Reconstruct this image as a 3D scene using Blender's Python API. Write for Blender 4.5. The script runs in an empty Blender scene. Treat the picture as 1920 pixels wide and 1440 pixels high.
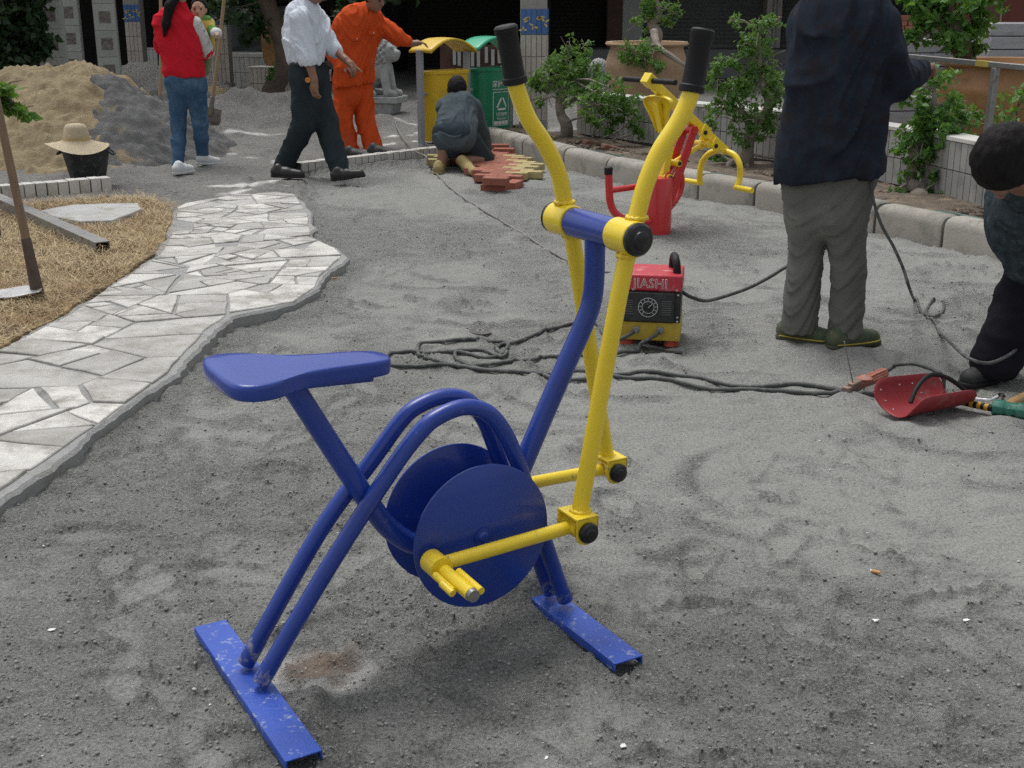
import bpy, bmesh, math, random
import numpy as np
from mathutils import Vector, Matrix

# ------------------------------------------------------------------ camera, sky, sun, exposure
SC = bpy.context.scene
COL = SC.collection
CAM_H, F_PX, HORIZON = 1.42, 2300.0, 4.0          # eye height, focal length and horizon row of a 1920 x 1440 frame
PITCH = math.atan((720 - HORIZON) / F_PX)
cd = bpy.data.cameras.new('camera'); cam = bpy.data.objects.new('camera', cd); COL.objects.link(cam)
cam.location = (0, 0, CAM_H); cam.rotation_euler = (math.pi / 2 - PITCH, 0, 0)
cd.sensor_fit = 'HORIZONTAL'; cd.sensor_width = 36; cd.lens = 36 * F_PX / 1920; cd.clip_start = 0.05; cd.clip_end = 600
SC.camera = cam
w = bpy.data.worlds.new('World'); SC.world = w; w.use_nodes = True
nt = w.node_tree; bg = nt.nodes['Background']
sky = nt.nodes.new('ShaderNodeTexSky'); sky.sky_type = 'NISHITA'; sky.sun_disc = False
SUN_EL, SUN_AZ = math.radians(70), math.radians(-35)
sky.sun_elevation = SUN_EL; sky.sun_rotation = SUN_AZ; sky.air_density = 1.0; sky.dust_density = 4.0; sky.ozone_density = 1.0
hs = nt.nodes.new('ShaderNodeHueSaturation'); hs.inputs['Saturation'].default_value = 0.22     # cloud veil greys the sky
nt.links.new(sky.outputs[0], hs.inputs['Color']); nt.links.new(hs.outputs[0], bg.inputs['Color'])
bg.inputs['Strength'].default_value = 0.15
sl = bpy.data.lights.new('sun', 'SUN'); so = bpy.data.objects.new('sun', sl); COL.objects.link(so)
sl.energy = 1.25; sl.angle = math.radians(24); sl.color = (1.0, 0.985, 0.96)
sd = Vector((math.sin(SUN_AZ) * math.cos(SUN_EL), math.cos(SUN_AZ) * math.cos(SUN_EL), math.sin(SUN_EL)))
so.rotation_euler = sd.to_track_quat('Z', 'Y').to_euler(); so.location = (0, 0, 12)
SC.view_settings.view_transform = 'Standard'; SC.view_settings.look = 'None'
SC.view_settings.exposure = 0.06; SC.view_settings.gamma = 1.0; SC.view_settings.use_curve_mapping = False
SC.cycles.max_bounces = 6; SC.cycles.diffuse_bounces = 3; SC.cycles.use_denoising = False

# ------------------------------------------------------------------ helpers
rnd = random.Random(7)
rng = np.random.default_rng(11)
_c, _s = math.cos(PITCH), math.sin(PITCH)
CU, CN = np.array([0, _s, _c]), np.array([0, _c, -_s])
def A(*p): return np.array(p, float)
def ray(x, y): return CN + A((x - 960) / F_PX, 0, 0) + CU * (720 - y) / F_PX
def G(x, y, z=0.0):
    "world point at height z seen at photo pixel x, y"
    d = ray(x, y); return A(0, 0, CAM_H) + d * ((z - CAM_H) / d[2])
def D(x, y, Y):
    "world point at distance Y seen at photo pixel x, y"
    d = ray(x, y); return A(0, 0, CAM_H) + d * (Y / d[1])
def unit(v):
    v = np.asarray(v, float); n = np.linalg.norm(v); return v / n if n > 1e-12 else v

def tag(o, label=None, cat=None, group=None, kind=None):
    if label: o['label'] = label
    if cat: o['category'] = cat
    if group: o['group'] = group
    if kind: o['kind'] = kind
    return o
OFF = {}
def thing(name, label, cat, loc=(0, 0, 0), group=None, kind=None):
    o = bpy.data.objects.new(name, None); COL.objects.link(o); o.location = [float(t) for t in loc]
    o.empty_display_size = 0.1; OFF[o] = A(*loc)
    return tag(o, label, cat, group, kind)
def link_mesh(name, me, mat, parent=None):
    o = bpy.data.objects.new(name, me); COL.objects.link(o)
    if mat: me.materials.append(mat)
    if parent is not None:
        o.parent = parent
    OFF[o] = OFF.get(parent, A(0, 0, 0)) if parent is not None else A(0, 0, 0)
    return o
def set_smooth(me, ang=38):
    me.polygons.foreach_set('use_smooth', np.ones(len(me.polygons), bool))
    if ang < 179: me.set_sharp_from_angle(angle=math.radians(ang))
class MB:
    "collects world-space verts and faces; build() links them as one mesh"
    def __init__(s): s.v = []; s.f = []
    def add(s, v, f):
        b = len(s.v); s.v += [tuple(map(float, p)) for p in v]; s.f += [tuple(i + b for i in q) for q in f]; return s
    def box(s, c, size, R=None, taper=1.0):
        hx, hy, hz = [t / 2 for t in size]; c = A(*c)
        P = [A(x * (taper if z > 0 else 1), y * (taper if z > 0 else 1), z) for z in (-hz, hz) for x, y in ((-hx, -hy), (hx, -hy), (hx, hy), (-hx, hy))]
        if R is not None: P = [R @ p for p in P]
        return s.add([c + p for p in P], [(3, 2, 1, 0), (4, 5, 6, 7), (0, 1, 5, 4), (1, 2, 6, 5), (2, 3, 7, 6), (3, 0, 4, 7)])
    def tube(s, pts, r, n=12, cap=True, flat=None):
        pts = [np.asarray(p, float) for p in pts]; m = len(pts)
        rs = [r] * m if np.isscalar(r) else list(r)
        T = [unit(pts[min(i + 1, m - 1)] - pts[max(i - 1, 0)]) for i in range(m)]
        up = A(0, 0, 1) if abs(T[0][2]) < 0.9 else A(1, 0, 0)
        nrm = unit(np.cross(T[0], up)); V = []
        for i in range(m):
            nrm = unit(nrm - T[i] * (nrm @ T[i])); bn = np.cross(T[i], nrm)
            for k in range(n):
                a = 2 * math.pi * k / n; V.append(pts[i] + rs[i] * (math.cos(a) * nrm + math.sin(a) * bn))
        Fc = [(i * n + k, i * n + (k + 1) % n, (i + 1) * n + (k + 1) % n, (i + 1) * n + k) for i in range(m - 1) for k in range(n)]
        if cap: Fc += [tuple(range(n))[::-1], tuple(range((m - 1) * n, m * n))]
        return s.add(V, Fc)
    def lathe(s, prof, c, axis=(0, 0, 1), n=24, close=False):
        axis = unit(axis); e1 = unit(np.cross(axis, A(0, 0, 1) if abs(axis[2]) < 0.9 else A(1, 0, 0))); e2 = np.cross(axis, e1); c = A(*c)
        V = [c + axis * z + r * (math.cos(2 * math.pi * k / n) * e1 + math.sin(2 * math.pi * k / n) * e2) for r, z in prof for k in range(n)]
        m = len(prof); Fc = [(i * n + k, i * n + (k + 1) % n, (i + 1) * n + (k + 1) % n, (i + 1) * n + k) for i in range(m - 1) for k in range(n)]
        ring = close or prof[0] == prof[-1]
        if close: Fc += [((m - 1) * n + k, (m - 1) * n + (k + 1) % n, (k + 1) % n, k) for k in range(n)]
        if prof[0][0] > 1e-4 and not ring: Fc.append(tuple(range(n))[::-1])
        if prof[-1][0] > 1e-4 and not ring: Fc.append(tuple(range((m - 1) * n, m * n)))
        return s.add(V, Fc)
    def prism(s, poly, o, ex, ey, ez, h0, h1):
        "polygon in the ex/ey plane through o, extruded along ez from h0 to h1"
        o, ex, ey, ez = [np.asarray(t, float) for t in (o, ex, ey, ez)]; n = len(poly)
        V = [o + ex * x + ey * y + ez * h for h in (h0, h1) for x, y in poly]
        return s.add(V, [tuple(range(n))[::-1], tuple(range(n, 2 * n))] + [(i, (i + 1) % n, (i + 1) % n + n, i + n) for i in range(n)])
    def build(s, name, mat, parent=None, ang=38, bevel=0, recalc=True, at=None):
        me = bpy.data.meshes.new(name); off = OFF[parent] if parent is not None else A(0, 0, 0)
        o0 = np.asarray(at if at is not None else off, float)
        V = np.array(s.v) - o0; me.from_pydata(V.tolist(), [], s.f); me.update()
        if recalc:
            bm = bmesh.new(); bm.from_mesh(me)
            bmesh.ops.remove_doubles(bm, verts=bm.verts, dist=1e-6)
            bmesh.ops.recalc_face_normals(bm, faces=bm.faces); bm.to_mesh(me); bm.free()
        set_smooth(me, ang)
        o = link_mesh(name, me, mat, parent)
        if at is not None: o.location = Vector(o0 - off); OFF[o] = o0
        if bevel:
            m = o.modifiers.new('bevel', 'BEVEL'); m.width = bevel; m.segments = 2; m.limit_method = 'ANGLE'; m.angle_limit = math.radians(40)
        return o
def smooth_path(pts, n=8, closed=False):
    "Catmull-Rom through the points"
    P = [np.asarray(p, float) for p in pts]; m = len(P); out = []
    for i in range(m - 1):
        p0, p1, p2, p3 = P[max(i - 1, 0)], P[i], P[i + 1], P[min(i + 2, m - 1)]
        for k in range(n):
            t = k / n
            out.append(0.5 * ((2 * p1) + (-p0 + p2) * t + (2 * p0 - 5 * p1 + 4 * p2 - p3) * t * t + (-p0 + 3 * p1 - 3 * p2 + p3) * t ** 3))
    out.append(P[-1]); return out
def frame3(x, z=(0, 0, 1)):
    "matrix whose columns are x, z cross x, z"
    x = unit(x); z = unit(np.asarray(z, float) - x * (np.asarray(z, float) @ x)); return np.array([x, np.cross(z, x), z]).T
def rotz(a): c, s_ = math.cos(a), math.sin(a); return np.array([[c, -s_, 0], [s_, c, 0], [0, 0, 1]])

# numpy noise
_perm = rng.permutation(65536).astype(np.int64)
def _h(ix, iy, iz, seed):
    return _perm[(_perm[(_perm[(ix + seed * 131) & 65535] + iy) & 65535] + iz) & 65535] / 65535.0
def vn2(x, y, seed=0):
    xi, yi = np.floor(x).astype(np.int64), np.floor(y).astype(np.int64); fx, fy = x - xi, y - yi
    u, v = fx * fx * (3 - 2 * fx), fy * fy * (3 - 2 * fy)
    a, b, c, d = _h(xi, yi, 0, seed), _h(xi + 1, yi, 0, seed), _h(xi, yi + 1, 0, seed), _h(xi + 1, yi + 1, 0, seed)
    return (a * (1 - u) + b * u) * (1 - v) + (c * (1 - u) + d * u) * v
def fb2(x, y, seed=0, oc=4):
    t = 0; a = 0.5
    for k in range(oc): t = t + a * vn2(x * 2 ** k, y * 2 ** k, seed + k); a *= 0.5
    return t / (1 - 0.5 ** oc)
def vn3(p, seed=0):
    i = np.floor(p).astype(np.int64); f = p - i; u = f * f * (3 - 2 * f); r = 0
    for dx in (0, 1):
        for dy in (0, 1):
            for dz in (0, 1):
                wgt = (u[..., 0] if dx else 1 - u[..., 0]) * (u[..., 1] if dy else 1 - u[..., 1]) * (u[..., 2] if dz else 1 - u[..., 2])
                r = r + wgt * _h(i[..., 0] + dx, i[..., 1] + dy, i[..., 2] + dz, seed)
    return r
def in_poly(x, y, poly):
    r = np.zeros(x.shape, bool); n = len(poly)
    for i in range(n):
        x0, y0 = poly[i]; x1, y1 = poly[(i + 1) % n]
        if y0 == y1: continue
        r ^= ((y0 > y) != (y1 > y)) & (x < (x1 - x0) * (y - y0) / (y1 - y0) + x0)
    return r

# ------------------------------------------------------------------ materials
MATS = {}
def mat(name, col, rough=0.6, var=0.12, scale=6.0, bump=0.0, bscale=60.0, metal=0.0, coat=0.0, dirt=None, dscale=9.0, damt=0.5, stretch=None, rand=0.0, spec=0.5, sheen=0.0, trans=0.0):
    "principled paint/stone/cloth: base colour with noise, optional second dirt colour in patches, fine bump"
    if name in MATS: return MATS[name]
    m = bpy.data.materials.new(name); m.use_nodes = True; N = m.node_tree.nodes; L = m.node_tree.links; b = N['Principled BSDF']
    b.inputs['Roughness'].default_value = rough; b.inputs['Metallic'].default_value = metal; b.inputs['Coat Weight'].default_value = coat
    b.inputs['Coat Roughness'].default_value = 0.12; b.inputs['Specular IOR Level'].default_value = spec; b.inputs['Sheen Weight'].default_value = sheen
    if trans: b.inputs['Transmission Weight'].default_value = trans
    tc = N.new('ShaderNodeTexCoord'); mp = N.new('ShaderNodeMapping'); L.new(tc.outputs['Object'], mp.inputs[0])
    if stretch: mp.inputs['Scale'].default_value = stretch
    if rand:
        o0_ = N.new('ShaderNodeObjectInfo'); vm = N.new('ShaderNodeVectorMath'); vm.operation = 'SCALE'; vm.inputs[0].default_value = (37, 53, 71); L.new(o0_.outputs['Random'], vm.inputs['Scale']); L.new(vm.outputs[0], mp.inputs['Location'])
    def noise(sc_, det=4, ro=0.6):
        n = N.new('ShaderNodeTexNoise'); n.inputs['Scale'].default_value = sc_; n.inputs['Detail'].default_value = det; n.inputs['Roughness'].default_value = ro
        L.new(mp.outputs[0], n.inputs['Vector']); return n
    def ramp(src, lo, hi):
        r = N.new('ShaderNodeMapRange'); r.inputs[1].default_value = lo; r.inputs[2].default_value = hi; L.new(src, r.inputs[0]); return r.outputs[0]
    def mix(fac, a, c, mode='MIX'):
        x = N.new('ShaderNodeMix'); x.data_type = 'RGBA'; x.blend_type = mode
        if isinstance(fac, float): x.inputs['Factor'].default_value = fac
        else: L.new(fac, x.inputs['Factor'])
        for k, t in (('A', a), ('B', c)):
            s_ = [i for i in x.inputs if i.name == k and i.type == 'RGBA'][0]
            if isinstance(t, tuple): s_.default_value = (*t[:3], 1)
            else: L.new(t, s_)
        return [o for o in x.outputs if o.type == 'RGBA'][0]
    c = tuple(col)
    n1 = noise(scale)
    out = mix(ramp(n1.outputs[0], 0.3, 0.7), tuple(t * (1 - var) for t in c), tuple(min(1, t * (1 + var)) for t in c))
    if rand:
        oi = N.new('ShaderNodeObjectInfo'); rr = N.new('ShaderNodeMapRange'); rr.inputs[3].default_value = 1 - rand; rr.inputs[4].default_value = 1 + rand * 0.5
        L.new(oi.outputs['Random'], rr.inputs[0]); cc = N.new('ShaderNodeCombineColor')
        for k in range(3): L.new(rr.outputs[0], cc.inputs[k])
        out = mix(1.0, out, cc.outputs[0], 'MULTIPLY')
    if dirt:
        n2 = noise(dscale, 6, 0.7); f = ramp(n2.outputs[0], 0.62 - 0.25 * damt, 0.72 - 0.1 * damt)
        out = mix(f, out, tuple(dirt))
        rm = N.new('ShaderNodeMapRange'); rm.inputs[3].default_value = rough; rm.inputs[4].default_value = max(rough, 0.85); L.new(f, rm.inputs[0]); L.new(rm.outputs[0], b.inputs['Roughness'])
    L.new(out, b.inputs['Base Color'])
    if bump:
        n3 = noise(bscale, 5, 0.65); bu = N.new('ShaderNodeBump'); bu.inputs['Strength'].default_value = bump; bu.inputs['Distance'].default_value = 0.01
        L.new(n3.outputs[0], bu.inputs['Height']); L.new(bu.outputs[0], b.inputs['Normal'])
    MATS[name] = m; return m
M = {}
M['blue'] = mat('blue enamel paint', (0.012, 0.046, 0.30), 0.33, 0.12, 4, 0.10, 45, coat=0.2, dirt=(0.15, 0.19, 0.36), dscale=70, damt=-0.12)
M['bluebar'] = mat('scuffed dusty blue paint', (0.020, 0.075, 0.42), 0.45, 0.15, 9, 0.15, 60, dirt=(0.36, 0.40, 0.48), dscale=40, damt=0.20, stretch=(1, 1, 1), coat=0.1)
M['bluefoot'] = mat('blue paint with dried mud', (0.012, 0.046, 0.30), 0.35, 0.10, 7, 0.10, 60, dirt=(0.36, 0.35, 0.31), dscale=34, damt=0.42)
M['yellow'] = mat('yellow enamel paint', (0.88, 0.65, 0.028), 0.32, 0.05, 5, 0.04, 40, coat=0.25)
M['yellowworn'] = mat('chipped yellow paint', (0.86, 0.63, 0.028), 0.36, 0.06, 6, 0.06, 50, coat=0.2, dirt=(0.22, 0.19, 0.12), dscale=34, damt=0.12)
M['red'] = mat('red enamel paint', (0.58, 0.022, 0.024), 0.34, 0.08, 5, 0.05, 40, coat=0.3, dirt=(0.40, 0.10, 0.09), dscale=18, damt=0.15)
M['rubber'] = mat('black rubber', (0.012, 0.012, 0.013), 0.55, 0.2, 20, 0.15, 220, spec=0.3)
M['plastic'] = mat('black glossy plastic cap', (0.010, 0.010, 0.011), 0.30, 0.1, 20)
M['steel'] = mat('grey steel', (0.28, 0.28, 0.27), 0.45, 0.2, 14, 0.05, 60, metal=0.6, dirt=(0.16, 0.13, 0.10), dscale=14, damt=0.35)
M['chrome'] = mat('bright chrome', (0.72, 0.72, 0.74), 0.18, 0.05, 10, metal=1.0)
M['cable'] = mat('black cable rubber', (0.065, 0.070, 0.068), 0.6, 0.3, 30, dirt=(0.20, 0.20, 0.185), dscale=28, damt=0.35)
M['cablegrey'] = mat('dusty grey cable', (0.21, 0.20, 0.19), 0.7, 0.2, 20)
M['skin'] = mat('skin', (0.36, 0.19, 0.125), 0.5, 0.08, 8, 0.05, 60)
M['skintan'] = mat('tanned skin', (0.27, 0.14, 0.09), 0.5, 0.08, 8, 0.05, 60)
M['hair'] = mat('black hair', (0.016, 0.014, 0.014), 0.6, 0.3, 50, 0.5, 130, stretch=(1, 1, 0.3), spec=0.1)
M['lip'] = mat('lips', (0.33, 0.12, 0.10), 0.5, 0.05)
M['eye'] = mat('dark eye', (0.012, 0.010, 0.010), 0.25, 0.05)
# ------------------------------------------------------------------ ground
UP = 0.062                                           # level of the yard and path above the sandy pit
EDGE = [G(*p, UP)[:2] for p in [(-260, 1130), (0, 938), (100, 872), (232, 778), (330, 703), (398, 625), (440, 592), (560, 570), (602, 545), (612, 522), (650, 486), (640, 470), (592, 447), (586, 405), (560, 366), (572, 348), (566, 318), (700, 304), (836, 291), (905, 262)]]
P_R = [(-260, 1130), (0, 938), (100, 872), (232, 778), (330, 703), (398, 625), (440, 592), (500, 582), (560, 570), (602, 545), (612, 522), (652, 484), (638, 468), (592, 447), (586, 405), (560, 366)]
P_L = [(520, 362), (430, 368), (340, 384), (324, 392), (318, 430), (290, 482), (200, 540), (120, 592), (60, 625), (0, 655), (-300, 790)]
PATH = [G(*p, UP)[:2] for p in P_R + P_L]
LAWN = [G(*p, UP)[:2] for p in [(-300, 790), (0, 652), (60, 622), (120, 589), (200, 537), (290, 478), (316, 430), (320, 392), (285, 374), (212, 372), (-40, 392), (-500, 430)]]
UPPER = [tuple(p) for p in EDGE] + [(-0.2, 14.5), (4, 16), (60, 30), (60, 90), (-60, 90), (-60, 1.6), (-3, 1.6)]
HEAPS = [(G(470, 226), 0.36, 0.8, 0.5), (G(585, 212), 0.30, 0.6, 0.4), (G(425, 240), 0.22, 0.5, 0.35), (G(530, 245), 0.15, 0.5, 0.3), (G(300, 190), 0.42, 0.9, 0.7), (G(235, 195), 0.3, 1.2, 0.7), (G(690, 245), 0.12, 0.6, 0.4), (G(400, 262), 0.10, 0.5, 0.35)]
xs = np.concatenate([-np.geomspace(250, 6.1, 40), np.arange(-6.0, -3.0, 0.035), np.arange(-3.0, 3.3, 0.0125), np.arange(3.3, 6.0, 0.035), np.geomspace(6.1, 250, 40)])
ys = [0.6]
while ys[-1] < 15.5: ys.append(ys[-1] + max(0.0085, 0.0042 * ys[-1]))
ys = np.concatenate([[-40, -10, -3, -1, 0, 0.3], np.array(ys), np.geomspace(15.8, 300, 50)])
GX, GY = np.meshgrid(xs, ys)
upm = in_poly(GX, GY, UPPER).astype(float)
loose = np.clip((fb2(GX * 1.7, GY * 1.25, 3, 5) - 0.47) * 3.2 + 0.27 + 0.20 * np.exp(-((GX + 0.35) / 1.1) ** 2 - ((GY - 2.3) / 0.75) ** 2) + 0.9 * (fb2(GX * 9, GY * 9, 13, 3) - 0.5), 0, 1)
GZ = 0.016 * (fb2(GX * 1.1, GY * 1.1, 20, 3) - 0.5) + 0.044 * (fb2(GX * 3.4, GY * 5.2, 30, 4) - 0.5) + 0.028 * (np.abs(fb2(GX * 5.5, GY * 9, 33, 3) - 0.5) * 2 - 0.25) + 0.008 * (fb2(GX * 20, GY * 24, 36, 3) - 0.5)
GZ += loose * 0.011 * (fb2(GX * 34, GY * 34, 40, 3) - 0.4)
# trodden prints: flat soles pressed in, with crumbs pushed up on one side
prints = [(G(1170, 1370), 1.65, 0.27), (G(1150, 1250), 1.3, 0.26), (G(1720, 1330), 0.7, 0.28), (G(190, 1260), 1.2, 0.27), (G(1490, 1150), 2.4, 0.28), (G(1330, 1070), 2.2, 0.28)]
for k in range(330):
    yy = 1.7 + 10.0 * rnd.random() ** 1.5; prints.append((A(rnd.uniform(-0.42, 0.42) * yy + 0.15, yy, 0), rnd.gauss(1.9, 0.8), rnd.uniform(0.22, 0.30)))
for c, a, ln in prints:
    i0, i1 = np.searchsorted(ys, c[1] - 0.3), np.searchsorted(ys, c[1] + 0.3); j0, j1 = np.searchsorted(xs, c[0] - 0.3), np.searchsorted(xs, c[0] + 0.3)
    if i1 - i0 < 2 or j1 - j0 < 2: continue
    dx, dy = GX[i0:i1, j0:j1] - c[0], GY[i0:i1, j0:j1] - c[1]
    u, v = dx * math.cos(a) + dy * math.sin(a), -dx * math.sin(a) + dy * math.cos(a)
    wd = 0.047 * (1 + 0.25 * np.sin(u / ln * 5)); d = np.sqrt((u / (ln / 2)) ** 2 + (v / wd) ** 2)
    d = d + 0.25 * (fb2(dx * 22 + k, dy * 22, 60, 2) - 0.5)
    ins = np.clip((1.0 - d) * 6, 0, 1); rim = np.exp(-((d - 1.14) / 0.13) ** 2) * (0.35 + 0.65 * (np.sin(np.arctan2(v, u) + a * 3) > 0))
    amt = rnd.uniform(0.3, 0.9); ins = ins * amt; rim = rim * (0.4 + 0.6 * amt)
    GZ[i0:i1, j0:j1] = GZ[i0:i1, j0:j1] * (1 - 0.75 * ins) - 0.012 * ins + 0.014 * rim + 0.0016 * ins * np.sin(u * 300)
    loose[i0:i1, j0:j1] = np.clip(loose[i0:i1, j0:j1] * (1 - 0.6 * ins) + 0.5 * rim, 0, 1)
for k in range(170):                                 # scuffed ridges of loose sand
    yy = 1.8 + 8.5 * rnd.random() ** 1.3; c = (rnd.uniform(-0.42, 0.45) * yy + 0.2, yy); a = rnd.gauss(2.7, 0.5); ln = rnd.uniform(0.08, 0.32)
    i0, i1 = np.searchsorted(ys, c[1] - 0.35), np.searchsorted(ys, c[1] + 0.35); j0, j1 = np.searchsorted(xs, c[0] - 0.35), np.searchsorted(xs, c[0] + 0.35)
    dx, dy = GX[i0:i1, j0:j1] - c[0], GY[i0:i1, j0:j1] - c[1]
    u, v = dx * math.cos(a) + dy * math.sin(a), -dx * math.sin(a) + dy * math.cos(a); v = v + 0.35 * u * u / ln
    e = np.exp(-(u / ln) ** 4); t = v / 0.022
    GZ[i0:i1, j0:j1] += e * (0.012 * np.exp(-t * t) - 0.010 * np.exp(-(t + 1.6) ** 2)) * (0.5 + fb2(dx * 40 + k, dy * 40, 61, 2))
    loose[i0:i1, j0:j1] = np.clip(loose[i0:i1, j0:j1] + 0.8 * e * np.exp(-(t / 1.7) ** 2), 0, 1)
damp = np.clip(1 - np.abs(GX) / 40, 0, 1)
GZ = GZ * damp
BIKE_O = A(-0.221, 2.496, 0); BU = A(math.cos(math.radians(30)), 0.5, 0); BV = A(-0.5, math.cos(math.radians(30)), 0)
def BK(u, v, z): return BIKE_O + BU * u + BV * v + A(0, 0, z)
for (u, v, hgt, r) in [(0.375, 0.22, 0.075, 0.10), (0.385, 0.10, 0.045, 0.09), (0.37, 0.32, 0.06, 0.12), (0.10, 0.02, -0.03, 0.17), (0.10, -0.02, 0.020, 0.34), (-0.42, 0.16, 0.016, 0.12), (-0.34, -0.1, 0.02, 0.1)]:
    c = BK(u, v, 0); d2 = ((GX - c[0]) ** 2 + (GY - c[1]) ** 2) / r ** 2; e = np.exp(-d2); GZ += hgt * e; loose = np.clip(loose + 0.9 * e, 0, 1)
ru, rv = (GX - BIKE_O[0]) * BU[0] + (GY - BIKE_O[1]) * BU[1], (GX - BIKE_O[0]) * BV[0] + (GY - BIKE_O[1]) * BV[1]
for u0, v0_, v1_, zz in ((-0.383, -0.33, 0.33, 0.016), (0.376, -0.34, 0.07, 0.010)):
    w_ = np.clip(1.6 - np.abs(ru - u0) / 0.045, 0, 1) * np.clip((rv - v0_) / 0.03, 0, 1) * np.clip((v1_ - rv) / 0.03, 0, 1); GZ = GZ * (1 - w_) + np.minimum(GZ, zz) * w_
for c, h_, rx, ry in HEAPS:
    e = np.exp(-((GX - c[0]) / rx) ** 2 - ((GY - c[1]) / ry) ** 2); GZ += h_ * e * (0.55 + 0.9 * fb2(GX * 3.5, GY * 3.5, 70, 4)); loose = np.clip(loose + e, 0, 1)
# loose crumbs thrown up along the path's edge
ex = np.array(EDGE)
md = np.full(GX.shape, 9.0)
i1 = np.searchsorted(ys, 13.5)
for a, b in zip(ex[:-1], ex[1:]):
    ab = b - a; t = np.clip(((GX[:i1] - a[0]) * ab[0] + (GY[:i1] - a[1]) * ab[1]) / (ab @ ab), 0, 1)
    md[:i1] = np.minimum(md[:i1], np.hypot(GX[:i1] - a[0] - t * ab[0], GY[:i1] - a[1] - t * ab[1]))
near = np.exp(-(md / 0.10) ** 2) * (1 - upm); loose = np.clip(loose + near * 0.9, 0, 1); GZ += near * 0.05 * fb2(GX * 6, GY * 6, 80, 4)
GZ = GZ + (UP - 0.02) * upm
GZ += upm * np.clip((GY - 9) / 3, 0, 1) * np.exp(-(GX / 30) ** 2) * (0.05 * (fb2(GX * 1.6, GY * 1.6, 110, 4) - 0.5) + 0.030 * (fb2(GX * 7, GY * 7, 112, 3) - 0.45))
under = in_poly(GX, GY, PATH) | in_poly(GX, GY, LAWN); GZ[under] = np.minimum(GZ[under], 0.03)
# lime lines and stains: R loose sand, G lime, B brown
lime = np.zeros(GX.shape); brown = np.zeros(GX.shape)
def streak(p, q, wd, amt=1.0):
    global lime
    a, b = G(*p, UP)[:2], G(*q, UP)[:2]; ab = b - a
    t = np.clip(((GX - a[0]) * ab[0] + (GY - a[1]) * ab[1]) / (ab @ ab), 0, 1)
    d = np.hypot(GX - a[0] - t * ab[0], GY - a[1] - t * ab[1])
    lime = np.maximum(lime, amt * np.exp(-(d / wd) ** 2) * np.clip((fb2(GX * 9, GY * 6, 90, 3) - 0.38) * 4, 0, 1))
for p, q, wd in [((405, 277), (520, 300), 0.05), ((735, 232), (795, 240), 0.06), ((730, 255), (795, 245), 0.05), ((715, 272), (795, 262), 0.06), ((650, 275), (690, 280), 0.05), ((430, 255), (560, 250), 0.06), ((400, 345), (520, 338), 0.05), ((500, 352), (548, 346), 0.06), ((420, 360), (470, 350), 0.05)]: streak(p, q, wd)
c = G(600, 1252); d = np.hypot((GX - c[0]) / 0.10, (GY - c[1]) / 0.10) + 0.35 * (fb2(GX * 18, GY * 18, 95, 3) - 0.5)
c2 = G(572, 1272); dl = np.hypot((GX - c2[0]) / 0.17, (GY - c2[1]) / 0.15) + 0.5 * (fb2(GX * 14, GY * 14, 97, 3) - 0.5)
brown = np.clip((1.0 - d) * 2.2, 0, 1); lime = np.maximum(lime, 0.75 * np.clip((1.0 - dl) * 3.0, 0, 1) * (1 - brown))
GZ -= 0.018 * np.exp(-np.hypot((GX - c[0]) / 0.11, (GY - c[1]) / 0.11) ** 2)
def ground_z(x, y):
    i = min(max(np.searchsorted(ys, y), 1), len(ys) - 1); j = min(max(np.searchsorted(xs, x), 1), len(xs) - 1)
    return float(GZ[i, j])
ny, nx = GX.shape
me = bpy.data.meshes.new('ground')
me.vertices.add(nx * ny); me.vertices.foreach_set('co', np.stack([GX, GY, GZ], -1).astype(np.float32).ravel())
idx = np.arange(nx * ny).reshape(ny, nx); q = np.stack([idx[:-1, :-1], idx[:-1, 1:], idx[1:, 1:], idx[1:, :-1]], -1).reshape(-1, 4)
me.loops.add(q.size); me.loops.foreach_set('vertex_index', q.ravel().astype(np.int32)); me.polygons.add(len(q))
me.polygons.foreach_set('loop_start', np.arange(0, q.size, 4, dtype=np.int32)); me.update(calc_edges=True)
me.polygons.foreach_set('use_smooth', np.ones(len(q), bool))
ca = me.color_attributes.new('wear', 'FLOAT_COLOR', 'POINT')
ca.data.foreach_set('color', np.stack([loose, lime, brown, upm], -1).astype(np.float32).ravel())
m = bpy.data.materials.new('grey building sand'); m.use_nodes = True; N = m.node_tree.nodes; L = m.node_tree.links; b = N['Principled BSDF']
b.inputs['Roughness'].default_value = 0.95; b.inputs['Specular IOR Level'].default_value = 0.2
at = N.new('ShaderNodeAttribute'); at.attribute_name = 'wear'; se = N.new('ShaderNodeSeparateColor'); L.new(at.outputs['Color'], se.inputs[0])
geo = N.new('ShaderNodeNewGeometry')
def nz(sc_, det, ro=0.65, kind='ShaderNodeTexNoise'):
    n = N.new(kind); n.inputs['Scale'].default_value = sc_
    if kind == 'ShaderNodeTexNoise': n.inputs['Detail'].default_value = det; n.inputs['Roughness'].default_value = ro
    L.new(geo.outputs['Position'], n.inputs['Vector']); return n
def cr(src, stops):
    r = N.new('ShaderNodeValToRGB'); L.new(src, r.inputs[0]); e = r.color_ramp.elements
    e[0].position, e[0].color = stops[0][0], (*stops[0][1], 1); e[1].position, e[1].color = stops[-1][0], (*stops[-1][1], 1)
    for p, c_ in stops[1:-1]:
        t = e.new(p); t.color = (*c_, 1)
    return r.outputs[0]
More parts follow.
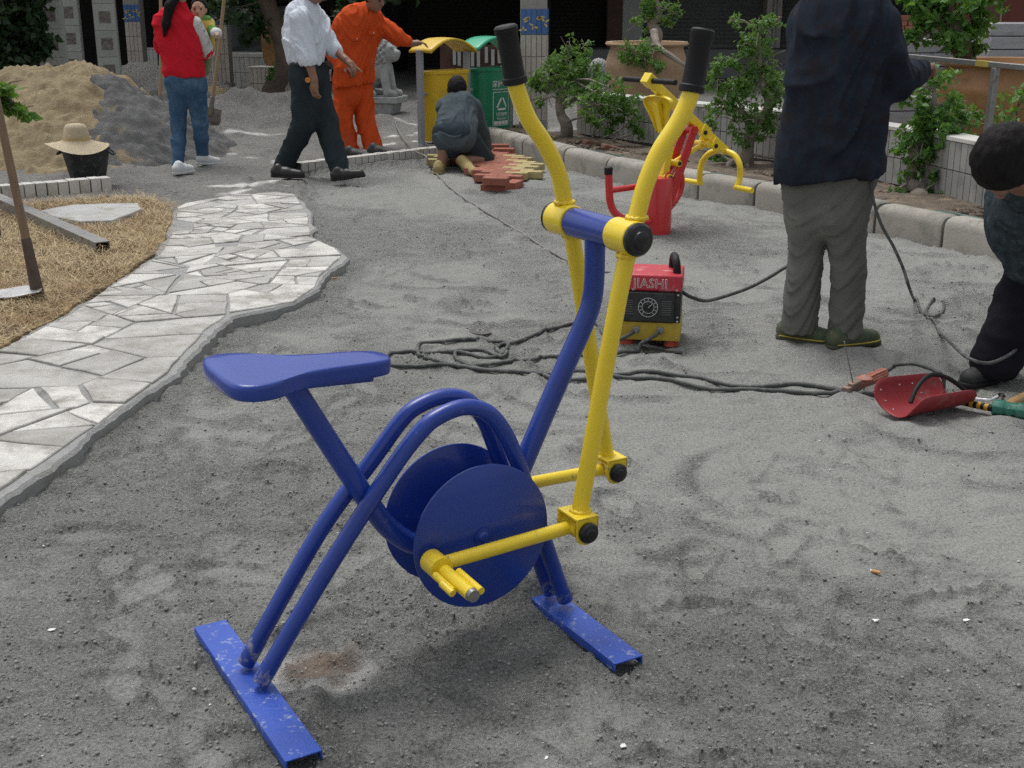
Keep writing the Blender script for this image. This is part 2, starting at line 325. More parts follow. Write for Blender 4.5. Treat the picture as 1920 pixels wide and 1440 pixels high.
def mx(fac, a_, b_, mode='MIX'):
    x = N.new('ShaderNodeMix'); x.data_type = 'RGBA'; x.blend_type = mode
    if isinstance(fac, float): x.inputs['Factor'].default_value = fac
    else: L.new(fac, x.inputs['Factor'])
    for k, t in (('A', a_), ('B', b_)):
        s_ = [i for i in x.inputs if i.name == k and i.type == 'RGBA'][0]
        if isinstance(t, tuple): s_.default_value = (*t, 1)
        else: L.new(t, s_)
    return [o for o in x.outputs if o.type == 'RGBA'][0]
def math_(op, a_, b_):
    x = N.new('ShaderNodeMath'); x.operation = op
    for k, t in enumerate((a_, b_)):
        if isinstance(t, (int, float)): x.inputs[k].default_value = t
        else: L.new(t, x.inputs[k])
    return x.outputs[0]
big = nz(0.9, 4); fine = nz(125, 5, 0.75); mid = nz(38, 4); grit = nz(70, 0, kind='ShaderNodeTexVoronoi')
base = cr(big.outputs[0], [(0.3, (0.226, 0.227, 0.213)), (0.7, (0.250, 0.251, 0.236))])
lsc = cr(fine.outputs[0], [(0.36, (0.100, 0.101, 0.095)), (0.47, (0.200, 0.202, 0.191)), (0.56, (0.248, 0.250, 0.237)), (0.66, (0.40, 0.403, 0.382))])
pk = cr(fine.outputs[0], [(0.36, (0.62, 0.62, 0.62)), (0.47, (0.98, 0.98, 0.98)), (0.66, (1.30, 1.30, 1.30))])
base = mx(1.0, base, pk, 'MULTIPLY')
c1 = mx(math_('MULTIPLY', se.outputs[0], 0.65), base, lsc)
c1 = mx(at.outputs['Alpha'], c1, mx(0.75, c1, cr(mid.outputs[0], [(0.35, (0.10, 0.097, 0.090)), (0.65, (0.205, 0.200, 0.188))])))
c1 = mx(se.outputs[1], c1, (0.60, 0.59, 0.56)); c1 = mx(math_('MULTIPLY', se.outputs[2], 0.75), c1, (0.25, 0.185, 0.14))
L.new(c1, b.inputs['Base Color'])
hh = math_('ADD', math_('MULTIPLY', fine.outputs[0], math_('ADD', math_('MULTIPLY', se.outputs[0], 0.9), 0.22)), math_('MULTIPLY', mid.outputs[0], math_('ADD', math_('MULTIPLY', se.outputs[0], 1.4), 0.5)))
bu = N.new('ShaderNodeBump'); bu.inputs['Strength'].default_value = 0.9; bu.inputs['Distance'].default_value = 0.012; L.new(hh, bu.inputs['Height']); L.new(bu.outputs[0], b.inputs['Normal'])
ground = link_mesh('ground', me, m); tag(ground, kind='structure')
# crumbs and pebbles lying on the sand
def scatter(name, mat_, n, size, flat, zfac, place, seed, label, cat):
    r = np.random.default_rng(seed); V = []; Fc = []
    ico = bmesh.new(); bmesh.ops.create_icosphere(ico, subdivisions=1, radius=1); bv = np.array([v.co[:] for v in ico.verts]); ico.verts.index_update()
    bf = [[v.index for v in f.verts] for f in ico.faces]; ico.free()
    for k in range(n):
        p = place(r)
        if p is None: continue
        s_ = size[0] * (size[1] / size[0]) ** (r.random() ** 2.2); q_ = bv * (1 + r.uniform(-0.3, 0.3, (12, 1))) * s_ * np.array([1, r.uniform(0.6, 1), flat])
        q_ = q_ @ rotz(r.uniform(0, 6.3)).T + np.array([p[0], p[1], ground_z(p[0], p[1]) + s_ * flat * zfac]); V.append(q_); Fc.append(np.array(bf) + 12 * len(Fc))
    mb = MB(); mb.v = np.concatenate(V).tolist(); mb.f = [tuple(t) for t in np.concatenate(Fc).tolist()]
    return tag(mb.build(name, mat_, None, recalc=False, ang=180), label, cat, kind='stuff')
def place_loose(r):
    y = 1.6 + 6.4 * r.random() ** 1.6; x = r.uniform(-0.5, 0.5) * y + 0.05
    i, j = np.searchsorted(ys, y), np.searchsorted(xs, x)
    if upm[i, j] > 0.5 or r.random() > loose[i, j] ** 1.3 + 0.05: return None
    return x, y
def place_any(r):
    y = 1.6 + 8 * r.random() ** 1.4; x = r.uniform(-0.5, 0.5) * y
    i, j = np.searchsorted(ys, y), np.searchsorted(xs, x)
    return None if upm[i, j] > 0.5 else (x, y)
M['crumb'] = mat('sand crumb', (0.235, 0.236, 0.224), 0.95, 0.5, 60)
M['chip'] = mat('pale stone chip', (0.60, 0.60, 0.57), 0.8, 0.15, 30)
scatter('sand_crumbs', M['crumb'], 34000, (0.0018, 0.0062), 0.7, 0.25, place_loose, 5, 'loose grey crumbs of sand strewn over the trodden ground', 'gravel')
scatter('stone_chips', M['chip'], 420, (0.0020, 0.0062), 0.5, 0.5, place_any, 6, 'tiny white stone chips strewn over the grey sand', 'gravel')
# ------------------------------------------------------------------ flagstone path
M['mortar'] = mat('grey cement mortar', (0.32, 0.325, 0.315), 0.92, 0.16, 5, 0.7, 60, dirt=(0.22, 0.215, 0.20), dscale=5, damt=0.55)
M['flag'] = mat('pale limestone flagstone', (0.55, 0.54, 0.505), 0.85, 0.16, 5, 0.5, 60, dirt=(0.27, 0.255, 0.225), dscale=4.5, damt=0.62, rand=0.32)
def resample(poly, step, jit, seed, closed=True):
    r = random.Random(seed); out = []
    n = len(poly)
    for i in range(n if closed else n - 1):
        a, b = np.asarray(poly[i], float), np.asarray(poly[(i + 1) % n], float); L_ = np.linalg.norm(b - a); k = max(1, int(L_ / step)); nn = A(-(b - a)[1], (b - a)[0]) / max(L_, 1e-9)
        for t in range(k): out.append(a + (b - a) * t / k + nn * r.uniform(-jit, jit))
    if not closed: out.append(np.asarray(poly[-1], float))
    return out
def inset(poly, d):
    n = len(poly); out = []; ar = sum(poly[i][0] * poly[(i + 1) % n][1] - poly[(i + 1) % n][0] * poly[i][1] for i in range(n)); sg = 1 if ar > 0 else -1
    for i in range(n):
        e0, e1 = unit(poly[i] - poly[i - 1]), unit(poly[(i + 1) % n] - poly[i]); nn = unit(A(-e0[1] - e1[1], e0[0] + e1[0])) * sg; out.append(poly[i] + nn * d)
    return out
def clip(poly, p, n):
    out = []
    for i in range(len(poly)):
        a, b = poly[i], poly[(i + 1) % len(poly)]; da, db = (a - p) @ n, (b - p) @ n
        if da <= 0: out.append(a)
        if (da < 0 < db) or (db < 0 < da): out.append(a + (b - a) * da / (da - db))
    return out
def area(p): return 0.5 * sum(p[i][0] * p[(i + 1) % len(p)][1] - p[(i + 1) % len(p)][0] * p[i][1] for i in range(len(p)))
path_top = UP + 0.006
edge = resample(resample(PATH, 0.16, 0.022, 4), 0.035, 0.007, 6)
mb = MB(); n = len(edge); ins = inset(edge, 0.012)
mb.add([(*p, -0.05) for p in edge] + [(p[0], p[1], path_top - 0.012) for p in edge] + [(*p, path_top) for p in ins],
       [tuple(range(2 * n, 3 * n))] + [(i, (i + 1) % n, (i + 1) % n + n, i + n) for i in range(n)] + [(i + n, (i + 1) % n + n, (i + 1) % n + 2 * n, i + 2 * n) for i in range(n)])
path = mb.build('path', M['mortar'], None, ang=30); tag(path, kind='structure')
rs = random.Random(23); seeds = []
for t in range(6000):
    p = A(rs.uniform(-3.3, -0.8), rs.uniform(2.4, 9.6)); dm = 0.55 * rs.choice([0.7, 1, 1])
    if in_poly(np.array([p[0]]), np.array([p[1]]), PATH)[0] and all(np.linalg.norm(p - s_) > dm for s_ in seeds): seeds.append(p)
inner = inset([np.asarray(p) for p in PATH], 0.035); stones = []
def split(poly, thr, depth=0):
    ar_ = abs(area(poly))
    if len(poly) < 3 or ar_ < 0.0035: return
    if ar_ < thr or depth > 5: stones.append(poly); return
    c = sum(poly) / len(poly); Q_ = np.array(poly) - c; w_, ev = np.linalg.eigh(Q_.T @ Q_); ax = ev[:, 1]; a = math.atan2(ax[1], ax[0]) + rs.gauss(0, 0.42); nn = A(math.cos(a), math.sin(a)); c = c + ax * rs.gauss(0, 0.16) * math.sqrt(ar_); g_ = rs.choice([0.002, 0.003, 0.005, 0.008, 0.012])
    thr2 = lambda: (rs.choice([0.018, 0.035, 0.055, 0.085, 0.11]) if c[1] < 5.8 else rs.choice([0.010, 0.022, 0.034, 0.05, 0.065]))
    split(clip(poly, c - nn * g_, nn), thr2(), depth + 1); split(clip(poly, c + nn * g_, -nn), thr2(), depth + 1)
for s_ in seeds:
    poly = [p for p in inner]
    for o_ in sorted(seeds, key=lambda q_: np.linalg.norm(q_ - s_))[1:16]:
        nn = unit(o_ - s_); poly = clip(poly, (s_ + o_) / 2 - nn * rs.uniform(0.004, 0.010), nn)
        if len(poly) < 3: break
    if len(poly) >= 3: split(poly, 0.05)
for k, poly in enumerate(stones):
    clean = [p for i, p in enumerate(poly) if np.linalg.norm(p - poly[i - 1]) > 0.012]
    if len(clean) < 3 or abs(area(clean)) < 0.0035: continue
    if area(clean) < 0: clean = clean[::-1]
    if rs.random() < 0.05: continue
    ed = resample(clean, 0.09, 0.006, k); c = sum(ed) / len(ed); n = len(ed); zt = UP + 0.013 + rs.uniform(-0.003, 0.004); tx, ty = rs.uniform(-0.008, 0.008), rs.uniform(-0.008, 0.008)
    tp = [c + (p - c) * (1 - 0.004 / max(0.03, np.linalg.norm(p - c))) for p in ed]
    zz = lambda p: zt + (p - c)[0] * tx + (p - c)[1] * ty
    mb = MB(); mb.add([(*p, UP - 0.01) for p in ed] + [(*p, zz(p) - 0.003) for p in ed] + [(*p, zz(p)) for p in tp],
        [tuple(range(2 * n, 3 * n))] + [(i, (i + 1) % n, (i + 1) % n + n, i + n) for i in range(n)] + [(i + n, (i + 1) % n + n, (i + 1) % n + 2 * n, i + 2 * n) for i in range(n)])
    mb.build('flagstone', M['flag'], path, ang=25, recalc=False, at=(c[0], c[1], UP))
# dry straw
M['straw'] = mat('dry straw', (0.42, 0.33, 0.19), 0.85, 0.45, 25, dirt=(0.27, 0.175, 0.09), dscale=4.0, damt=0.65)
M['thatch'] = mat('matted dead grass', (0.32, 0.23, 0.115), 0.95, 0.3, 6, 0.8, 60, dirt=(0.16, 0.125, 0.08), dscale=5, damt=0.5)
lp = resample(LAWN, 0.12, 0.02, 9); mb = MB(); n = len(lp)
mb.add([(*p, 0.0) for p in lp] + [(*p, UP + 0.010) for p in lp], [tuple(range(n, 2 * n))] + [(i, (i + 1) % n, (i + 1) % n + n, i + n) for i in range(n)])
tag(mb.build('lawn', M['thatch'], None), kind='structure')
SLAB = [G(*p, UP + 0.04)[:2] for p in [(78, 396), (140, 384), (258, 382), (266, 392), (212, 414), (150, 416), (96, 404)]]
V = []; Fc = []; lx = [p[0] for p in LAWN]; ly = [p[1] for p in LAWN]; r = np.random.default_rng(3)
cx, cy = r.uniform(-5.4, max(lx) + 0.03, 90000), r.uniform(min(ly), max(ly), 90000); ok = in_poly(cx, cy, LAWN) & ~in_poly(cx, cy, SLAB) & (r.random(90000) < 0.35 + 1.1 * (fb2(cx * 3, cy * 3, 5, 3) - 0.2))
for x, y in list(zip(cx[ok], cy[ok]))[:34000]:
    a = r.uniform(0, 6.28); l_ = r.uniform(0.05, 0.20); ti = abs(r.normal(0, 0.14)) + 0.03; h_ = l_ * math.sin(ti); dx, dy = math.cos(a) * l_ * math.cos(ti), math.sin(a) * l_ * math.cos(ti); wd = r.uniform(0.0007, 0.0020); nx_, ny_ = -math.sin(a) * wd, math.cos(a) * wd; z = UP + 0.012; b0 = len(V)
    V += [(x - nx_, y - ny_, z), (x + nx_, y + ny_, z), (x + dx * .55 + nx_, y + dy * .55 + ny_, z + h_ * .75 + 0.01), (x + dx * .55 - nx_, y + dy * .55 - ny_, z + h_ * .75 + 0.01), (x + dx, y + dy, z + h_ * 0.7)]
    Fc += [(b0, b0 + 1, b0 + 2, b0 + 3), (b0 + 3, b0 + 2, b0 + 4)]
mb = MB(); mb.v = V; mb.f = Fc
tag(mb.build('dry_grass', M['straw'], None, recalc=False, ang=180), 'dry straw coloured grass lying beside the pale stone path', 'grass', kind='stuff')
M['slab'] = mat('weathered cement slab', (0.42, 0.425, 0.415), 0.9, 0.1, 5, 0.3, 80, dirt=(0.30, 0.28, 0.24), dscale=6, damt=0.4)
mb = MB(); sp = resample(SLAB, 0.1, 0.012, 2)
mb.prism(sp, (0, 0, 0), (1, 0, 0), (0, 1, 0), (0, 0, 1), UP - 0.02, UP + 0.045)
tag(mb.build('concrete_slab', M['slab'], None, bevel=0.006), 'flat grey cement slab lying in the dry grass', 'slab')

# ------------------------------------------------------------------ tiled edgings (white glazed tiles)
M['tile'] = mat('white glazed tile', (0.62, 0.61, 0.575), 0.4, 0.06, 6, 0.0, 30, dirt=(0.42, 0.39, 0.33), dscale=5, damt=0.35, rand=0.14)
M['grout'] = mat('dark tile joint', (0.10, 0.095, 0.085), 0.95, 0.2, 20)
def tiled_edging(label, p0, p1, tw, hgt, depth, z0):
    p0, p1 = A(*p0), A(*p1); d = unit(p1 - p0); nrm = A(-d[1], d[0], 0); L_ = np.linalg.norm(p1 - p0); n = int(L_ / tw)
    t = thing('tiled_edging', label, 'edging', ((p0 + p1) / 2)); R = np.array([d, nrm, A(0, 0, 1)]).T
    MB().box((p0 + p1) / 2 + nrm * depth / 2 + A(0, 0, z0 + (hgt - 0.004) / 2), (L_ - 0.01, depth - 0.012, hgt - 0.008), R).build('core', M['grout'], t)
    me = None
    for k in range(n):
        c = p0 + d * (k + 0.5) * L_ / n + nrm * depth / 2 + A(0, 0, z0 + hgt / 2)
        if me is None:
            o = MB().box((0, 0, 0), (L_ / n - 0.008, depth, hgt), R).build('tile', M['tile'], t, at=(0, 0, 0), bevel=0.003); me = o.data
        else:
            o = bpy.data.objects.new('tile', me); COL.objects.link(o); o.parent = t; mm = o.modifiers.new('bevel', 'BEVEL'); mm.width = 0.003; mm.segments = 2
        jit = A(0, rnd.uniform(-0.004, 0.004), rnd.uniform(-0.003, 0.003)); o.location = Vector(c + jit - OFF[t])
    return t
tiled_edging('low white tiled edging between the sandy pit and the yard', G(566, 331), G(838, 297), 0.075, 0.135, 0.10, -0.02)
tiled_edging('low white tiled edging behind the dry grass, by the bucket', G(-60, 391, UP), G(212, 366, UP), 0.075, 0.10, 0.11, UP - 0.03)

# ------------------------------------------------------------------ heaps of sand and gravel
def heap(name, label, cat, ridge, slope, mat_, seed, ext, stepc=0.028, rough=0.07, kx=1.0):
    rp = [np.asarray(p, float) for p in ridge]; x0, x1, y0, y1 = ext; X, Y = np.meshgrid(np.arange(x0, x1, stepc), np.arange(y0, y1, stepc)); Z = np.full(X.shape, -9.0)
    for a, b in zip(rp[:-1], rp[1:]):
        ab = (b - a)[:2]; t = np.clip(((X - a[0]) * ab[0] + (Y - a[1]) * ab[1]) / (ab @ ab), 0, 1); d = np.hypot((X - a[0] - t * ab[0]) * kx, Y - a[1] - t * ab[1])
        Z = np.maximum(Z, a[2] + (b[2] - a[2]) * t - slope * (np.sqrt(d * d + 0.02) - 0.14))
    Z += rough * 2.2 * (fb2(X * 2.2, Y * 2.2, seed, 4) - 0.5) + rough * 1.6 * (np.abs(fb2(X * 6, Y * 6, seed + 9, 4) - 0.5) * 2 - 0.2) + 0.9 * rough * (np.abs(fb2(X * 13, Y * 13, seed + 5, 3) - 0.5) * 2 - 0.2)
    keep = Z > -0.03; idx = -np.ones(X.shape, int); idx[keep] = np.arange(keep.sum()); mb = MB(); c0 = A(X[keep].mean(), Y[keep].mean(), 0)
    mb.v = np.stack([X[keep], Y[keep], np.maximum(Z[keep], -0.02)], -1).tolist(); q_ = np.stack([idx[:-1, :-1], idx[:-1, 1:], idx[1:, 1:], idx[1:, :-1]], -1).reshape(-1, 4); mb.f = [tuple(t) for t in q_[(q_ >= 0).all(1)].tolist()]
    return tag(mb.build(name, mat_, None, recalc=False, ang=180, at=c0), label, cat)
M['sand'] = mat('yellow building sand', (0.27, 0.215, 0.125), 0.95, 0.25, 2.5, 1.0, 60, dirt=(0.165, 0.125, 0.07), dscale=5, damt=0.55)
M['gravel'] = mat('dark grey grit', (0.105, 0.107, 0.106), 0.95, 0.3, 6, 1.0, 80, dirt=(0.22, 0.175, 0.105), dscale=2.2, damt=0.18)
heap('sand_pile', 'yellow sand pile behind the bucket and straw hat', 'sand pile', [D(-420, 150, 12.7), D(-60, 142, 12.6), D(40, 128, 12.7), D(140, 112, 12.6), D(163, 121, 12.4)], 0.42, M['sand'], 3, (-8.5, -2.9, 10.15, 15.0), kx=1.9)
heap('gravel_pile', 'dark grey grit pile beside the yellow sand', 'gravel pile', [D(188, 150, 12.2), D(213, 151, 12.2), D(245, 182, 12.0), D(285, 238, 11.7), D(316, 298, 11.35)], 0.48, M['gravel'], 8, (-5.6, -2.6, 10.1, 14.6), kx=1.35)
heap('dirt_heap', 'grey dirt heap behind the woman in red', 'dirt heap', [D(250, 172, 15.5), D(300, 170, 15.5), D(360, 200, 15.0)], 0.45, M['gravel'], 12, (-6.5, -3.2, 13.5, 17.2))
heap('sand_heap', 'little tan sand heap at the foot of the tiled column', 'sand heap', [D(396, 162, 18.4), D(404, 162, 18.4)], 0.8, M['sand'], 15, (-5.4, -3.9, 17.7, 19.2), 0.03, 0.02)

# bucket with straw hat on it
M['bucket'] = mat('dirty black rubber bucket', (0.025, 0.028, 0.028), 0.6, 0.3, 12, 0.1, 60, dirt=(0.12, 0.12, 0.11), dscale=14, damt=0.3)
M['hat'] = mat('woven straw', (0.48, 0.40, 0.27), 0.8, 0.12, 30, 0.5, 160, stretch=(1, 1, 4))
c = G(167, 345, UP); t = thing('bucket', 'black rubber bucket with a straw hat on its rim', 'bucket', c)
MB().lathe([(0.001, 0.004), (0.118, 0.004), (0.125, 0.01), (0.178, 0.262), (0.186, 0.268), (0.186, 0.28), (0.17, 0.28), (0.115, 0.02), (0.001, 0.018)], c, n=32).build('pail', M['bucket'], t)
for s_ in (-1, 1): MB().tube(smooth_path([c + A(s_ * 0.183, -0.04, 0.26), c + A(s_ * 0.215, -0.03, 0.235), c + A(s_ * 0.215, 0.03, 0.235), c + A(s_ * 0.183, 0.04, 0.26)], 5), 0.008, 8).build('handle', M['bucket'], t)
hc = c + A(-0.05, -0.03, 0.292); ht = thing('straw_hat', 'wide brimmed straw hat resting on the black bucket', 'hat', hc)
hb = MB(); prof = [(0.236, -0.004), (0.22, 0.0), (0.15, 0.028), (0.105, 0.050), (0.098, 0.075), (0.085, 0.145), (0.070, 0.168), (0.03, 0.176), (0.001, 0.172)]
hb.lathe(prof + [(p[0] * 0.97 - 0.001 if p[0] > 0.01 else 0.001, p[1] - 0.005) for p in prof[::-1]], hc, n=40)
V = np.array(hb.v); rr = np.hypot(V[:, 0] - hc[0], V[:, 1] - hc[1]); an = np.arctan2(V[:, 1] - hc[1], V[:, 0] - hc[0]); V[:, 2] += np.where(rr > 0.11, (rr - 0.11) * (0.22 * np.sin(2 * an + 0.6) - 0.10 * np.cos(an)), 0); hb.v = V.tolist()
hb.build('hat', M['hat'], ht, ang=60)
MB().lathe([(0.1035, 0.048), (0.1055, 0.05), (0.0985, 0.075), (0.097, 0.075)], hc, n=40).build('band', mat('straw hat band', (0.42, 0.31, 0.15), 0.8, 0.15, 40), ht)

# long handled hoe standing in the straw, shovels stuck in the heaps, square steel tube
M['wood'] = mat('worn tool handle wood', (0.22, 0.145, 0.09), 0.65, 0.2, 12, 0.25, 60, stretch=(6, 6, 0.6))
M['palewood'] = mat('pale wooden handle', (0.36, 0.255, 0.155), 0.7, 0.15, 12, 0.2, 60, stretch=(6, 6, 0.6))
M['iron'] = mat('tool iron', (0.25, 0.24, 0.235), 0.5, 0.25, 18, 0.1, 60, metal=0.5, dirt=(0.22, 0.15, 0.10), dscale=14, damt=0.4)
b0 = G(74, 566, UP); top = D(-60, -60, 5.75); top2 = b0 + (top - b0)
t = thing('shovel', 'wooden handled hoe standing blade down in the dry grass', 'shovel', b0); sl_ = top2 - b0
MB().tube([b0 + sl_ * 0.08, b0 + sl_ * 0.5, b0 + sl_], [0.021, 0.019, 0.018], 14).build('handle', M['wood'], t)
MB().tube([b0 + sl_ * -0.005, b0 + sl_ * 0.10, b0 + sl_ * 0.2], [0.033, 0.027, 0.023], 14).build('socket', mat('rusty socket', (0.10, 0.075, 0.06), 0.6, 0.3, 20, 0.2, 80, metal=0.3), t)
bl = MB(); bp = [(-0.19, -0.055), (-0.17, 0.05), (-0.05, 0.075), (0.05, 0.045), (0.055, -0.03), (-0.05, -0.07)]
bl.prism(bp, b0 + A(-0.03, -0.02, 0.055), unit((1, 0, 0.10)), (0, 1, 0.15), unit((-0.10, -0.15, 1)), 0, 0.007); bl.build('blade', mat('bright worn blade', (0.55, 0.55, 0.55), 0.35, 0.2, 8, metal=0.6, dirt=(0.3, 0.28, 0.25), dscale=9, damt=0.5), t, bevel=0.002)
def shovel(label, foot, head, Y0, Y1, mat_, blade):
    a, b = D(*foot, Y0), D(*head, Y1); t = thing('shovel', label, 'shovel', A(a[0], a[1], max(0, a[2]))); d = unit(b - a)
    MB().tube([a, (a + b) / 2 + A(0.01, 0, 0), b], [0.020, 0.019, 0.018], 10).build('handle', mat_, t)
    if blade:
        ex_ = unit(np.cross(d, A(0, 1, 0.2))); q_ = MB(); q_.prism([(-0.11, 0.02), (0.11, 0.02), (0.115, -0.12), (0.07, -0.24), (0, -0.29), (-0.07, -0.24), (-0.115, -0.12)], a, ex_, d, np.cross(ex_, d), -0.003, 0.003); q_.build('blade', M['iron'], t)
        MB().tube([a - d * 0.06, a + d * 0.14], [0.03, 0.024], 10).build('socket', M['iron'], t)
    return t
shovel('pale handled shovel stuck upright in the dirt left of the woman', (300, 200), (301, -30), 14.6, 14.6, M['palewood'], True)
shovel('long pale pole leaning behind the woman, crossing the tiled column', (396, 205), (424, -40), 13.6, 13.4, M['palewood'], True)
a, b = G(10, 384, UP + 0.05), G(193, 467, UP + 0.035); a = a + (a - b) * 0.25
t = thing('steel_tube', 'square hollow steel tube lying across the dry grass', 'tube', (a + b) / 2); d = unit(b - a); R = frame3(d)
mb = MB(); hw = 0.042
for (oy, oz, sy, sz) in ((0, hw - 0.003, 2 * hw, 0.006), (0, -hw + 0.003, 2 * hw, 0.006), (hw - 0.003, 0, 0.006, 2 * hw - 0.012), (-hw + 0.003, 0, 0.006, 2 * hw - 0.012)):
    mb.box((a + b) / 2 + R @ A(0, oy, oz), (np.linalg.norm(b - a), sy, sz), R)
mb.build('tube', M['steel'], t)
c = G(-6, 452, UP); t = thing('post', 'thin black post at the left edge by the dry grass', 'post', c)
MB().tube([c, c + A(0, 0, 0.27)], 0.028, 10).build('pole', M['rubber'], t); MB().lathe([(0.03, 0), (0.03, 0.012), (0.001, 0.016)], c + A(0, 0, 0.27), n=12).build('cap', M['rubber'], t)
# ------------------------------------------------------------------ exercise bike in the foreground
t = thing('exercise_bike', 'blue and yellow outdoor exercise bike with tall black gripped levers', 'exercise bike', BIKE_O)
def foot_bar(u, v0, v1, z0):
    mb = MB(); c = BK(u, (v0 + v1) / 2, z0); L_ = v1 - v0; R = np.array([BU, BV, A(0, 0, 1)]).T; wd, hg, th = 0.076, 0.022, 0.004
    mb.box(c + A(0, 0, hg - th / 2), (wd, L_, th), R)
    for s_ in (-1, 1): mb.box(c + BU * s_ * (wd / 2 - th / 2) + A(0, 0, (hg - th) / 2), (th, L_ - 0.0005, hg - th - 0.0005), R)
    return mb.build('foot_bar', M['bluebar'], t, bevel=0.0015)
foot_bar(-0.383, -0.305, 0.305, 0.014); foot_bar(0.376, -0.310, 0.305, 0.006)
RT = 0.0185
far = [(-0.378, .06, .05), (-0.202, .04, .328), (-0.072, .035, .475), (0.0, .035, .553), (0.045, .035, .579), (0.105, .035, .588), (0.160, .035, .570), (0.200, .035, .520), (0.226, .035, .458), (0.261, .033, .359), (0.345, .028, .140), (0.380, .026, .045)]
nearp = [(-0.375, -.030, .05), (-0.208, -.032, .283), (-0.060, -.035, .472), (0.010, -.035, .545), (0.055, -.035, .572), (0.115, -.035, .582), (0.170, -.035, .562), (0.212, -.035, .512), (0.242, -.035, .448), (0.277, -.034, .354), (0.359, -.031, .119), (0.386, -.030, .048)]
for pp in (far, nearp):
    sp = smooth_path([BK(*q) for q in pp], 8)
    fr = MB().tube(sp[1:-2], RT, 18).build('frame_tube', M['blue'], t, ang=60)
    MB().tube(sp[:3], RT + 0.0006, 18).build('muddy_end', M['bluefoot'], fr, ang=60); MB().tube(sp[-6:], RT + 0.0006, 18).build('muddy_end', M['bluefoot'], fr, ang=60)
# seat post, seat
pp = smooth_path([BK(-0.266, 0, .695), BK(-0.103, 0, .395), BK(-0.035, 0, .300), BK(0.03, 0, .262), BK(0.135, 0, .262)], 8)
MB().tube(pp, 0.0235, 20).build('seat_post', M['blue'], t, ang=60)
mb = MB(); mb.tube([BK(0.135, -0.085, .290), BK(0.135, 0.085, .290)], 0.022, 18); mb.build('axle', M['blue'], t)
ol = [(-0.222, 0.0), (-0.221, 0.06), (-0.210, 0.108), (-0.178, 0.128), (-0.135, 0.122), (-0.092, 0.098), (-0.045, 0.074), (0.01, 0.061), (0.07, 0.055), (0.12, 0.050), (0.155, 0.038), (0.170, 0.018)]
ol = ol + [(0.174, 0.0)] + [(x, -y) for x, y in ol[::-1][:-1]]
sm = [q[:2] for q in smooth_path([A(x * 0.945, y, 0) for x, y in ol + [ol[0]]], 4)][:-1]
so_ = BK(-0.207, 0, 0.722); su = unit(BU * 1 + A(0, 0, -0.05)); sn = unit(np.cross(su, BV))
mb = MB(); n = len(sm); prof = [(0.95, -0.032), (0.985, -0.031), (0.998, -0.027), (1.0, -0.020), (1.0, -0.008), (0.988, -0.0015), (0.955, 0.0015), (0.80, 0.0015), (0.4, 0.0010)]
for s_, z in prof: mb.v += [tuple(so_ + su * (x - (0.0 if s_ > .9 else 0)) * s_ + BV * y * s_ + sn * z) for x, y in sm]
mb.f = [(i * n + k, i * n + (k + 1) % n, (i + 1) * n + (k + 1) % n, (i + 1) * n + k) for i in range(len(prof) - 1) for k in range(n)] + [tuple(range(n))[::-1], tuple(range((len(prof) - 1) * n, len(prof) * n))]
seat = mb.build('seat', M['blue'], t, ang=60)
mb = MB(); mb.box(so_ + su * 0.02 + sn * -0.041, (0.20, 0.05, 0.014), np.array([su, BV, sn]).T); mb.build('seat_bracket', M['blue'], seat, bevel=0.003)
def weld(c, ax, r_, parent, m_, n=26):
    ax = unit(ax); e1 = unit(np.cross(ax, A(0.3, 0.2, 1))); e2 = np.cross(ax, e1); pts = [c + (e1 * math.cos(2 * math.pi * k / n) + e2 * math.sin(2 * math.pi * k / n)) * r_ for k in range(n + 1)]
    MB().tube(pts, [0.0035 + 0.0016 * ((k * 7) % 3) for k in range(n + 1)], 7).build('weld_bead', m_, parent, ang=180)
# flywheel discs
for v in (-0.078, 0.074):
    dc = BK(0.134, v, 0.290)
    d = MB().lathe([(0.001, 0.003), (0.166, 0.003), (0.168, 0.0015), (0.168, -0.0015), (0.166, -0.003), (0.001, -0.003)], dc, -BV, n=72).build('flywheel_disc', M['blue'], t, ang=50)
    MB().lathe([(0.013, 0.0), (0.013, 0.004), (0.009, 0.009), (0.001, 0.010)], dc - BV * 0.003, -BV, n=16).build('hub_bolt', M['blue'], d)
    MB().tube([dc + A(0, 0, 0), BK(0.134, 0, 0.29)], 0.03, 16).build('hub', M['blue'], d)
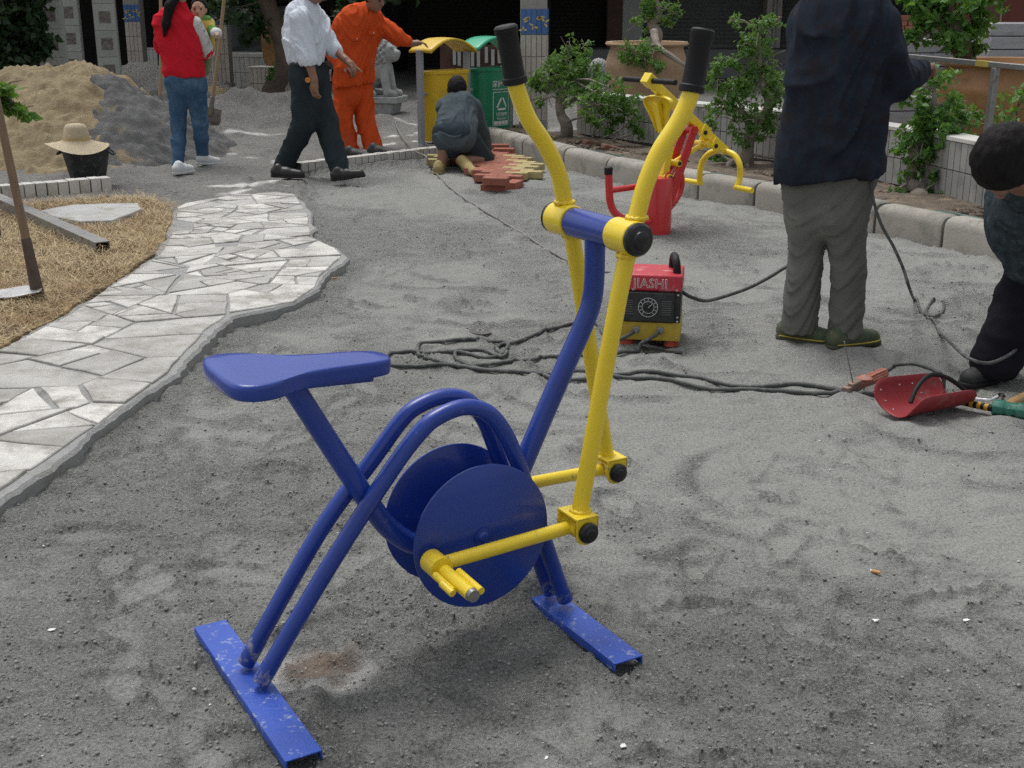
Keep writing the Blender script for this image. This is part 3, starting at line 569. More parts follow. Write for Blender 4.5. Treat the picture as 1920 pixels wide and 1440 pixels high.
# front column with bend, cross sleeve
pp = smooth_path([BK(0.270, 0, .375), BK(0.33, 0, .496), BK(0.405, 0, .641), BK(0.440, 0, .707), BK(0.464, 0, .765), BK(0.471, 0, .83), BK(0.470, 0, .925)], 8)
MB().tube(pp, 0.0235, 20).build('column', M['blue'], t, ang=60)
MB().tube([BK(0.468, -0.083, .937), BK(0.468, 0.083, .937)], 0.0335, 28).build('cross_sleeve', M['blue'], t, ang=50)
def lever(side, pts, grip0, grip1, low, capsgn):
    root = thing_part = None
    sp = smooth_path([BK(*q) for q in pts], 8)
    lv = MB().tube(sp, 0.0195, 20).build('lever', M['yellow'], t, ang=60)
    MB().tube([BK(0.468, side * 0.086, .937), BK(0.468, side * 0.163, .937)], 0.0375, 28).build('collar', M['yellow'], lv, ang=50, bevel=0.003)
    MB().lathe([(0.036, 0), (0.0365, 0.008), (0.032, 0.014), (0.021, 0.017), (0.019, 0.021), (0.012, 0.024), (0.001, 0.025)], BK(0.468, side * 0.1635, .937), BV * side, n=28).build('end_cap', M['plastic'], lv, ang=30)
    for zz, nx_ in ((0.977, 1), (0.897, 0)): uu = np.interp(zz, [q[2] for q in pts][::-1], [q[0] for q in pts][::-1]); weld(BK(uu, side * 0.13, zz), BK(uu, 0, zz + 0.02) - BK(uu, 0, zz), 0.0205, lv, M['yellowworn'])
    weld(BK(np.interp(0.33, [q[2] for q in pts][::-1], [q[0] for q in pts][::-1]), side * 0.13, 0.324), A(0, 0, 1), 0.0205, lv, M['yellowworn'])
    a, b = BK(*grip0), BK(*grip1); d = unit(b - a)
    MB().lathe([(0.0245, -0.002), (0.0275, 0.0), (0.0275, 0.012), (0.0245, 0.015), (0.0238, 0.03), (0.0238, np.linalg.norm(b - a) - 0.02), (0.0262, np.linalg.norm(b - a) - 0.016), (0.0262, np.linalg.norm(b - a) - 0.004), (0.022, np.linalg.norm(b - a)), (0.001, np.linalg.norm(b - a) + 0.001)], a, d, n=28).build('grip', M['rubber'], lv, ang=40)
    # fork bracket at the lower end, pivot boss, caps
    c = BK(*low); R = np.array([BU, BV, A(0, 0, 1)]).T; th = 0.005
    br = MB(); br.box(c + A(0, 0, 0.034), (0.058, 0.082, th), R)
    for s_ in (-1, 1):
        pl = [(-0.029, 0.0315), (0.029, 0.0315), (0.029, -0.012), (0.02, -0.026), (0.0, -0.031), (-0.02, -0.026), (-0.029, -0.012)]
        br.prism(pl, c + BV * s_ * 0.0385, BU, A(0, 0, 1), BV, -th / 2, th / 2)
    br.build('fork_bracket', M['yellowworn'], lv, bevel=0.002)
    for s_ in (-1, 1): MB().lathe([(0.024, 0), (0.0245, 0.007), (0.021, 0.012), (0.013, 0.0145), (0.011, 0.017), (0.001, 0.0185)], c + BV * s_ * 0.0412, BV * s_, n=24).build('pivot_cap', M['plastic'], lv, ang=30)
    return lv
lever(-1, [(0.640, -.13, 1.315), (0.622, -.13, 1.233), (0.592, -.13, 1.175), (0.545, -.13, 1.115), (0.512, -.13, 1.050), (0.492, -.13, 0.985), (0.468, -.13, 0.90), (0.412, -.13, 0.62), (0.358, -.13, 0.325)], (0.6235, -.13, 1.237), (0.6485, -.13, 1.366), (0.352, -.13, 0.286), -1)
lever(1, [(0.322, .13, 1.325), (0.340, .13, 1.247), (0.371, .13, 1.174), (0.415, .13, 1.115), (0.452, .13, 1.048), (0.470, .13, 0.98), (0.492, .13, 0.90), (0.548, .13, 0.62), (0.606, .13, 0.325)], (0.339, .13, 1.250), (0.3135, .13, 1.372), (0.613, .13, 0.290), 1)
for v, a, b in ((-0.125, (-0.003, 0.272), (0.352, 0.286)), (0.125, (0.271, 0.300), (0.613, 0.290))):
    lk = MB().tube([BK(a[0], v, a[1]), BK(b[0], v, b[1])], 0.0155, 18).build('link_rod', M['yellowworn'], t, ang=60)
    MB().tube([BK(b[0], v - 0.03, b[1]), BK(b[0], v + 0.03, b[1])], 0.0255, 22).build('pivot_boss', M['yellowworn'], lk, ang=50)
    s_ = -1 if v < 0 else 1
    MB().tube([BK(a[0], v - 0.026, a[1]), BK(a[0], v + 0.026, a[1])], 0.0265, 22).build('crank_boss', M['yellowworn'], lk, ang=50)
    MB().tube([BK(a[0], v - s_ * 0.05, a[1]), BK(a[0], v + s_ * 0.028, a[1])], 0.014, 16).build('crank_pin', M['yellowworn'], lk)
    pdl = MB().tube([BK(a[0] + 0.004, v + s_ * 0.026, a[1] - 0.004), BK(a[0] + 0.012, v + s_ * 0.135, a[1] - 0.012)], 0.0155, 18).build('pedal', M['yellowworn'], t, ang=60)
    MB().tube([BK(a[0] + 0.012, v + s_ * 0.134, a[1] - 0.012), BK(a[0] + 0.0125, v + s_ * 0.146, a[1] - 0.0125)], [0.0148, 0.0135], 18).build('axle_end', M['steel'], pdl)
    for o_, l0, l1 in ((-0.026, 0.035, 0.105), (-0.030, 0.075, 0.112), (0.024, 0.045, 0.135)):
        MB().tube([BK(a[0] + o_ + 0.005, v + s_ * l0, a[1] + 0.004 - abs(o_) * 0.3), BK(a[0] + o_ + 0.011, v + s_ * l1, a[1] - 0.004 - abs(o_) * 0.3)], 0.0085, 12).build('pedal_rib', M['yellowworn'], pdl)

# ------------------------------------------------------------------ red and yellow rider machine behind
RC = G(1228, 441); RF = unit((0.82, 0.57, 0)); RL = A(0.57, -0.82, 0); RC = RC + A(0.0, 0.10, 0)
def on(x, y, off=0.0):
    "point of the machine's centre plane (shifted sideways by off) at a photo pixel"
    d = ray(x, y); c = A(0, 0, CAM_H); tt = ((RC - c) @ RL + off) / (d @ RL); return c + d * tt
t = thing('rider_machine', 'red and yellow seated rider exerciser by the kerb', 'exercise machine', RC)
MB().lathe([(0.113, -0.03), (0.113, 0.350), (0.108, 0.357), (0.001, 0.359)], RC, n=32).build('post', M['red'], t, ang=40)
top = on(1293, 243); bot = on(1256, 352)
for s_ in (-0.045, 0.045):
    mb = MB(); d = unit(top - bot); ex_ = unit(np.cross(RL, d)); mb.prism([(-0.030, -0.14), (0.040, -0.10), (0.032, np.linalg.norm(top - bot) + 0.02), (-0.026, np.linalg.norm(top - bot) + 0.02)], bot + RL * s_, ex_, d, RL, -0.006, 0.006); mb.build('arm_plate', M['red'], t, bevel=0.002)
MB().tube([top - RL * 0.056, top + RL * 0.056], 0.026, 16).build('pivot_tube', M['red'], t)
a, b = on(1212, 146), on(1358, 283); d = unit(b - a); R = frame3(d)
bm_ = MB().box((a + b) / 2, (np.linalg.norm(b - a), 0.055, 0.055), R).build('beam', M['yellow'], t, bevel=0.004)
hbp = a + d * 0.03 + R @ A(0, 0, 0.0)
MB().tube([hbp - RL * 0.24, hbp + RL * 0.24], 0.017, 14).build('handlebar', M['rubber'], t)
MB().box(hbp, (0.075, 0.07, 0.068), R).build('clamp', M['yellow'], bm_, bevel=0.004)
for px in ((1308, 247), (1328, 272)):
    c = on(*px)
    for s_ in (-1, 1):
        mb = MB(); mb.prism([(-0.03, -0.03), (0.03, -0.03), (0.035, 0.048), (-0.035, 0.048)], c + RL * s_ * 0.068, R[:, 0], R[:, 2], RL, -0.004, 0.004); mb.build('lug', M['yellow'], bm_, bevel=0.002)
        MB().lathe([(0.015, 0), (0.014, 0.006), (0.001, 0.008)], c + RL * s_ * 0.073, RL * s_, n=14).build('bolt_cap', M['plastic'], bm_)
fk = b
for s_, x1, y1, arc in ((-1, 1313, 346, [(1350, 281, .03), (1331, 287, .09), (1317, 303, .15), (1312, 325, .16)]), (1, 1379, 355, [(1360, 283, .02), (1377, 291, .10), (1387, 310, .155), (1387, 334, .16)])):
    o_ = s_ * 0.16; pe = on(x1, y1, o_) 
    pts = [b - d * 0.05] + [on(x, y, s_ * o2) for x, y, o2 in arc] + [pe]
    fk = MB().tube(smooth_path(pts, 7), 0.020, 14).build('foot_fork', M['yellow'], t, ang=60)
    MB().tube([pe + A(0, 0, 0.012) - RL * s_ * 0.0, pe + A(0, 0, 0.010) + RL * s_ * 0.15], 0.018, 14).build('foot_peg', M['yellow'], fk)
p1, p2 = on(1262, 305), on(1318, 270)
lk = MB().tube([p1, p2], 0.016, 12).build('link_rod', M['yellow'], t); 
for p in (p1, p2): MB().tube([p - RL * 0.062, p + RL * 0.062], 0.022, 14).build('link_boss', M['yellow'], lk)
s0, s1 = on(1243, 332), on(1262, 232); ds = unit(s1 - s0)
sa = MB().box((s0 + s1) / 2, (np.linalg.norm(s1 - s0), 0.05, 0.05), frame3(ds)).build('seat_arm', M['yellow'], t, bevel=0.004)
MB().tube([s0 - RL * 0.07, s0 + RL * 0.07], 0.026, 14).build('arm_pivot', M['yellow'], sa)
for s_ in (-1, 1):
    mb = MB(); mb.prism([(-0.032, -0.06), (0.032, -0.06), (0.032, 0.01), (0.016, 0.034), (-0.016, 0.034), (-0.032, 0.01)], s0 + RL * s_ * 0.052 , RF, A(0, 0, 1), RL, -0.005, 0.005); mb.build('bracket', M['red'], t)
    MB().lathe([(0.017, 0), (0.016, 0.007), (0.001, 0.009)], s0 + RL * s_ * 0.073, RL * s_, n=14).build('bolt_cap', M['plastic'], sa)
    MB().lathe([(0.014, 0), (0.013, 0.006), (0.001, 0.008)], p1 + RL * s_ * 0.063, RL * s_, n=14).build('bolt_cap', M['plastic'], lk)
# saddle: shell with a turned-down rim, wide end up
q0, q1 = on(1244, 247), on(1233, 186); dz_ = unit(q1 - q0); ln = np.linalg.norm(q1 - q0) * 1.05
ol = [(0, -0.05), (0.0, 0.05), (0.25, 0.058), (0.55, 0.085), (0.8, 0.125), (0.95, 0.12), (1.03, 0.07), (1.05, 0.0)]; ol = ol + [(x, -y) for x, y in ol[::-1][1:-1]]
sm = [q[:2] for q in smooth_path([A(x * ln, y, 0) for x, y in ol + [ol[0]]], 4)][:-1]; nn_ = unit(np.cross(RL, dz_)); nn_ = nn_ if nn_[1] > 0 else -nn_
mb = MB(); n = len(sm)
for s_, z in ((1.0, -0.028), (1.02, -0.01), (0.98, 0.004), (0.9, 0.012), (0.5, 0.004)): mb.v += [tuple(q0 + dz_ * (x * s_ + (1 - s_) * ln * 0.5) + RL * y * s_ + nn_ * (z + 0.25 * y * y + 0.04 * (x / ln - 0.4) ** 2)) for x, y in sm]
mb.f = [(i * n + k, i * n + (k + 1) % n, (i + 1) * n + (k + 1) % n, (i + 1) * n + k) for i in range(4) for k in range(n)] + [tuple(range(4 * n, 5 * n))]
so2 = mb.build('saddle', M['yellow'], t, ang=60); md_ = so2.modifiers.new('solid', 'SOLIDIFY'); md_.thickness = 0.004
MB().box(q0 + dz_ * ln * 0.45 - nn_ * 0.012, (ln * 0.85, 0.045, 0.03), frame3(dz_, nn_)).build('saddle_rib', M['yellow'], so2)
# red hand hoops beside the post
def L_(x, y, Y): return D(x, y, Y)
hp = smooth_path([L_(1141, 318, 7.62), L_(1142, 350, 7.62), L_(1144, 378, 7.62), L_(1152, 398, 7.62), L_(1170, 411, 7.63), L_(1190, 416, 7.66), L_(1214, 416, 7.70)], 6)
h1 = MB().tube(hp, 0.024, 14).build('side_hoop', M['red'], t, ang=60)
MB().lathe([(0.026, -0.03), (0.027, 0.012), (0.02, 0.018), (0.001, 0.02)], hp[0], (0, 0, 1), n=16).build('hoop_cap', M['rubber'], h1)
MB().lathe([(0.024, 0), (0.02, 0.014), (0.001, 0.02)], hp[-1], hp[-1] - hp[-2], n=14).build('hoop_end', M['red'], h1)
MB().tube([L_(1144, 357, 7.62), RC + A(-0.08, 0, 0.30)], 0.020, 12).build('hoop_arm', M['red'], h1)
hp = smooth_path([RC + A(0.09, 0.02, 0.36), L_(1266, 312, 8.1), L_(1277, 330, 8.1), L_(1276, 355, 8.1), L_(1266, 376, 8.06), L_(1250, 393, 7.98), RC + A(0.06, 0.03, 0.18)], 6)
MB().tube(hp, 0.022, 14).build('side_hoop', M['red'], t, ang=60)
# ------------------------------------------------------------------ text helper
def text_mesh(s, size, origin, ex, ey, name, mat_, parent, depth=0.0006, align='CENTER', outline=0.0):
    cu = bpy.data.curves.new('lettering', 'FONT'); cu.body = s; cu.size = size; cu.align_x = align; cu.align_y = 'CENTER'; cu.resolution_u = 2
    if outline: cu.fill_mode = 'NONE'; cu.bevel_depth = outline; cu.bevel_resolution = 0
    else: cu.extrude = depth
    o = bpy.data.objects.new('lettering', cu); COL.objects.link(o); dg = bpy.context.evaluated_depsgraph_get(); dg.update()
    me = bpy.data.meshes.new_from_object(o.evaluated_get(dg)); bpy.data.objects.remove(o); bpy.data.curves.remove(cu)
    ex, ey = unit(ex), unit(ey); ez = np.cross(ex, ey); off = OFF[parent]; me.materials.clear()
    R = Matrix(np.array([ex, ey, ez]).T.tolist()).to_4x4(); R.translation = Vector(np.asarray(origin, float) - off); me.transform(R); me.name = name
    return link_mesh(name, me, mat_, parent)
M['white'] = mat('white lettering paint', (0.75, 0.75, 0.73), 0.6, 0.05)
M['redprint'] = mat('red lettering paint', (0.50, 0.03, 0.02), 0.6, 0.05)

# ------------------------------------------------------------------ welding machine
wl, wr = G(1166, 650), G(1276, 655); ex_ = unit(wr - wl); ey_ = A(-ex_[1], ex_[0], 0); W_ = 0.268; wc = (wl + wr) / 2; wc[2] = 0; wc = wc - ex_ * 0.012
WR = np.array([ex_, ey_, A(0, 0, 1)]).T; Lg = 0.23
def wp(x, y, z): return wc + ex_ * x + ey_ * y + A(0, 0, z)
t = thing('welding_machine', 'small red black and yellow welding machine on the sand', 'welding machine', wc)
M['wred'] = mat('red sheet metal', (0.52, 0.035, 0.055), 0.4, 0.08, 6, 0.05, 60, dirt=(0.55, 0.25, 0.25), dscale=10, damt=0.25)
M['wblack'] = mat('black sheet metal', (0.022, 0.023, 0.024), 0.5, 0.2, 10, 0.05, 60, dirt=(0.07, 0.07, 0.065), dscale=12, damt=0.35)
M['wyellow'] = mat('dusty yellow sheet metal', (0.52, 0.37, 0.035), 0.5, 0.1, 6, 0.05, 60, dirt=(0.33, 0.25, 0.08), dscale=9, damt=0.4)
M['orangefoot'] = mat('red rubber foot', (0.45, 0.06, 0.03), 0.6, 0.15, 20)
MB().box(wp(0, Lg / 2, 0.284), (W_, Lg, 0.072), WR).build('top_cover', M['wred'], t, bevel=0.008)
MB().box(wp(0, Lg / 2, 0.180), (W_ - 0.008, Lg - 0.012, 0.134), WR).build('body', M['wblack'], t, bevel=0.003)
MB().box(wp(0, Lg / 2, 0.0725), (W_ - 0.002, Lg - 0.004, 0.080), WR).build('lower_panel', M['wyellow'], t, bevel=0.003)
pn = MB().box(wp(-0.008, -0.004, 0.182), (W_ - 0.045, 0.02, 0.126), WR).build('front_panel', M['wblack'], t, bevel=0.003)
for x in (-0.115, 0.115):
    for y in (0.02, Lg - 0.03): MB().lathe([(0.030, 0.0), (0.033, 0.006), (0.027, 0.032), (0.001, 0.032)], wp(x * 0.83, y + 0.02, 0), n=16).build('foot', M['orangefoot'], t)
hd = MB(); hpts = smooth_path([wp(0.108, 0.055, 0.318), wp(0.106, 0.058, 0.350), wp(0.100, 0.075, 0.372), wp(0.094, 0.11, 0.380), wp(0.088, 0.155, 0.374), wp(0.084, 0.175, 0.35), wp(0.083, 0.178, 0.318)], 6)
hd.tube(hpts, 0.017, 10); hd.build('handle', M['rubber'], t)
for x in (-0.088, 0.074):
    for k in range(7): MB().box(wp(x - 0.002, -0.0145, 0.153 + k * 0.0095), (0.040, 0.0025, 0.0028), WR).build('vent_slot', mat('vent edge grey', (0.13, 0.13, 0.13), 0.5), pn)
dc = wp(-0.006, -0.0145, 0.182)
dl = MB().lathe([(0.022, 0.0), (0.022, 0.006), (0.017, 0.016), (0.001, 0.017)], dc, -ey_, n=28).build('dial_knob', M['plastic'], t, ang=30)
for r0, r1 in ((0.0245, 0.0265), (0.040, 0.0418)):
    MB().lathe([(r0, 0), (r0, 0.0012), (r1, 0.0012), (r1, 0.0)], dc, -ey_, n=40, close=True).build('dial_ring', M['white'], dl)
for k in range(11):
    a = math.radians(-50 + 28 * k); MB().box(dc + ex_ * math.cos(a) * 0.0335 + A(0, 0, 1) * math.sin(a) * 0.0335 - ey_ * 0.0006, (0.0075, 0.0012, 0.0022), WR @ np.array([[math.cos(a), 0, -math.sin(a)], [0, 1, 0], [math.sin(a), 0, math.cos(a)]])).build('dial_mark', M['white'], dl)
MB().box(dc + ex_ * 0.009 + A(0, 0, 0.010) - ey_ * 0.0172, (0.020, 0.001, 0.002), WR @ np.array([[0.7, 0, -0.7], [0, 1, 0], [0.7, 0, 0.7]])).build('pointer', M['white'], dl)
text_mesh('JIASHI', 0.056, wp(0.0, -0.0015, 0.281), ex_, A(0, 0, 1), 'maker_lettering', M['white'], t, outline=0.0011)
MB().box(wp(-0.116, -0.001, 0.302), (0.02, 0.002, 0.014), WR).build('sticker', M['white'], t)
for x, z in ((0.112, 0.258), (0.118, 0.237), (0.118, 0.14), (0.118, 0.122), (0.118, 0.05), (-0.118, 0.258)):
    MB().lathe([(0.0055, 0), (0.004, 0.003), (0.001, 0.0035)], wp(x, -0.0008, z), -ey_, n=10).build('screw', M['chrome'], t)
terms = []
for x in (-0.055, 0.048):
    p = wp(x, -0.001, 0.080); b_ = MB().lathe([(0.016, 0), (0.016, 0.006), (0.009, 0.008), (0.009, 0.022), (0.001, 0.023)], p, -ey_, n=14).build('terminal', M['steel'], t); terms.append(p - ey_ * 0.02)
MB().box(wp(0.055, -0.02, 0.004), (0.16, 0.14, 0.004), rotz(0.25) @ WR).build('base_board', M['wblack'], t)

# ------------------------------------------------------------------ cables
def cable(name, label, pts, r, mat_, cat='cable', n=8, nn=9):
    sp = smooth_path(pts, n); gz_ = np.array([ground_z(p[0], p[1]) for p in sp]); kk = np.ones(7) / 7; gs_ = np.convolve(np.pad(gz_, 3, mode='edge'), kk, mode='valid'); sp = [A(p[0], p[1], max(p[2] if p[2] > 0.03 else 0.0, gs_[q] + r * 0.9, gz_[q] + r * 0.45)) for q, p in enumerate(sp)]
    return tag(MB().tube(sp, r, nn).build(name, mat_, None, ang=180, at=sp[len(sp) // 2] * A(1, 1, 0)), label, cat)
def gp(*l, z=0.012): return [G(x, y, z) for x, y in l]
r_ = 0.0085
t1, t2 = terms
cable('welding_cable', 'thick black welding cable looped in the coil and running to the holder', [t1 + ey_ * 0.012, t1 - ey_ * 0.015 - ex_ * 0.03 + A(0, 0, -0.018), t1 - ey_ * 0.02 - ex_ * 0.085 + A(0, 0, -0.05)] + gp((1140, 657), (1095, 660), (1030, 664), (985, 671), (930, 676), (880, 681), (835, 682), (800, 675), (784, 660), (786, 648), (802, 641), (840, 640), (890, 638), (935, 636), (950, 640), (952, 650), (940, 662), (912, 668), (875, 663), (830, 661), (785, 658), (750, 658), (728, 663), (722, 675), (738, 684), (790, 687), (850, 683)) + gp((905, 688), (960, 691), (1010, 694), (1040, 704), (1090, 706), (1150, 701), (1200, 699), (1260, 703), (1330, 714), (1420, 723), (1500, 722), (1560, 729), (1600, 734), (1660, 730), (1705, 727)), r_, M['cable'])
cable('welding_cable', 'thick black earth cable crossing the coil towards the red mask', [t2 + ey_ * 0.012, t2 - ey_ * 0.018 - ex_ * 0.02 + A(0, 0, -0.014), t2 - ey_ * 0.035 - ex_ * 0.085 + A(0, 0, -0.05), t2 - ey_ * 0.05 - ex_ * 0.14 + A(0, 0, -0.068)] + gp((1150, 655), (1132, 630), (1118, 610), (1085, 607), (1045, 613), (1000, 628), (960, 640), (940, 641), (930, 650), (938, 660), (950, 664), (945, 668), (930, 664), (905, 657), (880, 656), (862, 658), (853, 665), (862, 674), (885, 683), (920, 689), (975, 691), (1030, 697), (1090, 690), (1150, 703), (1220, 709), (1300, 722), (1400, 728), (1480, 733), (1560, 738), (1640, 740), (1700, 738)), r_, M['cable'])
cable('power_cable', 'thin grey power cable from the bins across the sand to the welder', gp((735, 218), (745, 240), z=0.09) + gp((758, 262), (778, 283), z=0.09) + [G(797, 292, 0.14), G(803, 303, 0.10)] + gp((812, 318), (838, 346), (880, 376), (930, 405), (980, 436), (1030, 466), (1075, 490), (1120, 505), (1165, 520)) + [wp(-0.05, Lg + 0.05, 0.06), wp(-0.02, Lg - 0.02, 0.10)], 0.0065, M['cablegrey'])
cable('power_cable', 'black cable from the welder towards the man in the dark jacket', [wp(0.128, Lg * 0.7, 0.215), wp(0.18, Lg * 0.7, 0.19), D(1330, 563, 5.3), D(1395, 543, 5.35), D(1440, 521, 5.4), D(1478, 498, 5.45), D(1530, 475, 5.5), D(1580, 440, 5.5), D(1625, 390, 5.4)], 0.0085, M['cable'])
lp_ = [D(1634, 335, 4.98), D(1637, 372, 4.98), D(1652, 420, 4.95), D(1675, 462, 4.92), D(1694, 505, 4.9), D(1705, 540, 4.9)] + gp((1714, 562), (1728, 583), (1745, 590), (1762, 586), (1770, 574), (1766, 565), (1755, 562), (1744, 567), (1737, 580), (1742, 596), (1760, 620)) + [D(1785, 645, 4.62), D(1815, 671, 4.36), D(1850, 681, 4.33), D(1880, 672, 4.36), D(1905, 655, 4.5), D(1930, 620, 4.7)]
cable('welding_cable', 'thin dark cable hanging from the dark jacket with one loop on the sand', lp_, 0.0065, M['cable'])

# ------------------------------------------------------------------ electrode holder, mask, hammers, spanner, disc
M['copperred'] = mat('worn red fibre handle', (0.42, 0.15, 0.10), 0.7, 0.2, 20, 0.3, 80, dirt=(0.30, 0.26, 0.23), dscale=22, damt=0.5)
M['rawmetal'] = mat('worn copper jaw', (0.30, 0.21, 0.17), 0.5, 0.3, 20, 0.2, 80, metal=0.4)
hc = G(1607, 727); d = unit(G(1648, 706, 0.05) - G(1603, 726, 0.035)); t = thing('electrode_holder', 'worn red electrode holder clamp with a thin rod on the sand', 'welding clamp', hc)
a = G(1603, 724, 0.035); R = frame3(d)
MB().box(a, (0.055, 0.03, 0.04), R).build('jaw', M['rawmetal'], t, bevel=0.005); MB().box(a - d * 0.045 - A(0, 0, 0.005), (0.022, 0.034, 0.034), R).build('jaw_tip', M['rawmetal'], t, bevel=0.004)
gs = MB().tube([a + d * 0.02, a + d * 0.05, a + d * 0.075, a + d * 0.18], [0.014, 0.018, 0.019, 0.020], 12).build('handle', M['copperred'], t)
for k in range(6):
    an = k * math.pi / 3; off_ = R @ A(0, math.cos(an), math.sin(an)) * 0.019; MB().box(a + d * 0.13 + off_, (0.09, 0.006, 0.006), R).build('handle_rib', M['copperred'], gs)
MB().lathe([(0.022, 0), (0.03, 0.004), (0.001, 0.02)], a + d * 0.055 + A(0, 0, 0.012), (0, 0, 1), n=14).build('guard', M['copperred'], t)
d2 = unit(G(1655, 716, 0.03) - G(1610, 727, 0.03)); MB().tube([a + d2 * 0.02 - A(0, 0, 0.01), a + d2 * 0.11, a + d2 * 0.15], [0.008, 0.009, 0.011], 10).build('trigger', M['copperred'], t)
MB().tube([a - d * 0.012 + A(0, 0, 0.01), D(1583, 640, 4.40)], 0.0028, 6).build('rod', M['steel'], t)
MB().tube([a + d * 0.055 - A(0, 0, 0.01), G(1620, 732, 0.0)], 0.003, 6).build('spring_pin', M['steel'], t)
he = a + d * 0.18
cable('welding_cable', 'black cable arching from the electrode holder to the red mask', [he - d * 0.01, he + d * 0.06 + A(0, 0, 0.012), D(1680, 684, 4.55), D(1712, 682, 4.53), D(1742, 690, 4.48), D(1764, 702, 4.42), G(1768, 718, 0.012), G(1740, 728), G(1700, 734)], 0.0085, M['cable'])
# hand-held welding shield lying on its back: trough of red board with a cable handle
M['mask'] = mat('red fibre board', (0.27, 0.022, 0.028), 0.55, 0.12, 8, 0.05, 60, dirt=(0.25, 0.10, 0.09), dscale=12, damt=0.25)
mc = G(1735, 772); mu = unit(G(1800, 745) - G(1675, 770)); mv = A(-mu[1], mu[0], 0); t = thing('welding_shield', 'curved dark red welding shield lying open with a black handle', 'welding mask', mc)
mb = MB(); nu, nv = 22, 16; Lm, Wm = 0.31, 0.20
for i in range(nu + 1):
    s_ = i / nu; e_ = abs(2 * s_ - 1); half = 1.52 * (1 - 0.42 * e_ ** 7); L0 = -Lm / 2 + Lm * s_
    for j in range(nv + 1):
        q_ = 2 * j / nv - 1; ang_ = q_ * half; rr_ = 0.112 - 0.018 * s_
        mb.v.append(tuple(mc + mu * (L0 + 0.03 * (1 - math.cos(ang_)) * (1 if s_ > .5 else -1) * e_) + mv * rr_ * math.sin(ang_ + 0.06) + A(0, 0, 0.006 + rr_ * (1 - math.cos(ang_ + 0.06)) * 1.02)))
mb.f = [(i * (nv + 1) + j, i * (nv + 1) + j + 1, (i + 1) * (nv + 1) + j + 1, (i + 1) * (nv + 1) + j) for i in range(nu) for j in range(nv)]
sh = mb.build('shell', M['mask'], t, ang=180, recalc=False); md_ = sh.modifiers.new('solid', 'SOLIDIFY'); md_.thickness = 0.003
for u, q_ in ((-0.13, 1.1), (-0.125, 0.7), (-0.12, 0.3), (0.02, 1.2), (0.05, 0.8), (-0.04, 1.2), (0.1, -1.1), (-0.06, -1.2)):
    rr_ = 0.112 - 0.018 * (u / Lm + 0.5) - 0.002; MB().lathe([(0.0042, 0), (0.003, 0.0025), (0.001, 0.003)], mc + mu * u + mv * rr_ * math.sin(q_ + 0.06) + A(0, 0, 0.006 + (rr_ + 0.002) * 1.02 - rr_ * math.cos(q_ + 0.06)), -mv * math.sin(q_) + A(0, 0, math.cos(q_)), n=10).build('rivet', M['chrome'], t)
MB().tube(smooth_path([mc + mu * -0.10 - mv * 0.02 + A(0, 0, 0.055), mc + mu * -0.05 + mv * 0.0 + A(0, 0, 0.105), mc + mu * 0.03 + mv * 0.02 + A(0, 0, 0.13), mc + mu * 0.12 + mv * 0.02 + A(0, 0, 0.105), mc + mu * 0.19 + A(0, 0, 0.055)], 6), 0.0085, 10).build('handle', M['rubber'], t)
# club hammer, wooden handled hammer, spanner
M['hgreen'] = mat('green painted steel', (0.030, 0.17, 0.12), 0.45, 0.15, 14, 0.1, 80, dirt=(0.17, 0.17, 0.15), dscale=20, damt=0.35)
hc = G(1893, 783); t = thing('club_hammer', 'green headed hammer with a black and yellow striped handle', 'hammer', hc); hd_ = unit(G(1925, 784) - G(1860, 774)); R = frame3(hd_)
oc = [(math.cos(math.pi / 8 + k * math.pi / 4), math.sin(math.pi / 8 + k * math.pi / 4)) for k in range(8)]
mb = MB(); ce = hc + A(0, 0, 0.03)
for x, s_ in ((-0.062, 0.026), (-0.055, 0.030), (-0.025, 0.031), (-0.018, 0.027), (0.018, 0.027), (0.025, 0.031), (0.055, 0.030), (0.062, 0.026)): mb.v += [tuple(ce + R @ A(x, s_ * c_, s_ * s2)) for c_, s2 in oc]
mb.f = [(i * 8 + k, i * 8 + (k + 1) % 8, (i + 1) * 8 + (k + 1) % 8, (i + 1) * 8 + k) for i in range(7) for k in range(8)] + [tuple(range(8))[::-1], tuple(range(56, 64))]
hh_ = mb.build('head', M['hgreen'], t, bevel=0.002); MB().lathe([(0.015, 0), (0.013, 0.003), (0.001, 0.004)], ce - R[:, 1] * 0.028, -R[:, 1], n=16).build('eye_end', M['hgreen'], hh_)
e0, e1 = G(1862, 766, 0.03), G(1800, 753, 0.02)
for k in range(9):
    p0, p1 = e0 + (e1 - e0) * k / 9, e0 + (e1 - e0) * (k + 1) / 9; MB().tube([p0, p1], 0.0135 if k % 2 else 0.013, 12).build('handle_stripe', M['rubber'] if k % 2 == 0 else mat('amber stripe', (0.55, 0.30, 0.02), 0.5), t)
a, b = G(1888, 760, 0.025), G(1975, 715, 0.03); t = thing('hammer', 'pale wooden hammer handle behind the green hammer head', 'hammer', (a + b) / 2 * A(1, 1, 0)); MB().tube([a, b], [0.016, 0.018], 12).build('handle', mat('varnished handle', (0.45, 0.27, 0.11), 0.5, 0.15, 10, stretch=(5, 5, 1)), t)
MB().box(b, (0.05, 0.11, 0.045), frame3(b - a)).build('head', M['iron'], t, bevel=0.006)
sp = smooth_path([G(1795, 742, 0.02), G(1830, 748, 0.02), G(1850, 750, 0.022), G(1862, 748, 0.03), G(1872, 743, 0.04)], 6); t = thing('spanner', 'shiny offset ring spanner beside the red shield', 'spanner', sp[8] * A(1, 1, 0))
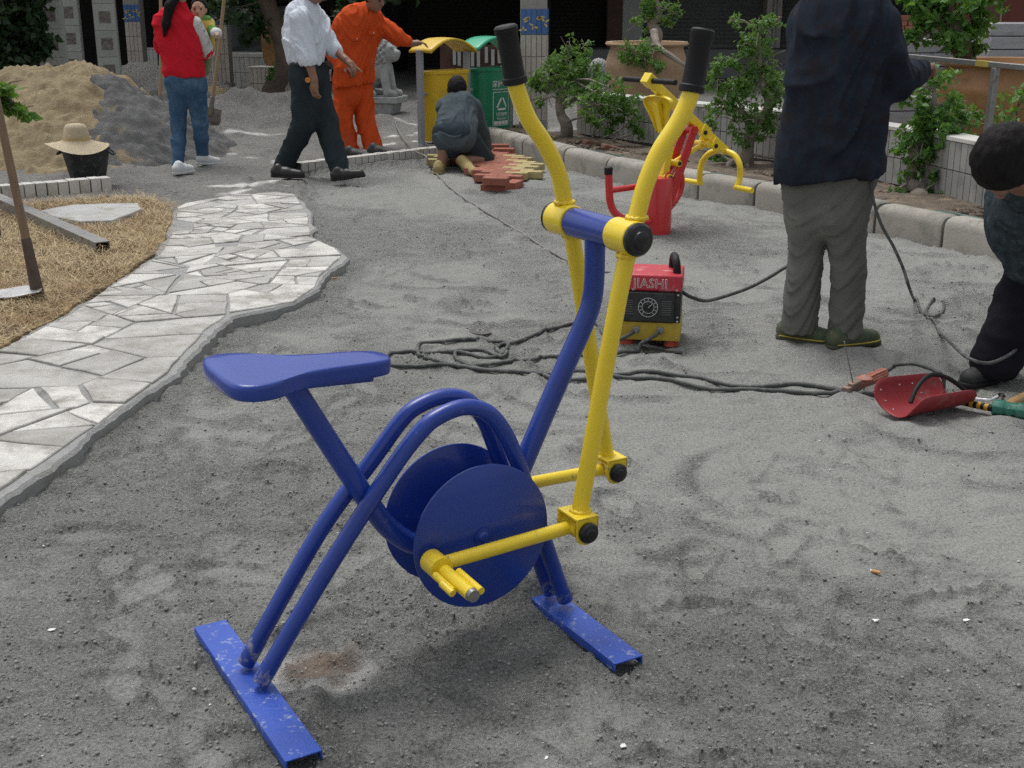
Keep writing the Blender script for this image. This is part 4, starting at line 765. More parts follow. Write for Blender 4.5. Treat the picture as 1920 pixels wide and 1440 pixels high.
MB().tube(sp, 0.006, 8).build('shaft', M['chrome'], t); MB().lathe([(0.007, -0.006), (0.014, -0.006), (0.014, 0.006), (0.007, 0.006), (0.007, -0.006)], sp[-1] + A(0.01, 0, 0), (0.2, -0.3, 1), n=16).build('ring', M['chrome'], t)
c = G(900, 626); t = thing('grinding_disc', 'thin grey grinding disc lying flat above the cable coil', 'disc', c); MB().lathe([(0.011, 0.010), (0.05, 0.012), (0.051, 0.015), (0.018, 0.0165), (0.011, 0.0165), (0.011, 0.010)], c, (0.05, -0.05, 1), n=32).build('abrasive_ring', mat('grinding disc grit', (0.12, 0.115, 0.11), 0.9, 0.2, 40, 0.4, 200), t)
MB().lathe([(0.010, 0.0105), (0.018, 0.0175), (0.010, 0.0180), (0.010, 0.0105)], c, (0.05, -0.05, 1), n=24).build('centre_ring', M['steel'], t)
for px, py, an, lab in ((1641, 1087, -0.5, 'orange cigarette butt on the bare sand at the right'), (628, 531, 0.1, 'orange cigarette butt beside the path edge')):
    c = G(px, py); c[2] = ground_z(c[0], c[1]) + 0.004; t = thing('cigarette_butt', lab, 'cigarette butt', c, 'cigarette butts on the sand'); d = A(math.cos(an), math.sin(an), 0)
    MB().tube([c - d * 0.011, c + d * 0.011], 0.0042, 10).build('filter', mat('cork filter', (0.60, 0.30, 0.10), 0.8, 0.1), t); MB().tube([c - d * 0.0145, c - d * 0.0112], 0.0041, 10).build('ash_end', M['white'], t)
rp_ = np.random.default_rng(44)
for k, (px, py) in enumerate([(1168, 1404), (1640, 1168), (1022, 1425), (98, 1190), (1810, 1172)]):
    c = G(px, py); c[2] = ground_z(c[0], c[1]) + 0.002; pl = [(math.cos(a) * 0.010 * rp_.uniform(0.5, 1.1), math.sin(a) * 0.006 * rp_.uniform(0.6, 1.2)) for a in np.linspace(0, 5.4, 6)]
    mb = MB(); mb.prism(pl, c, (1, 0, 0.15), (0, 1, 0.1), (0, 0, 1), 0, 0.0015); tag(mb.build('paper_scrap', M['white'], None, at=c), ['white paper scrap near the bottom edge, right of the rear foot bar', 'white paper scrap below the cigarette butt at the right', 'white paper scrap at the bottom centre of the sand', 'white paper scrap on the sand at the far left', 'white paper scrap on the sand near the right edge'][k], 'scrap')
# ------------------------------------------------------------------ steel frame held by the man in the jacket
fa, fb = D(1672, 103, 5.45), D(1990, 133, 4.6); t = thing('steel_railing', 'grey steel bar on a post held by the man in the dark jacket', 'railing', A(*(D(1868, 118, 4.9)[:2]), 0)); d = unit(fb - fa)
MB().box((fa + fb) / 2, (np.linalg.norm(fb - fa), 0.020, 0.020), frame3(d)).build('bar', M['steel'], t, bevel=0.002)
pc = fa + d * ((D(1868, 118, 4.9) - fa) @ d); MB().box(A(pc[0], pc[1], pc[2] - 0.011 - 0.21), (0.024, 0.024, 0.42), frame3(d)).build('post', M['steel'], t, bevel=0.002)
MB().box(pc - d * 0.06 + A(0, 0, 0.0), (0.07, 0.0215, 0.0215), frame3(d)).build('tape', mat('yellow tape', (0.42, 0.34, 0.07), 0.6), t)
# ------------------------------------------------------------------ double litter bin
M['grey'] = mat('grey painted steel post', (0.30, 0.33, 0.36), 0.5, 0.08, 8)
M['binyellow'] = mat('yellow fibreglass', (0.66, 0.44, 0.015), 0.4, 0.07, 4, 0.04, 30, dirt=(0.50, 0.33, 0.03), dscale=5, damt=0.3)
M['bingreen'] = mat('green fibreglass', (0.010, 0.22, 0.11), 0.4, 0.08, 4, 0.04, 30)
M['hoodgreen'] = mat('bright green hood', (0.015, 0.36, 0.20), 0.35, 0.06, 4)
P0 = A(-0.905, 12.44, 0.05); bd = unit((0.64, 0.77, 0)); bn = A(bd[1], -bd[0], 0); SPN = 0.69
t = thing('litter_bin', 'double litter bin on grey posts, yellow bin beside green bin', 'litter bin', P0)
for k in range(3):
    MB().box(P0 + bd * SPN * k + A(0, 0, 0.46), (0.055, 0.055, 0.93), frame3(bd)).build('post', M['grey'], t, bevel=0.006)
    if k == 0: MB().box(P0 + A(0, 0, 0.004), (0.11, 0.11, 0.008), frame3(bd)).build('base_plate', M['grey'], t)
def bin_body(s0, mat_, hood_mat, name):
    c = P0 + bd * (s0 + SPN / 2); hw = 0.27; prof = [(-hw, -0.07), (hw, -0.07), (hw, 0.02), (hw * 0.93, 0.10), (hw * 0.6, 0.165), (0, 0.185), (-hw * 0.6, 0.165), (-hw * 0.93, 0.10), (-hw, 0.02)]
    sm = [q[:2] for q in smooth_path([A(x, y, 0) for x, y in prof[1:] + [prof[0]]], 3)]; mb = MB(); n = len(sm)
    lv = [(0.86, 0.045), (0.90, 0.03), (1.0, 0.69), (1.05, 0.69), (1.05, 0.715), (1.0, 0.722), (0.95, 0.715), (0.95, 0.68), (0.86, 0.06)]
    for s_, z in lv: mb.v += [tuple(c + bd * x * s_ + bn * y * s_ + A(0, 0, z)) for x, y in sm]
    mb.f = [(i * n + k, i * n + (k + 1) % n, (i + 1) * n + (k + 1) % n, (i + 1) * n + k) for i in range(len(lv) - 1) for k in range(n)] + [tuple(range(n))[::-1], tuple(range((len(lv) - 1) * n, len(lv) * n))]
    b_ = mb.build(name, mat_, t, ang=40)
    for s_ in (-1, 1): MB().tube([c + bd * s_ * (hw - 0.01) + A(0, 0, 0.50), c + bd * s_ * (hw + 0.055) + A(0, 0, 0.50)], 0.016, 10).build('hinge', M['grey'], b_)
    hb = MB(); nu, nv = 18, 6
    for i in range(nu + 1):
        s_ = i / nu
        for j in range(nv + 1):
            q_ = j / nv; hb.v.append(tuple(c + bd * (s_ - 0.5) * (SPN - 0.01) + bn * (q_ - 0.5) * 0.30 + A(0, 0, 0.895 + 0.13 * math.sin(math.pi * min(1, s_ * 0.98 + 0.02)) ** 0.85 - 0.03 * (q_ - 0.5) ** 2)))
    hb.f = [(i * (nv + 1) + j, i * (nv + 1) + j + 1, (i + 1) * (nv + 1) + j + 1, (i + 1) * (nv + 1) + j) for i in range(nu) for j in range(nv)]
    h_ = hb.build('hood', hood_mat, t, recalc=False, ang=60); md_ = h_.modifiers.new('solid', 'SOLIDIFY'); md_.thickness = 0.022; md_.offset = 0
    return b_, c
yb, yc = bin_body(0, M['binyellow'], M['binyellow'], 'yellow_bin'); gb, gc = bin_body(SPN, M['bingreen'], M['hoodgreen'], 'green_bin')
def panel(c, b_, m_, lines, title, sub):
    # printed panel on the curved front: built on a plane touching the bulge, then wrapped onto it
    o_ = c + bn * 0.20 + A(0, 0, 0.0); parts = []
    parts.append(text_mesh(title, 0.072, o_ + A(0, 0, 0.555), bd * 1, A(0, 0, 1), 'title_lettering', m_, b_))
    if sub: parts.append(text_mesh(sub, 0.030, o_ + A(0, 0, 0.505), bd, A(0, 0, 1), 'subtitle_lettering', m_, b_))
    fr = MB(); R = np.array([bd, bn, A(0, 0, 1)]).T
    for (x, z, sx, sz) in ((0, 0.475, 0.25, 0.006), (0, 0.135, 0.25, 0.006), (-0.122, 0.305, 0.006, 0.334), (0.122, 0.305, 0.006, 0.334)):
        for k in range(6 if sx > sz else 1): fr.box(o_ + bd * (x + (sx * ((k + 0.5) / 6 - 0.5) if sx > sz else 0)) + A(0, 0, z), (sx / 6 if sx > sz else sx, 0.001, sz), R)
    parts.append(fr.build('panel_frame', m_, b_))
    if lines:
        tri = MB(); pts = [(0.0, 0.435), (0.085, 0.300), (-0.085, 0.300)]
        for k in range(3):
            p, q = A(*pts[k]), A(*pts[(k + 1) % 3]); dd = unit(q - p); p, q = p + dd * 0.022, q - dd * 0.030; nn = A(-dd[1], dd[0]) * 0.010
            tri.prism([tuple(p + nn), tuple(p - nn), tuple(q - nn), tuple(q + dd * 0.014), tuple(q + nn)], o_, bd, A(0, 0, 1), bn, -0.0005, 0.0005)
        parts.append(tri.build('recycling_triangle', m_, b_))
        parts.append(text_mesh(lines[0], 0.044, o_ + A(0, 0, 0.245), bd, A(0, 0, 1), 'caption_lettering', m_, b_)); parts.append(text_mesh(lines[1], 0.034, o_ + A(0, 0, 0.205), bd, A(0, 0, 1), 'caption_lettering', m_, b_))
        pb = MB()
        for k in range(4): pb.box(o_ + bd * (-0.084 + 0.056 * k) + A(0, 0, 0.162), (0.05, 0.001, 0.036), R)
        parts.append(pb.build('caption_boxes', m_, b_))
    off = OFF[b_]
    for o in parts:
        me = o.data; V = np.empty(len(me.vertices) * 3); me.vertices.foreach_get('co', V); V = V.reshape(-1, 3)
        rel = V + off - c; x, y = rel @ bd, rel @ bn; sc_ = 0.90 + 0.10 * np.clip(rel[:, 2] / 0.69, 0, 1)
        surf = sc_ * 0.185 * (1 - 0.40 * (x / 0.27) ** 2 - 0.12 * (x / 0.27) ** 4) + 0.0045
        V = V + np.outer(surf - 0.20, bn) ; me.vertices.foreach_set('co', V.ravel()); me.update()
panel(gc, gb, M['white'], ('可回收物', 'Recyclable'), '保护环境', 'Environmental protection')
panel(yc, yb, M['redprint'], None, '保护环境', None)

# ------------------------------------------------------------------ pavers
M['pred'] = mat('red concrete paver', (0.33, 0.12, 0.08), 0.9, 0.12, 8, 0.5, 120, rand=0.18, dirt=(0.33, 0.20, 0.15), dscale=9, damt=0.3)
M['pyel'] = mat('yellow concrete paver', (0.42, 0.345, 0.16), 0.9, 0.12, 8, 0.5, 120, rand=0.15, dirt=(0.36, 0.31, 0.17), dscale=9, damt=0.3)
paving = tag(bpy.data.objects.new('paving', None), kind='structure'); COL.objects.link(paving); OFF[paving] = A(0, 0, 0)
brick_me = {}
def paver(c, ang, red, parent=None):
    key = red
    if key not in brick_me:
        o = MB().box((0, 0, 0), (0.196, 0.097, 0.058)).build('paver', M['pred'] if red else M['pyel'], None, at=(0, 0, 0)); brick_me[key] = o.data; bpy.data.objects.remove(o)
    o = bpy.data.objects.new('paver', brick_me[key]); COL.objects.link(o); o.location = [float(q) for q in c]; o.rotation_euler = (rnd.uniform(-.006, .006), rnd.uniform(-.006, .006), ang)
    if parent is not None: o.parent = parent
    mm = o.modifiers.new('bevel', 'BEVEL'); mm.width = 0.004; mm.segments = 2
    return o
PV = np.array([(812, 306), (815, 295), (850, 290), (905, 281), (945, 288), (985, 301), (1003, 313), (999, 326), (964, 339), (905, 338), (878, 328), (850, 312)], float)
PV2 = [(812, 306), (815, 294), (850, 289), (850, 306)]; PV = np.array([(905, 281), (945, 288), (985, 301), (1003, 313), (999, 326), (964, 339), (915, 338), (893, 326), (880, 312), (880, 290)], float)
an0 = math.radians(-14); e1, e2 = A(math.cos(an0), math.sin(an0), 0), A(-math.sin(an0), math.cos(an0), 0)
for i in range(-8, 9):
    for j in range(-12, 14):
        c = G(905, 315, 0.045) + e1 * (i * 0.2 + (0.1 if j % 2 else 0)) + e2 * j * 0.101; v_ = c - A(0, 0, CAM_H); wz = v_ @ CN; px, py = 960 + F_PX * v_[0] / wz, 720 - F_PX * (v_ @ CU) / wz
        if in_poly(np.array([px]), np.array([py]), PV)[0] or in_poly(np.array([px]), np.array([py]), PV2)[0]: paver(c + A(0, 0, rnd.uniform(-.0015, .0015)), an0 + rnd.uniform(-.006, .006), not (px > 960 and py < 332 or px < 838), paving)
for c, a, lab in [(G(926, 352, 0.028), an0 + 0.05, 'red paver at the bottom of the small stack'), (G(930, 340, 0.087) + A(0, 0.01, 0), an0, 'red paver on top of the small stack'), (G(963, 347, 0.028) + A(0.0, 0.02, 0), an0 + 1.45, 'red paver standing crosswise right of the small stack'), (G(935, 276, 0.075), an0 + 0.2, 'lone red paver behind the kneeling man by the kerb'), (G(945, 290, 0.05) + A(0, .1, .02), an0 + 0.1, 'red paver laid loose between kneeling man and kerb')]:
    tag(paver(c, a, True), lab, 'paver', 'loose red pavers')

# ------------------------------------------------------------------ kerb, planting bed, tiled planter wall
M['kerb'] = mat('weathered concrete kerb', (0.36, 0.34, 0.295), 0.9, 0.14, 3, 0.4, 90, dirt=(0.18, 0.175, 0.15), dscale=3.2, damt=0.45, rand=0.12)
M['soil'] = mat('dark garden soil', (0.115, 0.09, 0.068), 0.95, 0.35, 8, 1.0, 40, dirt=(0.24, 0.19, 0.12), dscale=9, damt=0.4)
KX = [900, 979, 1056, 1135, 1220, 1307, 1412, 1520, 1637, 1763, 1905, 2060, 2230]; KY = np.interp(KX, [900, 979, 1056, 1135, 1270, 1307, 1412, 1480, 1637, 1763, 1905, 2060, 2230], [273, 295, 317, 338, 366, 373, 391, 403, 437, 464, 496, 535, 585])
kp = [G(x, y) for x, y in zip(KX, KY)]
kerb = tag(bpy.data.objects.new('kerb', None), kind='structure'); COL.objects.link(kerb); OFF[kerb] = A(0, 0, 0)
for k in range(len(kp) - 1):
    a, b = kp[k], kp[k + 1]; d = unit(b - a); nb = A(-d[1], d[0], 0); nb = nb if nb[1] > 0 else -nb; gap = 0.012
    ring = [(0.0, -0.04), (0.0, 0.13), (0.008, 0.158), (0.025, 0.178), (0.05, 0.188), (0.09, 0.190), (0.14, 0.188), (0.15, 0.18), (0.15, -0.04)]; mb = MB(); n = len(ring); L_ = np.linalg.norm(b - a)
    for x, s_ in ((gap, 0.93), (gap + 0.012, 0.985), (gap + 0.03, 1.0), (L_ - gap - 0.03, 1.0), (L_ - gap - 0.012, 0.985), (L_ - gap, 0.93)): mb.v += [tuple(a + d * x + nb * (0.075 + (y - 0.075) * s_) + A(0, 0, 0.07 + (z - 0.07) * s_ + 0.004 * math.sin(k * 2.1))) for y, z in ring]
    mb.f = [(i * n + q_, i * n + (q_ + 1) % n, (i + 1) * n + (q_ + 1) % n, (i + 1) * n + q_) for i in range(5) for q_ in range(n)] + [tuple(range(n))[::-1], tuple(range(5 * n, 6 * n))]
    mb.build('kerb_stone', M['kerb'], kerb, ang=50, at=(a + b) / 2)
WZ = 0.13; WP = [G(*p, WZ) for p in [(1083, 252), (1455, 304), (1700, 352), (1880, 402), (2100, 470)]]
back = [A(a[0], a[1], 0) + A(0.10, 0.12, 0) for a in kp]
soil = MB(); sp = [p[:2] for p in back] + [(WP[-1] + A(3, 0, 0))[:2]] + [(p + A(0.1, 0.15, 0))[:2] for p in WP[::-1]] + [tuple(G(1000, 245, WZ)[:2])]
bm = bmesh.new(); vs = [bm.verts.new((p[0], p[1], 0.14)) for p in sp]; bm.faces.new(vs); bmesh.ops.triangulate(bm, faces=bm.faces[:])
for _ in range(5): bmesh.ops.subdivide_edges(bm, edges=[e for e in bm.edges if e.calc_length() > 0.12], cuts=1)
bmesh.ops.triangulate(bm, faces=bm.faces[:])
for v in bm.verts: v.co.z = 0.135 + 0.16 * float(fb2(np.array([v.co.x * 2.5]), np.array([v.co.y * 2.5]), 7, 4)[0] - 0.45)
me = bpy.data.meshes.new('planting_bed'); bm.to_mesh(me); bm.free(); set_smooth(me, 180); tag(link_mesh('planting_bed', me, M['soil']), kind='structure')
def bed_place(r):
    k = r.integers(0, len(kp) - 1); p = kp[k] + (kp[k + 1] - kp[k]) * r.random(); q = p + unit((0.5, 0.8, 0)) * r.uniform(0.2, 0.75); return q[0], q[1]
r = np.random.default_rng(9); clod = MB(); ico = bmesh.new(); bmesh.ops.create_icosphere(ico, subdivisions=1, radius=1); ico.verts.index_update(); bv = np.array([v.co[:] for v in ico.verts]); bf = [[v.index for v in f.verts] for f in ico.faces]; ico.free()
V = []; Fc = []
for k in range(1800):
    x, y = bed_place(r); s_ = r.uniform(0.008, 0.035); V.append(bv * (1 + r.uniform(-.35, .35, (12, 1))) * s_ * A(1, r.uniform(.4, 1), .6) @ rotz(r.uniform(0, 6)).T + A(x, y, 0.135 + s_ * 0.3)); Fc.append(np.array(bf) + 12 * k)
clod.v = np.concatenate(V).tolist(); clod.f = [tuple(q) for q in np.concatenate(Fc).tolist()]
tag(clod.build('soil_clods', M['soil'], None, recalc=False, ang=180), 'brown soil clods and dead leaves in the planting bed', 'soil', kind='stuff')
for c, lab in ((G(1145, 278, 0.15), 'broken red brick lying in the planting bed near the rider machine'), (G(1110, 270, 0.145), 'broken red brick half sunk in the planting bed soil')):
    tag(MB().box(c, (0.17, 0.10, 0.055), rotz(0.3) @ np.array([[0.97, 0, 0.24], [0, 1, 0], [-0.24, 0, 0.97]])).build('broken_brick', mat('earthy brick', (0.20, 0.10, 0.07), 0.95, 0.25, 14, 0.5, 60), None, at=c, bevel=0.014), lab, 'brick')
def tile_rows(t, a, b, z0, rows, th, tw, mat_, nsgn=1, dep=0.012):
    "tiles standing proud of the core along the face from a to b"
    d = unit(b - a); nb = A(d[1], -d[0], 0) * nsgn; L_ = np.linalg.norm(b - a); n = max(1, int(round(L_ / tw))); R = np.array([d, nb, A(0, 0, 1)]).T; me = None
    for rr_ in range(rows):
        for k in range(n):
            c = a + d * (k + 0.5) * L_ / n + nb * dep / 2 + A(0, 0, z0 + (rr_ + 0.5) * th)
            if me is None: o = MB().box((0, 0, 0), (L_ / n - 0.007, dep, th - 0.007), R).build('tile', mat_, t, at=(0, 0, 0)); me = o.data
            else:
                o = bpy.data.objects.new('tile', me); COL.objects.link(o); o.parent = t
            o.location = Vector(c - OFF[t] + nb * rnd.uniform(0, 0.002))
def tiled_wall(label, pts, z0, rows, th, tw, depth, cap=0.03, mat_=None):
    t = thing('planter_wall', label, 'planter wall', A(*((pts[0] + pts[-1]) / 2)[:2], 0)); hgt = rows * th
    for a, b in zip(pts[:-1], pts[1:]):
        a, b = A(a[0], a[1], 0), A(b[0], b[1], 0); d = unit(b - a); nb = A(-d[1], d[0], 0); R = np.array([d, nb, A(0, 0, 1)]).T; L_ = np.linalg.norm(b - a)
        MB().box((a + b) / 2 + nb * depth / 2 + A(0, 0, z0 + hgt / 2 - 0.05), (L_, depth, hgt + 0.1), R).build('core', M['grout'], t)
        MB().box((a + b) / 2 + nb * depth / 2 + A(0, 0, z0 + hgt + cap / 2), (L_ + 0.02, depth + 0.04, cap), R).build('coping', M['tile'], t, bevel=0.004)
        tile_rows(t, a, b, z0, rows, th, tw, mat_ or M['tile'])
    return t
tiled_wall('long white tiled planter wall behind the kerb and bonsai', WP, WZ + 0.01, 2, 0.192, 0.075, 0.16, 0.03, mat('grimy grey white tile', (0.36, 0.36, 0.345), 0.5, 0.08, 4, dirt=(0.22, 0.21, 0.19), dscale=3, damt=0.45, rand=0.2))
# garden hose along the bed
cable('garden_hose', 'dark green hose lying along the back of the kerb', [p + A(0.17, 0.2, 0.150) + A(0.05 * math.sin(i * 1.7), 0.03 * math.cos(i * 2.3), 0.02 * math.sin(i * 2.9)) for i, p in enumerate(kp[2:])], 0.014, mat('green hose', (0.02, 0.075, 0.06), 0.5), 'hose')

# ------------------------------------------------------------------ foliage
def leaf_mat(name, c1, c2):
    m = mat(name, c1, 0.5, 0.35, 7, dirt=c2, dscale=9, damt=0.45); b = m.node_tree.nodes['Principled BSDF']; b.inputs['Subsurface Weight'].default_value = 0.0; b.inputs['Roughness'].default_value = 0.45
    nt_ = m.node_tree; tr_ = nt_.nodes.new('ShaderNodeBsdfTranslucent'); tr_.inputs['Color'].default_value = (c2[0] * 1.2, c2[1] * 1.2, c2[2] * 0.8, 1); ms = nt_.nodes.new('ShaderNodeMixShader'); ms.inputs[0].default_value = 0.35; out_ = nt_.nodes['Material Output']; nt_.links.new(b.outputs[0], ms.inputs[1]); nt_.links.new(tr_.outputs[0], ms.inputs[2]); nt_.links.new(ms.outputs[0], out_.inputs['Surface']); return m
M['leaf'] = leaf_mat('bonsai leaf', (0.080, 0.185, 0.040), (0.165, 0.295, 0.062))
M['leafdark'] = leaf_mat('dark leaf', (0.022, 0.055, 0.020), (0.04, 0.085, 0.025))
M['leafbright'] = leaf_mat('fresh leaf', (0.075, 0.195, 0.036), (0.15, 0.29, 0.052))
M['bark'] = mat('pale bonsai bark', (0.30, 0.265, 0.22), 0.85, 0.25, 9, 0.7, 50, dirt=(0.14, 0.115, 0.09), dscale=8, damt=0.5)
M['barkdark'] = mat('dark tree bark', (0.12, 0.09, 0.07), 0.9, 0.3, 8, 0.8, 40)
def leaves(blobs, size, seed, up=0.5):
    r = np.random.default_rng(seed); V = []; Fc = []
    for c, rx, rz, n in blobs:
        ns = max(4, n // 18); st = r.normal(0, 1, (ns, 3)); st /= np.linalg.norm(st, axis=1)[:, None]; st *= r.uniform(0.45, 1.0, (ns, 1)) ** 0.6
        for k in range(int(n * 1.15)):
            q = st[r.integers(ns)] + r.normal(0, 0.16, 3); p = c + q * A(rx, rx, rz)
            nn = unit(r.normal(0, 0.7, 3) + A(0, 0, up) + q * 0.6); l_ = unit(np.cross(nn, r.normal(0, 1, 3))); wv = np.cross(nn, l_); s_ = size * r.uniform(0.45, 1.3); b0 = len(V)
            V += [p, p + l_ * s_ * 0.45 + wv * s_ * 0.33 + nn * s_ * 0.10, p + l_ * s_ - nn * s_ * 0.08, p + l_ * s_ * 0.45 - wv * s_ * 0.33 + nn * s_ * 0.10]; Fc += [(b0, b0 + 1, b0 + 2), (b0, b0 + 2, b0 + 3)]
    mb = MB(); mb.v = [tuple(map(float, p)) for p in V]; mb.f = Fc; return mb
def plant(name, label, cat, base, trunks, blobs, size, lm, bm_, seed, up=0.5, group=None, twigs=True):
    t = thing(name, label, cat, base, group); tb = MB(); r = random.Random(seed)
    for pts, rr in trunks:
        sp = smooth_path(pts, 6); tb.tube(sp, list(np.interp(np.linspace(0, 1, len(sp)), np.linspace(0, 1, len(rr)), rr)), 10)
    allp = [p for pts, _ in trunks for p in smooth_path(pts, 4)]
    if twigs:
        for c, rx, rz, n in blobs:
            q = min(allp, key=lambda p: np.linalg.norm(p - c)); m_ = (q + c) / 2 + A(r.uniform(-.05, .05), r.uniform(-.05, .05), r.uniform(-.03, .05)); sp = smooth_path([q, m_, c], 4); tb.tube(sp, list(np.linspace(0.014, 0.004, len(sp))), 6)
            for k in range(5):
                e = c + A(r.gauss(0, rx * .6), r.gauss(0, rx * .6), r.gauss(0, rz * .6)); tb.tube([c, (c + e) / 2 + A(0, 0, 0.02), e], [0.005, 0.004, 0.002], 5)
    tr = tb.build('trunk', bm_, t, ang=180)
    leaves(blobs, size, seed, up).build('crown', lm, t, recalc=False, ang=180)
    return t
def bl(x, y, Y, rp, rzp, n): s_ = F_PX / Y * 0.985; return (D(x, y, Y), rp / s_, rzp / s_, n)
Yb = 12.35; b0 = G(1062, 258, WZ)
plant('bonsai_tree', 'twisted bonsai left of the yellow lever, beside the tiled column', 'bonsai', b0, [([b0, D(1062, 235, Yb), D(1052, 215, Yb), D(1050, 190, Yb), D(1060, 168, Yb), D(1072, 150, Yb)], [0.07, 0.06, 0.045, 0.045, 0.03, 0.015]), ([D(1055, 200, Yb), D(1080, 185, Yb + .1), D(1120, 170, Yb + .2)], [0.035, 0.022, 0.012]), ([b0, b0 + A(.15, -.03, -.01), b0 + A(.25, -.05, -.04)], [0.03, 0.02, 0.01]), ([b0, b0 + A(-.14, 0.03, -.01), b0 + A(-.25, .05, -.04)], [0.03, 0.02, 0.01])],
    [bl(1072, 115, Yb, 38, 28, 330), bl(1040, 140, Yb, 36, 26, 320), bl(1092, 150, Yb + .1, 40, 28, 340), bl(1018, 160, Yb, 24, 20, 140), bl(1140, 165, 11.75, 38, 24, 280), bl(1110, 200, 11.75, 40, 20, 260), bl(1150, 205, 11.75, 34, 18, 180), bl(1138, 232, 11.75, 16, 22, 70), bl(1068, 82, Yb, 10, 16, 40), bl(1096, 92, Yb, 16, 16, 60), bl(1018, 190, Yb - .2, 10, 20, 50), bl(1100, 130, Yb, 30, 22, 180), bl(1172, 190, 11.75, 30, 20, 190), bl(1125, 222, 11.75, 34, 16, 170), bl(1185, 225, 11.75, 18, 24, 110), bl(1055, 165, Yb - .1, 40, 18, 220), bl(1205, 245, 11.75, 14, 20, 70)], 0.048, M['leaf'], M['bark'], 51)
Yb = 14.9; pc = D(1213, 78, Yb); pz = pc[2]
M['clay'] = mat('unglazed clay pot', (0.40, 0.27, 0.165), 0.8, 0.12, 3, 0.2, 30, dirt=(0.28, 0.20, 0.13), dscale=4, damt=0.45)
M['clayo'] = mat('orange brown glazed jar', (0.30, 0.155, 0.055), 0.5, 0.15, 3, 0.15, 30, dirt=(0.24, 0.12, 0.05), dscale=4, damt=0.4)
def clay_pot(label, c, r_, z0, m_, ribs=5):
    h_ = c[2] - z0; prof = [(r_ * 0.62, 0.0)]
    for k in range(1, 24):
        s_ = k / 24; rad = r_ * (0.62 + 0.38 * math.sin(min(1.0, s_ * 1.25) * math.pi / 2) ** 0.9 - 0.12 * max(0, s_ - 0.78) / 0.22); prof.append((rad + 0.006 * abs(math.sin(s_ * ribs * math.pi)), s_ * h_ * 0.93))
    prof += [(r_ * 0.90, h_ * 0.935), (r_ * 1.0, h_ * 0.95), (r_ * 1.03, h_ * 0.97), (r_ * 1.0, h_), (r_ * 0.88, h_ * 0.995), (r_ * 0.84, h_ * 0.93), (r_ * 0.82, h_ * 0.84), (0.001, h_ * 0.86)]
    t = thing('clay_pot', label, 'pot', A(c[0], c[1], z0)); i_ = len(prof) - 2
    MB().lathe(prof[:i_], A(c[0], c[1], z0), n=48).build('pot', m_, t, ang=40); MB().lathe([(r_ * 0.80, h_ * 0.85), (0.001, h_ * 0.89)], A(c[0], c[1], z0), n=24).build('soil', M['soil'], t)
    return t
clay_pot('big tan clay pot holding a bonsai behind the planter wall', pc, 72 / (F_PX / Yb) / 0.985, 0.15, M['clay'])
b0 = pc + A(0.02, 0, -0.1)
plant('bonsai_tree', 'bonsai with a bare grey branch growing in the tan clay pot', 'bonsai', b0, [([b0, D(1232, 66, Yb), D(1222, 45, Yb), D(1236, 28, Yb), D(1230, -5, Yb)], [0.09, 0.07, 0.055, 0.035, 0.015]), ([D(1226, 60, Yb - .2), D(1235, 88, Yb - .5), D(1262, 108, Yb - .6), D(1286, 124, Yb - .6)], [0.05, 0.035, 0.03, 0.016])],
    [bl(1208, 40, Yb, 22, 16, 160), bl(1235, 12, Yb, 30, 20, 240), bl(1262, 22, Yb, 16, 10, 90), bl(1205, 95, Yb - .5, 36, 20, 300), bl(1222, 118, Yb - .6, 30, 18, 220), bl(1180, 108, Yb - .5, 20, 14, 120), bl(1238, -20, Yb, 34, 20, 150), bl(1240, 40, Yb, 18, 14, 90)], 0.052, M['leaf'], M['bark'], 52)
Yb = 10.25; b0 = G(1398, 308, WZ)
plant('bonsai_tree', 'tall bonsai between the rider machine and the man in the jacket', 'bonsai', b0, [([b0, D(1402, 280, Yb), D(1408, 255, Yb), D(1428, 225, Yb), D(1440, 195, Yb), D(1428, 150, Yb), D(1422, 60, Yb)], [0.075, 0.05, 0.042, 0.045, 0.03, 0.022, 0.012]), ([D(1412, 250, Yb), D(1395, 212, Yb), D(1362, 198, Yb)], [0.035, 0.022, 0.012]), ([D(1436, 205, Yb), D(1470, 170, Yb), D(1500, 165, Yb)], [0.03, 0.02, 0.012]), ([b0, D(1372, 305, Yb - .1), D(1362, 318, Yb - .2)], [0.05, 0.03, 0.012]), ([b0, D(1402, 315, Yb - .1), D(1408, 330, Yb - .25)], [0.04, 0.02, 0.008])],
    [bl(1422, 60, Yb, 34, 26, 220), bl(1418, 90, Yb, 30, 22, 180), bl(1375, 40, Yb, 18, 14, 50), bl(1455, 40, Yb, 16, 14, 50), bl(1358, 118, Yb, 26, 22, 170), bl(1345, 150, Yb, 24, 20, 150), bl(1385, 145, Yb, 28, 22, 190), bl(1430, 150, Yb, 32, 24, 240), bl(1455, 175, Yb, 34, 24, 260), bl(1350, 205, Yb, 28, 18, 150), bl(1378, 228, Yb, 18, 22, 90), bl(1462, 225, Yb, 32, 22, 190), bl(1440, 250, Yb, 26, 18, 120), bl(1480, 255, Yb, 22, 16, 90), bl(1400, 110, Yb, 26, 20, 130), bl(1350, 290, Yb, 18, 12, 60), bl(1478, 150, Yb + .2, 30, 22, 190), bl(1400, 190, Yb, 36, 26, 260), bl(1365, 175, Yb + .1, 34, 24, 220), bl(1420, 225, Yb - .1, 30, 20, 170), bl(1335, 235, Yb - .1, 20, 18, 90), bl(1405, 260, Yb - .1, 26, 16, 110), bl(1440, 115, Yb, 26, 22, 140), bl(1470, 290, Yb, 20, 14, 60)], 0.043, M['leaf'], M['bark'], 53)
Yb = 8.7; b0 = G(1722, 372, WZ)
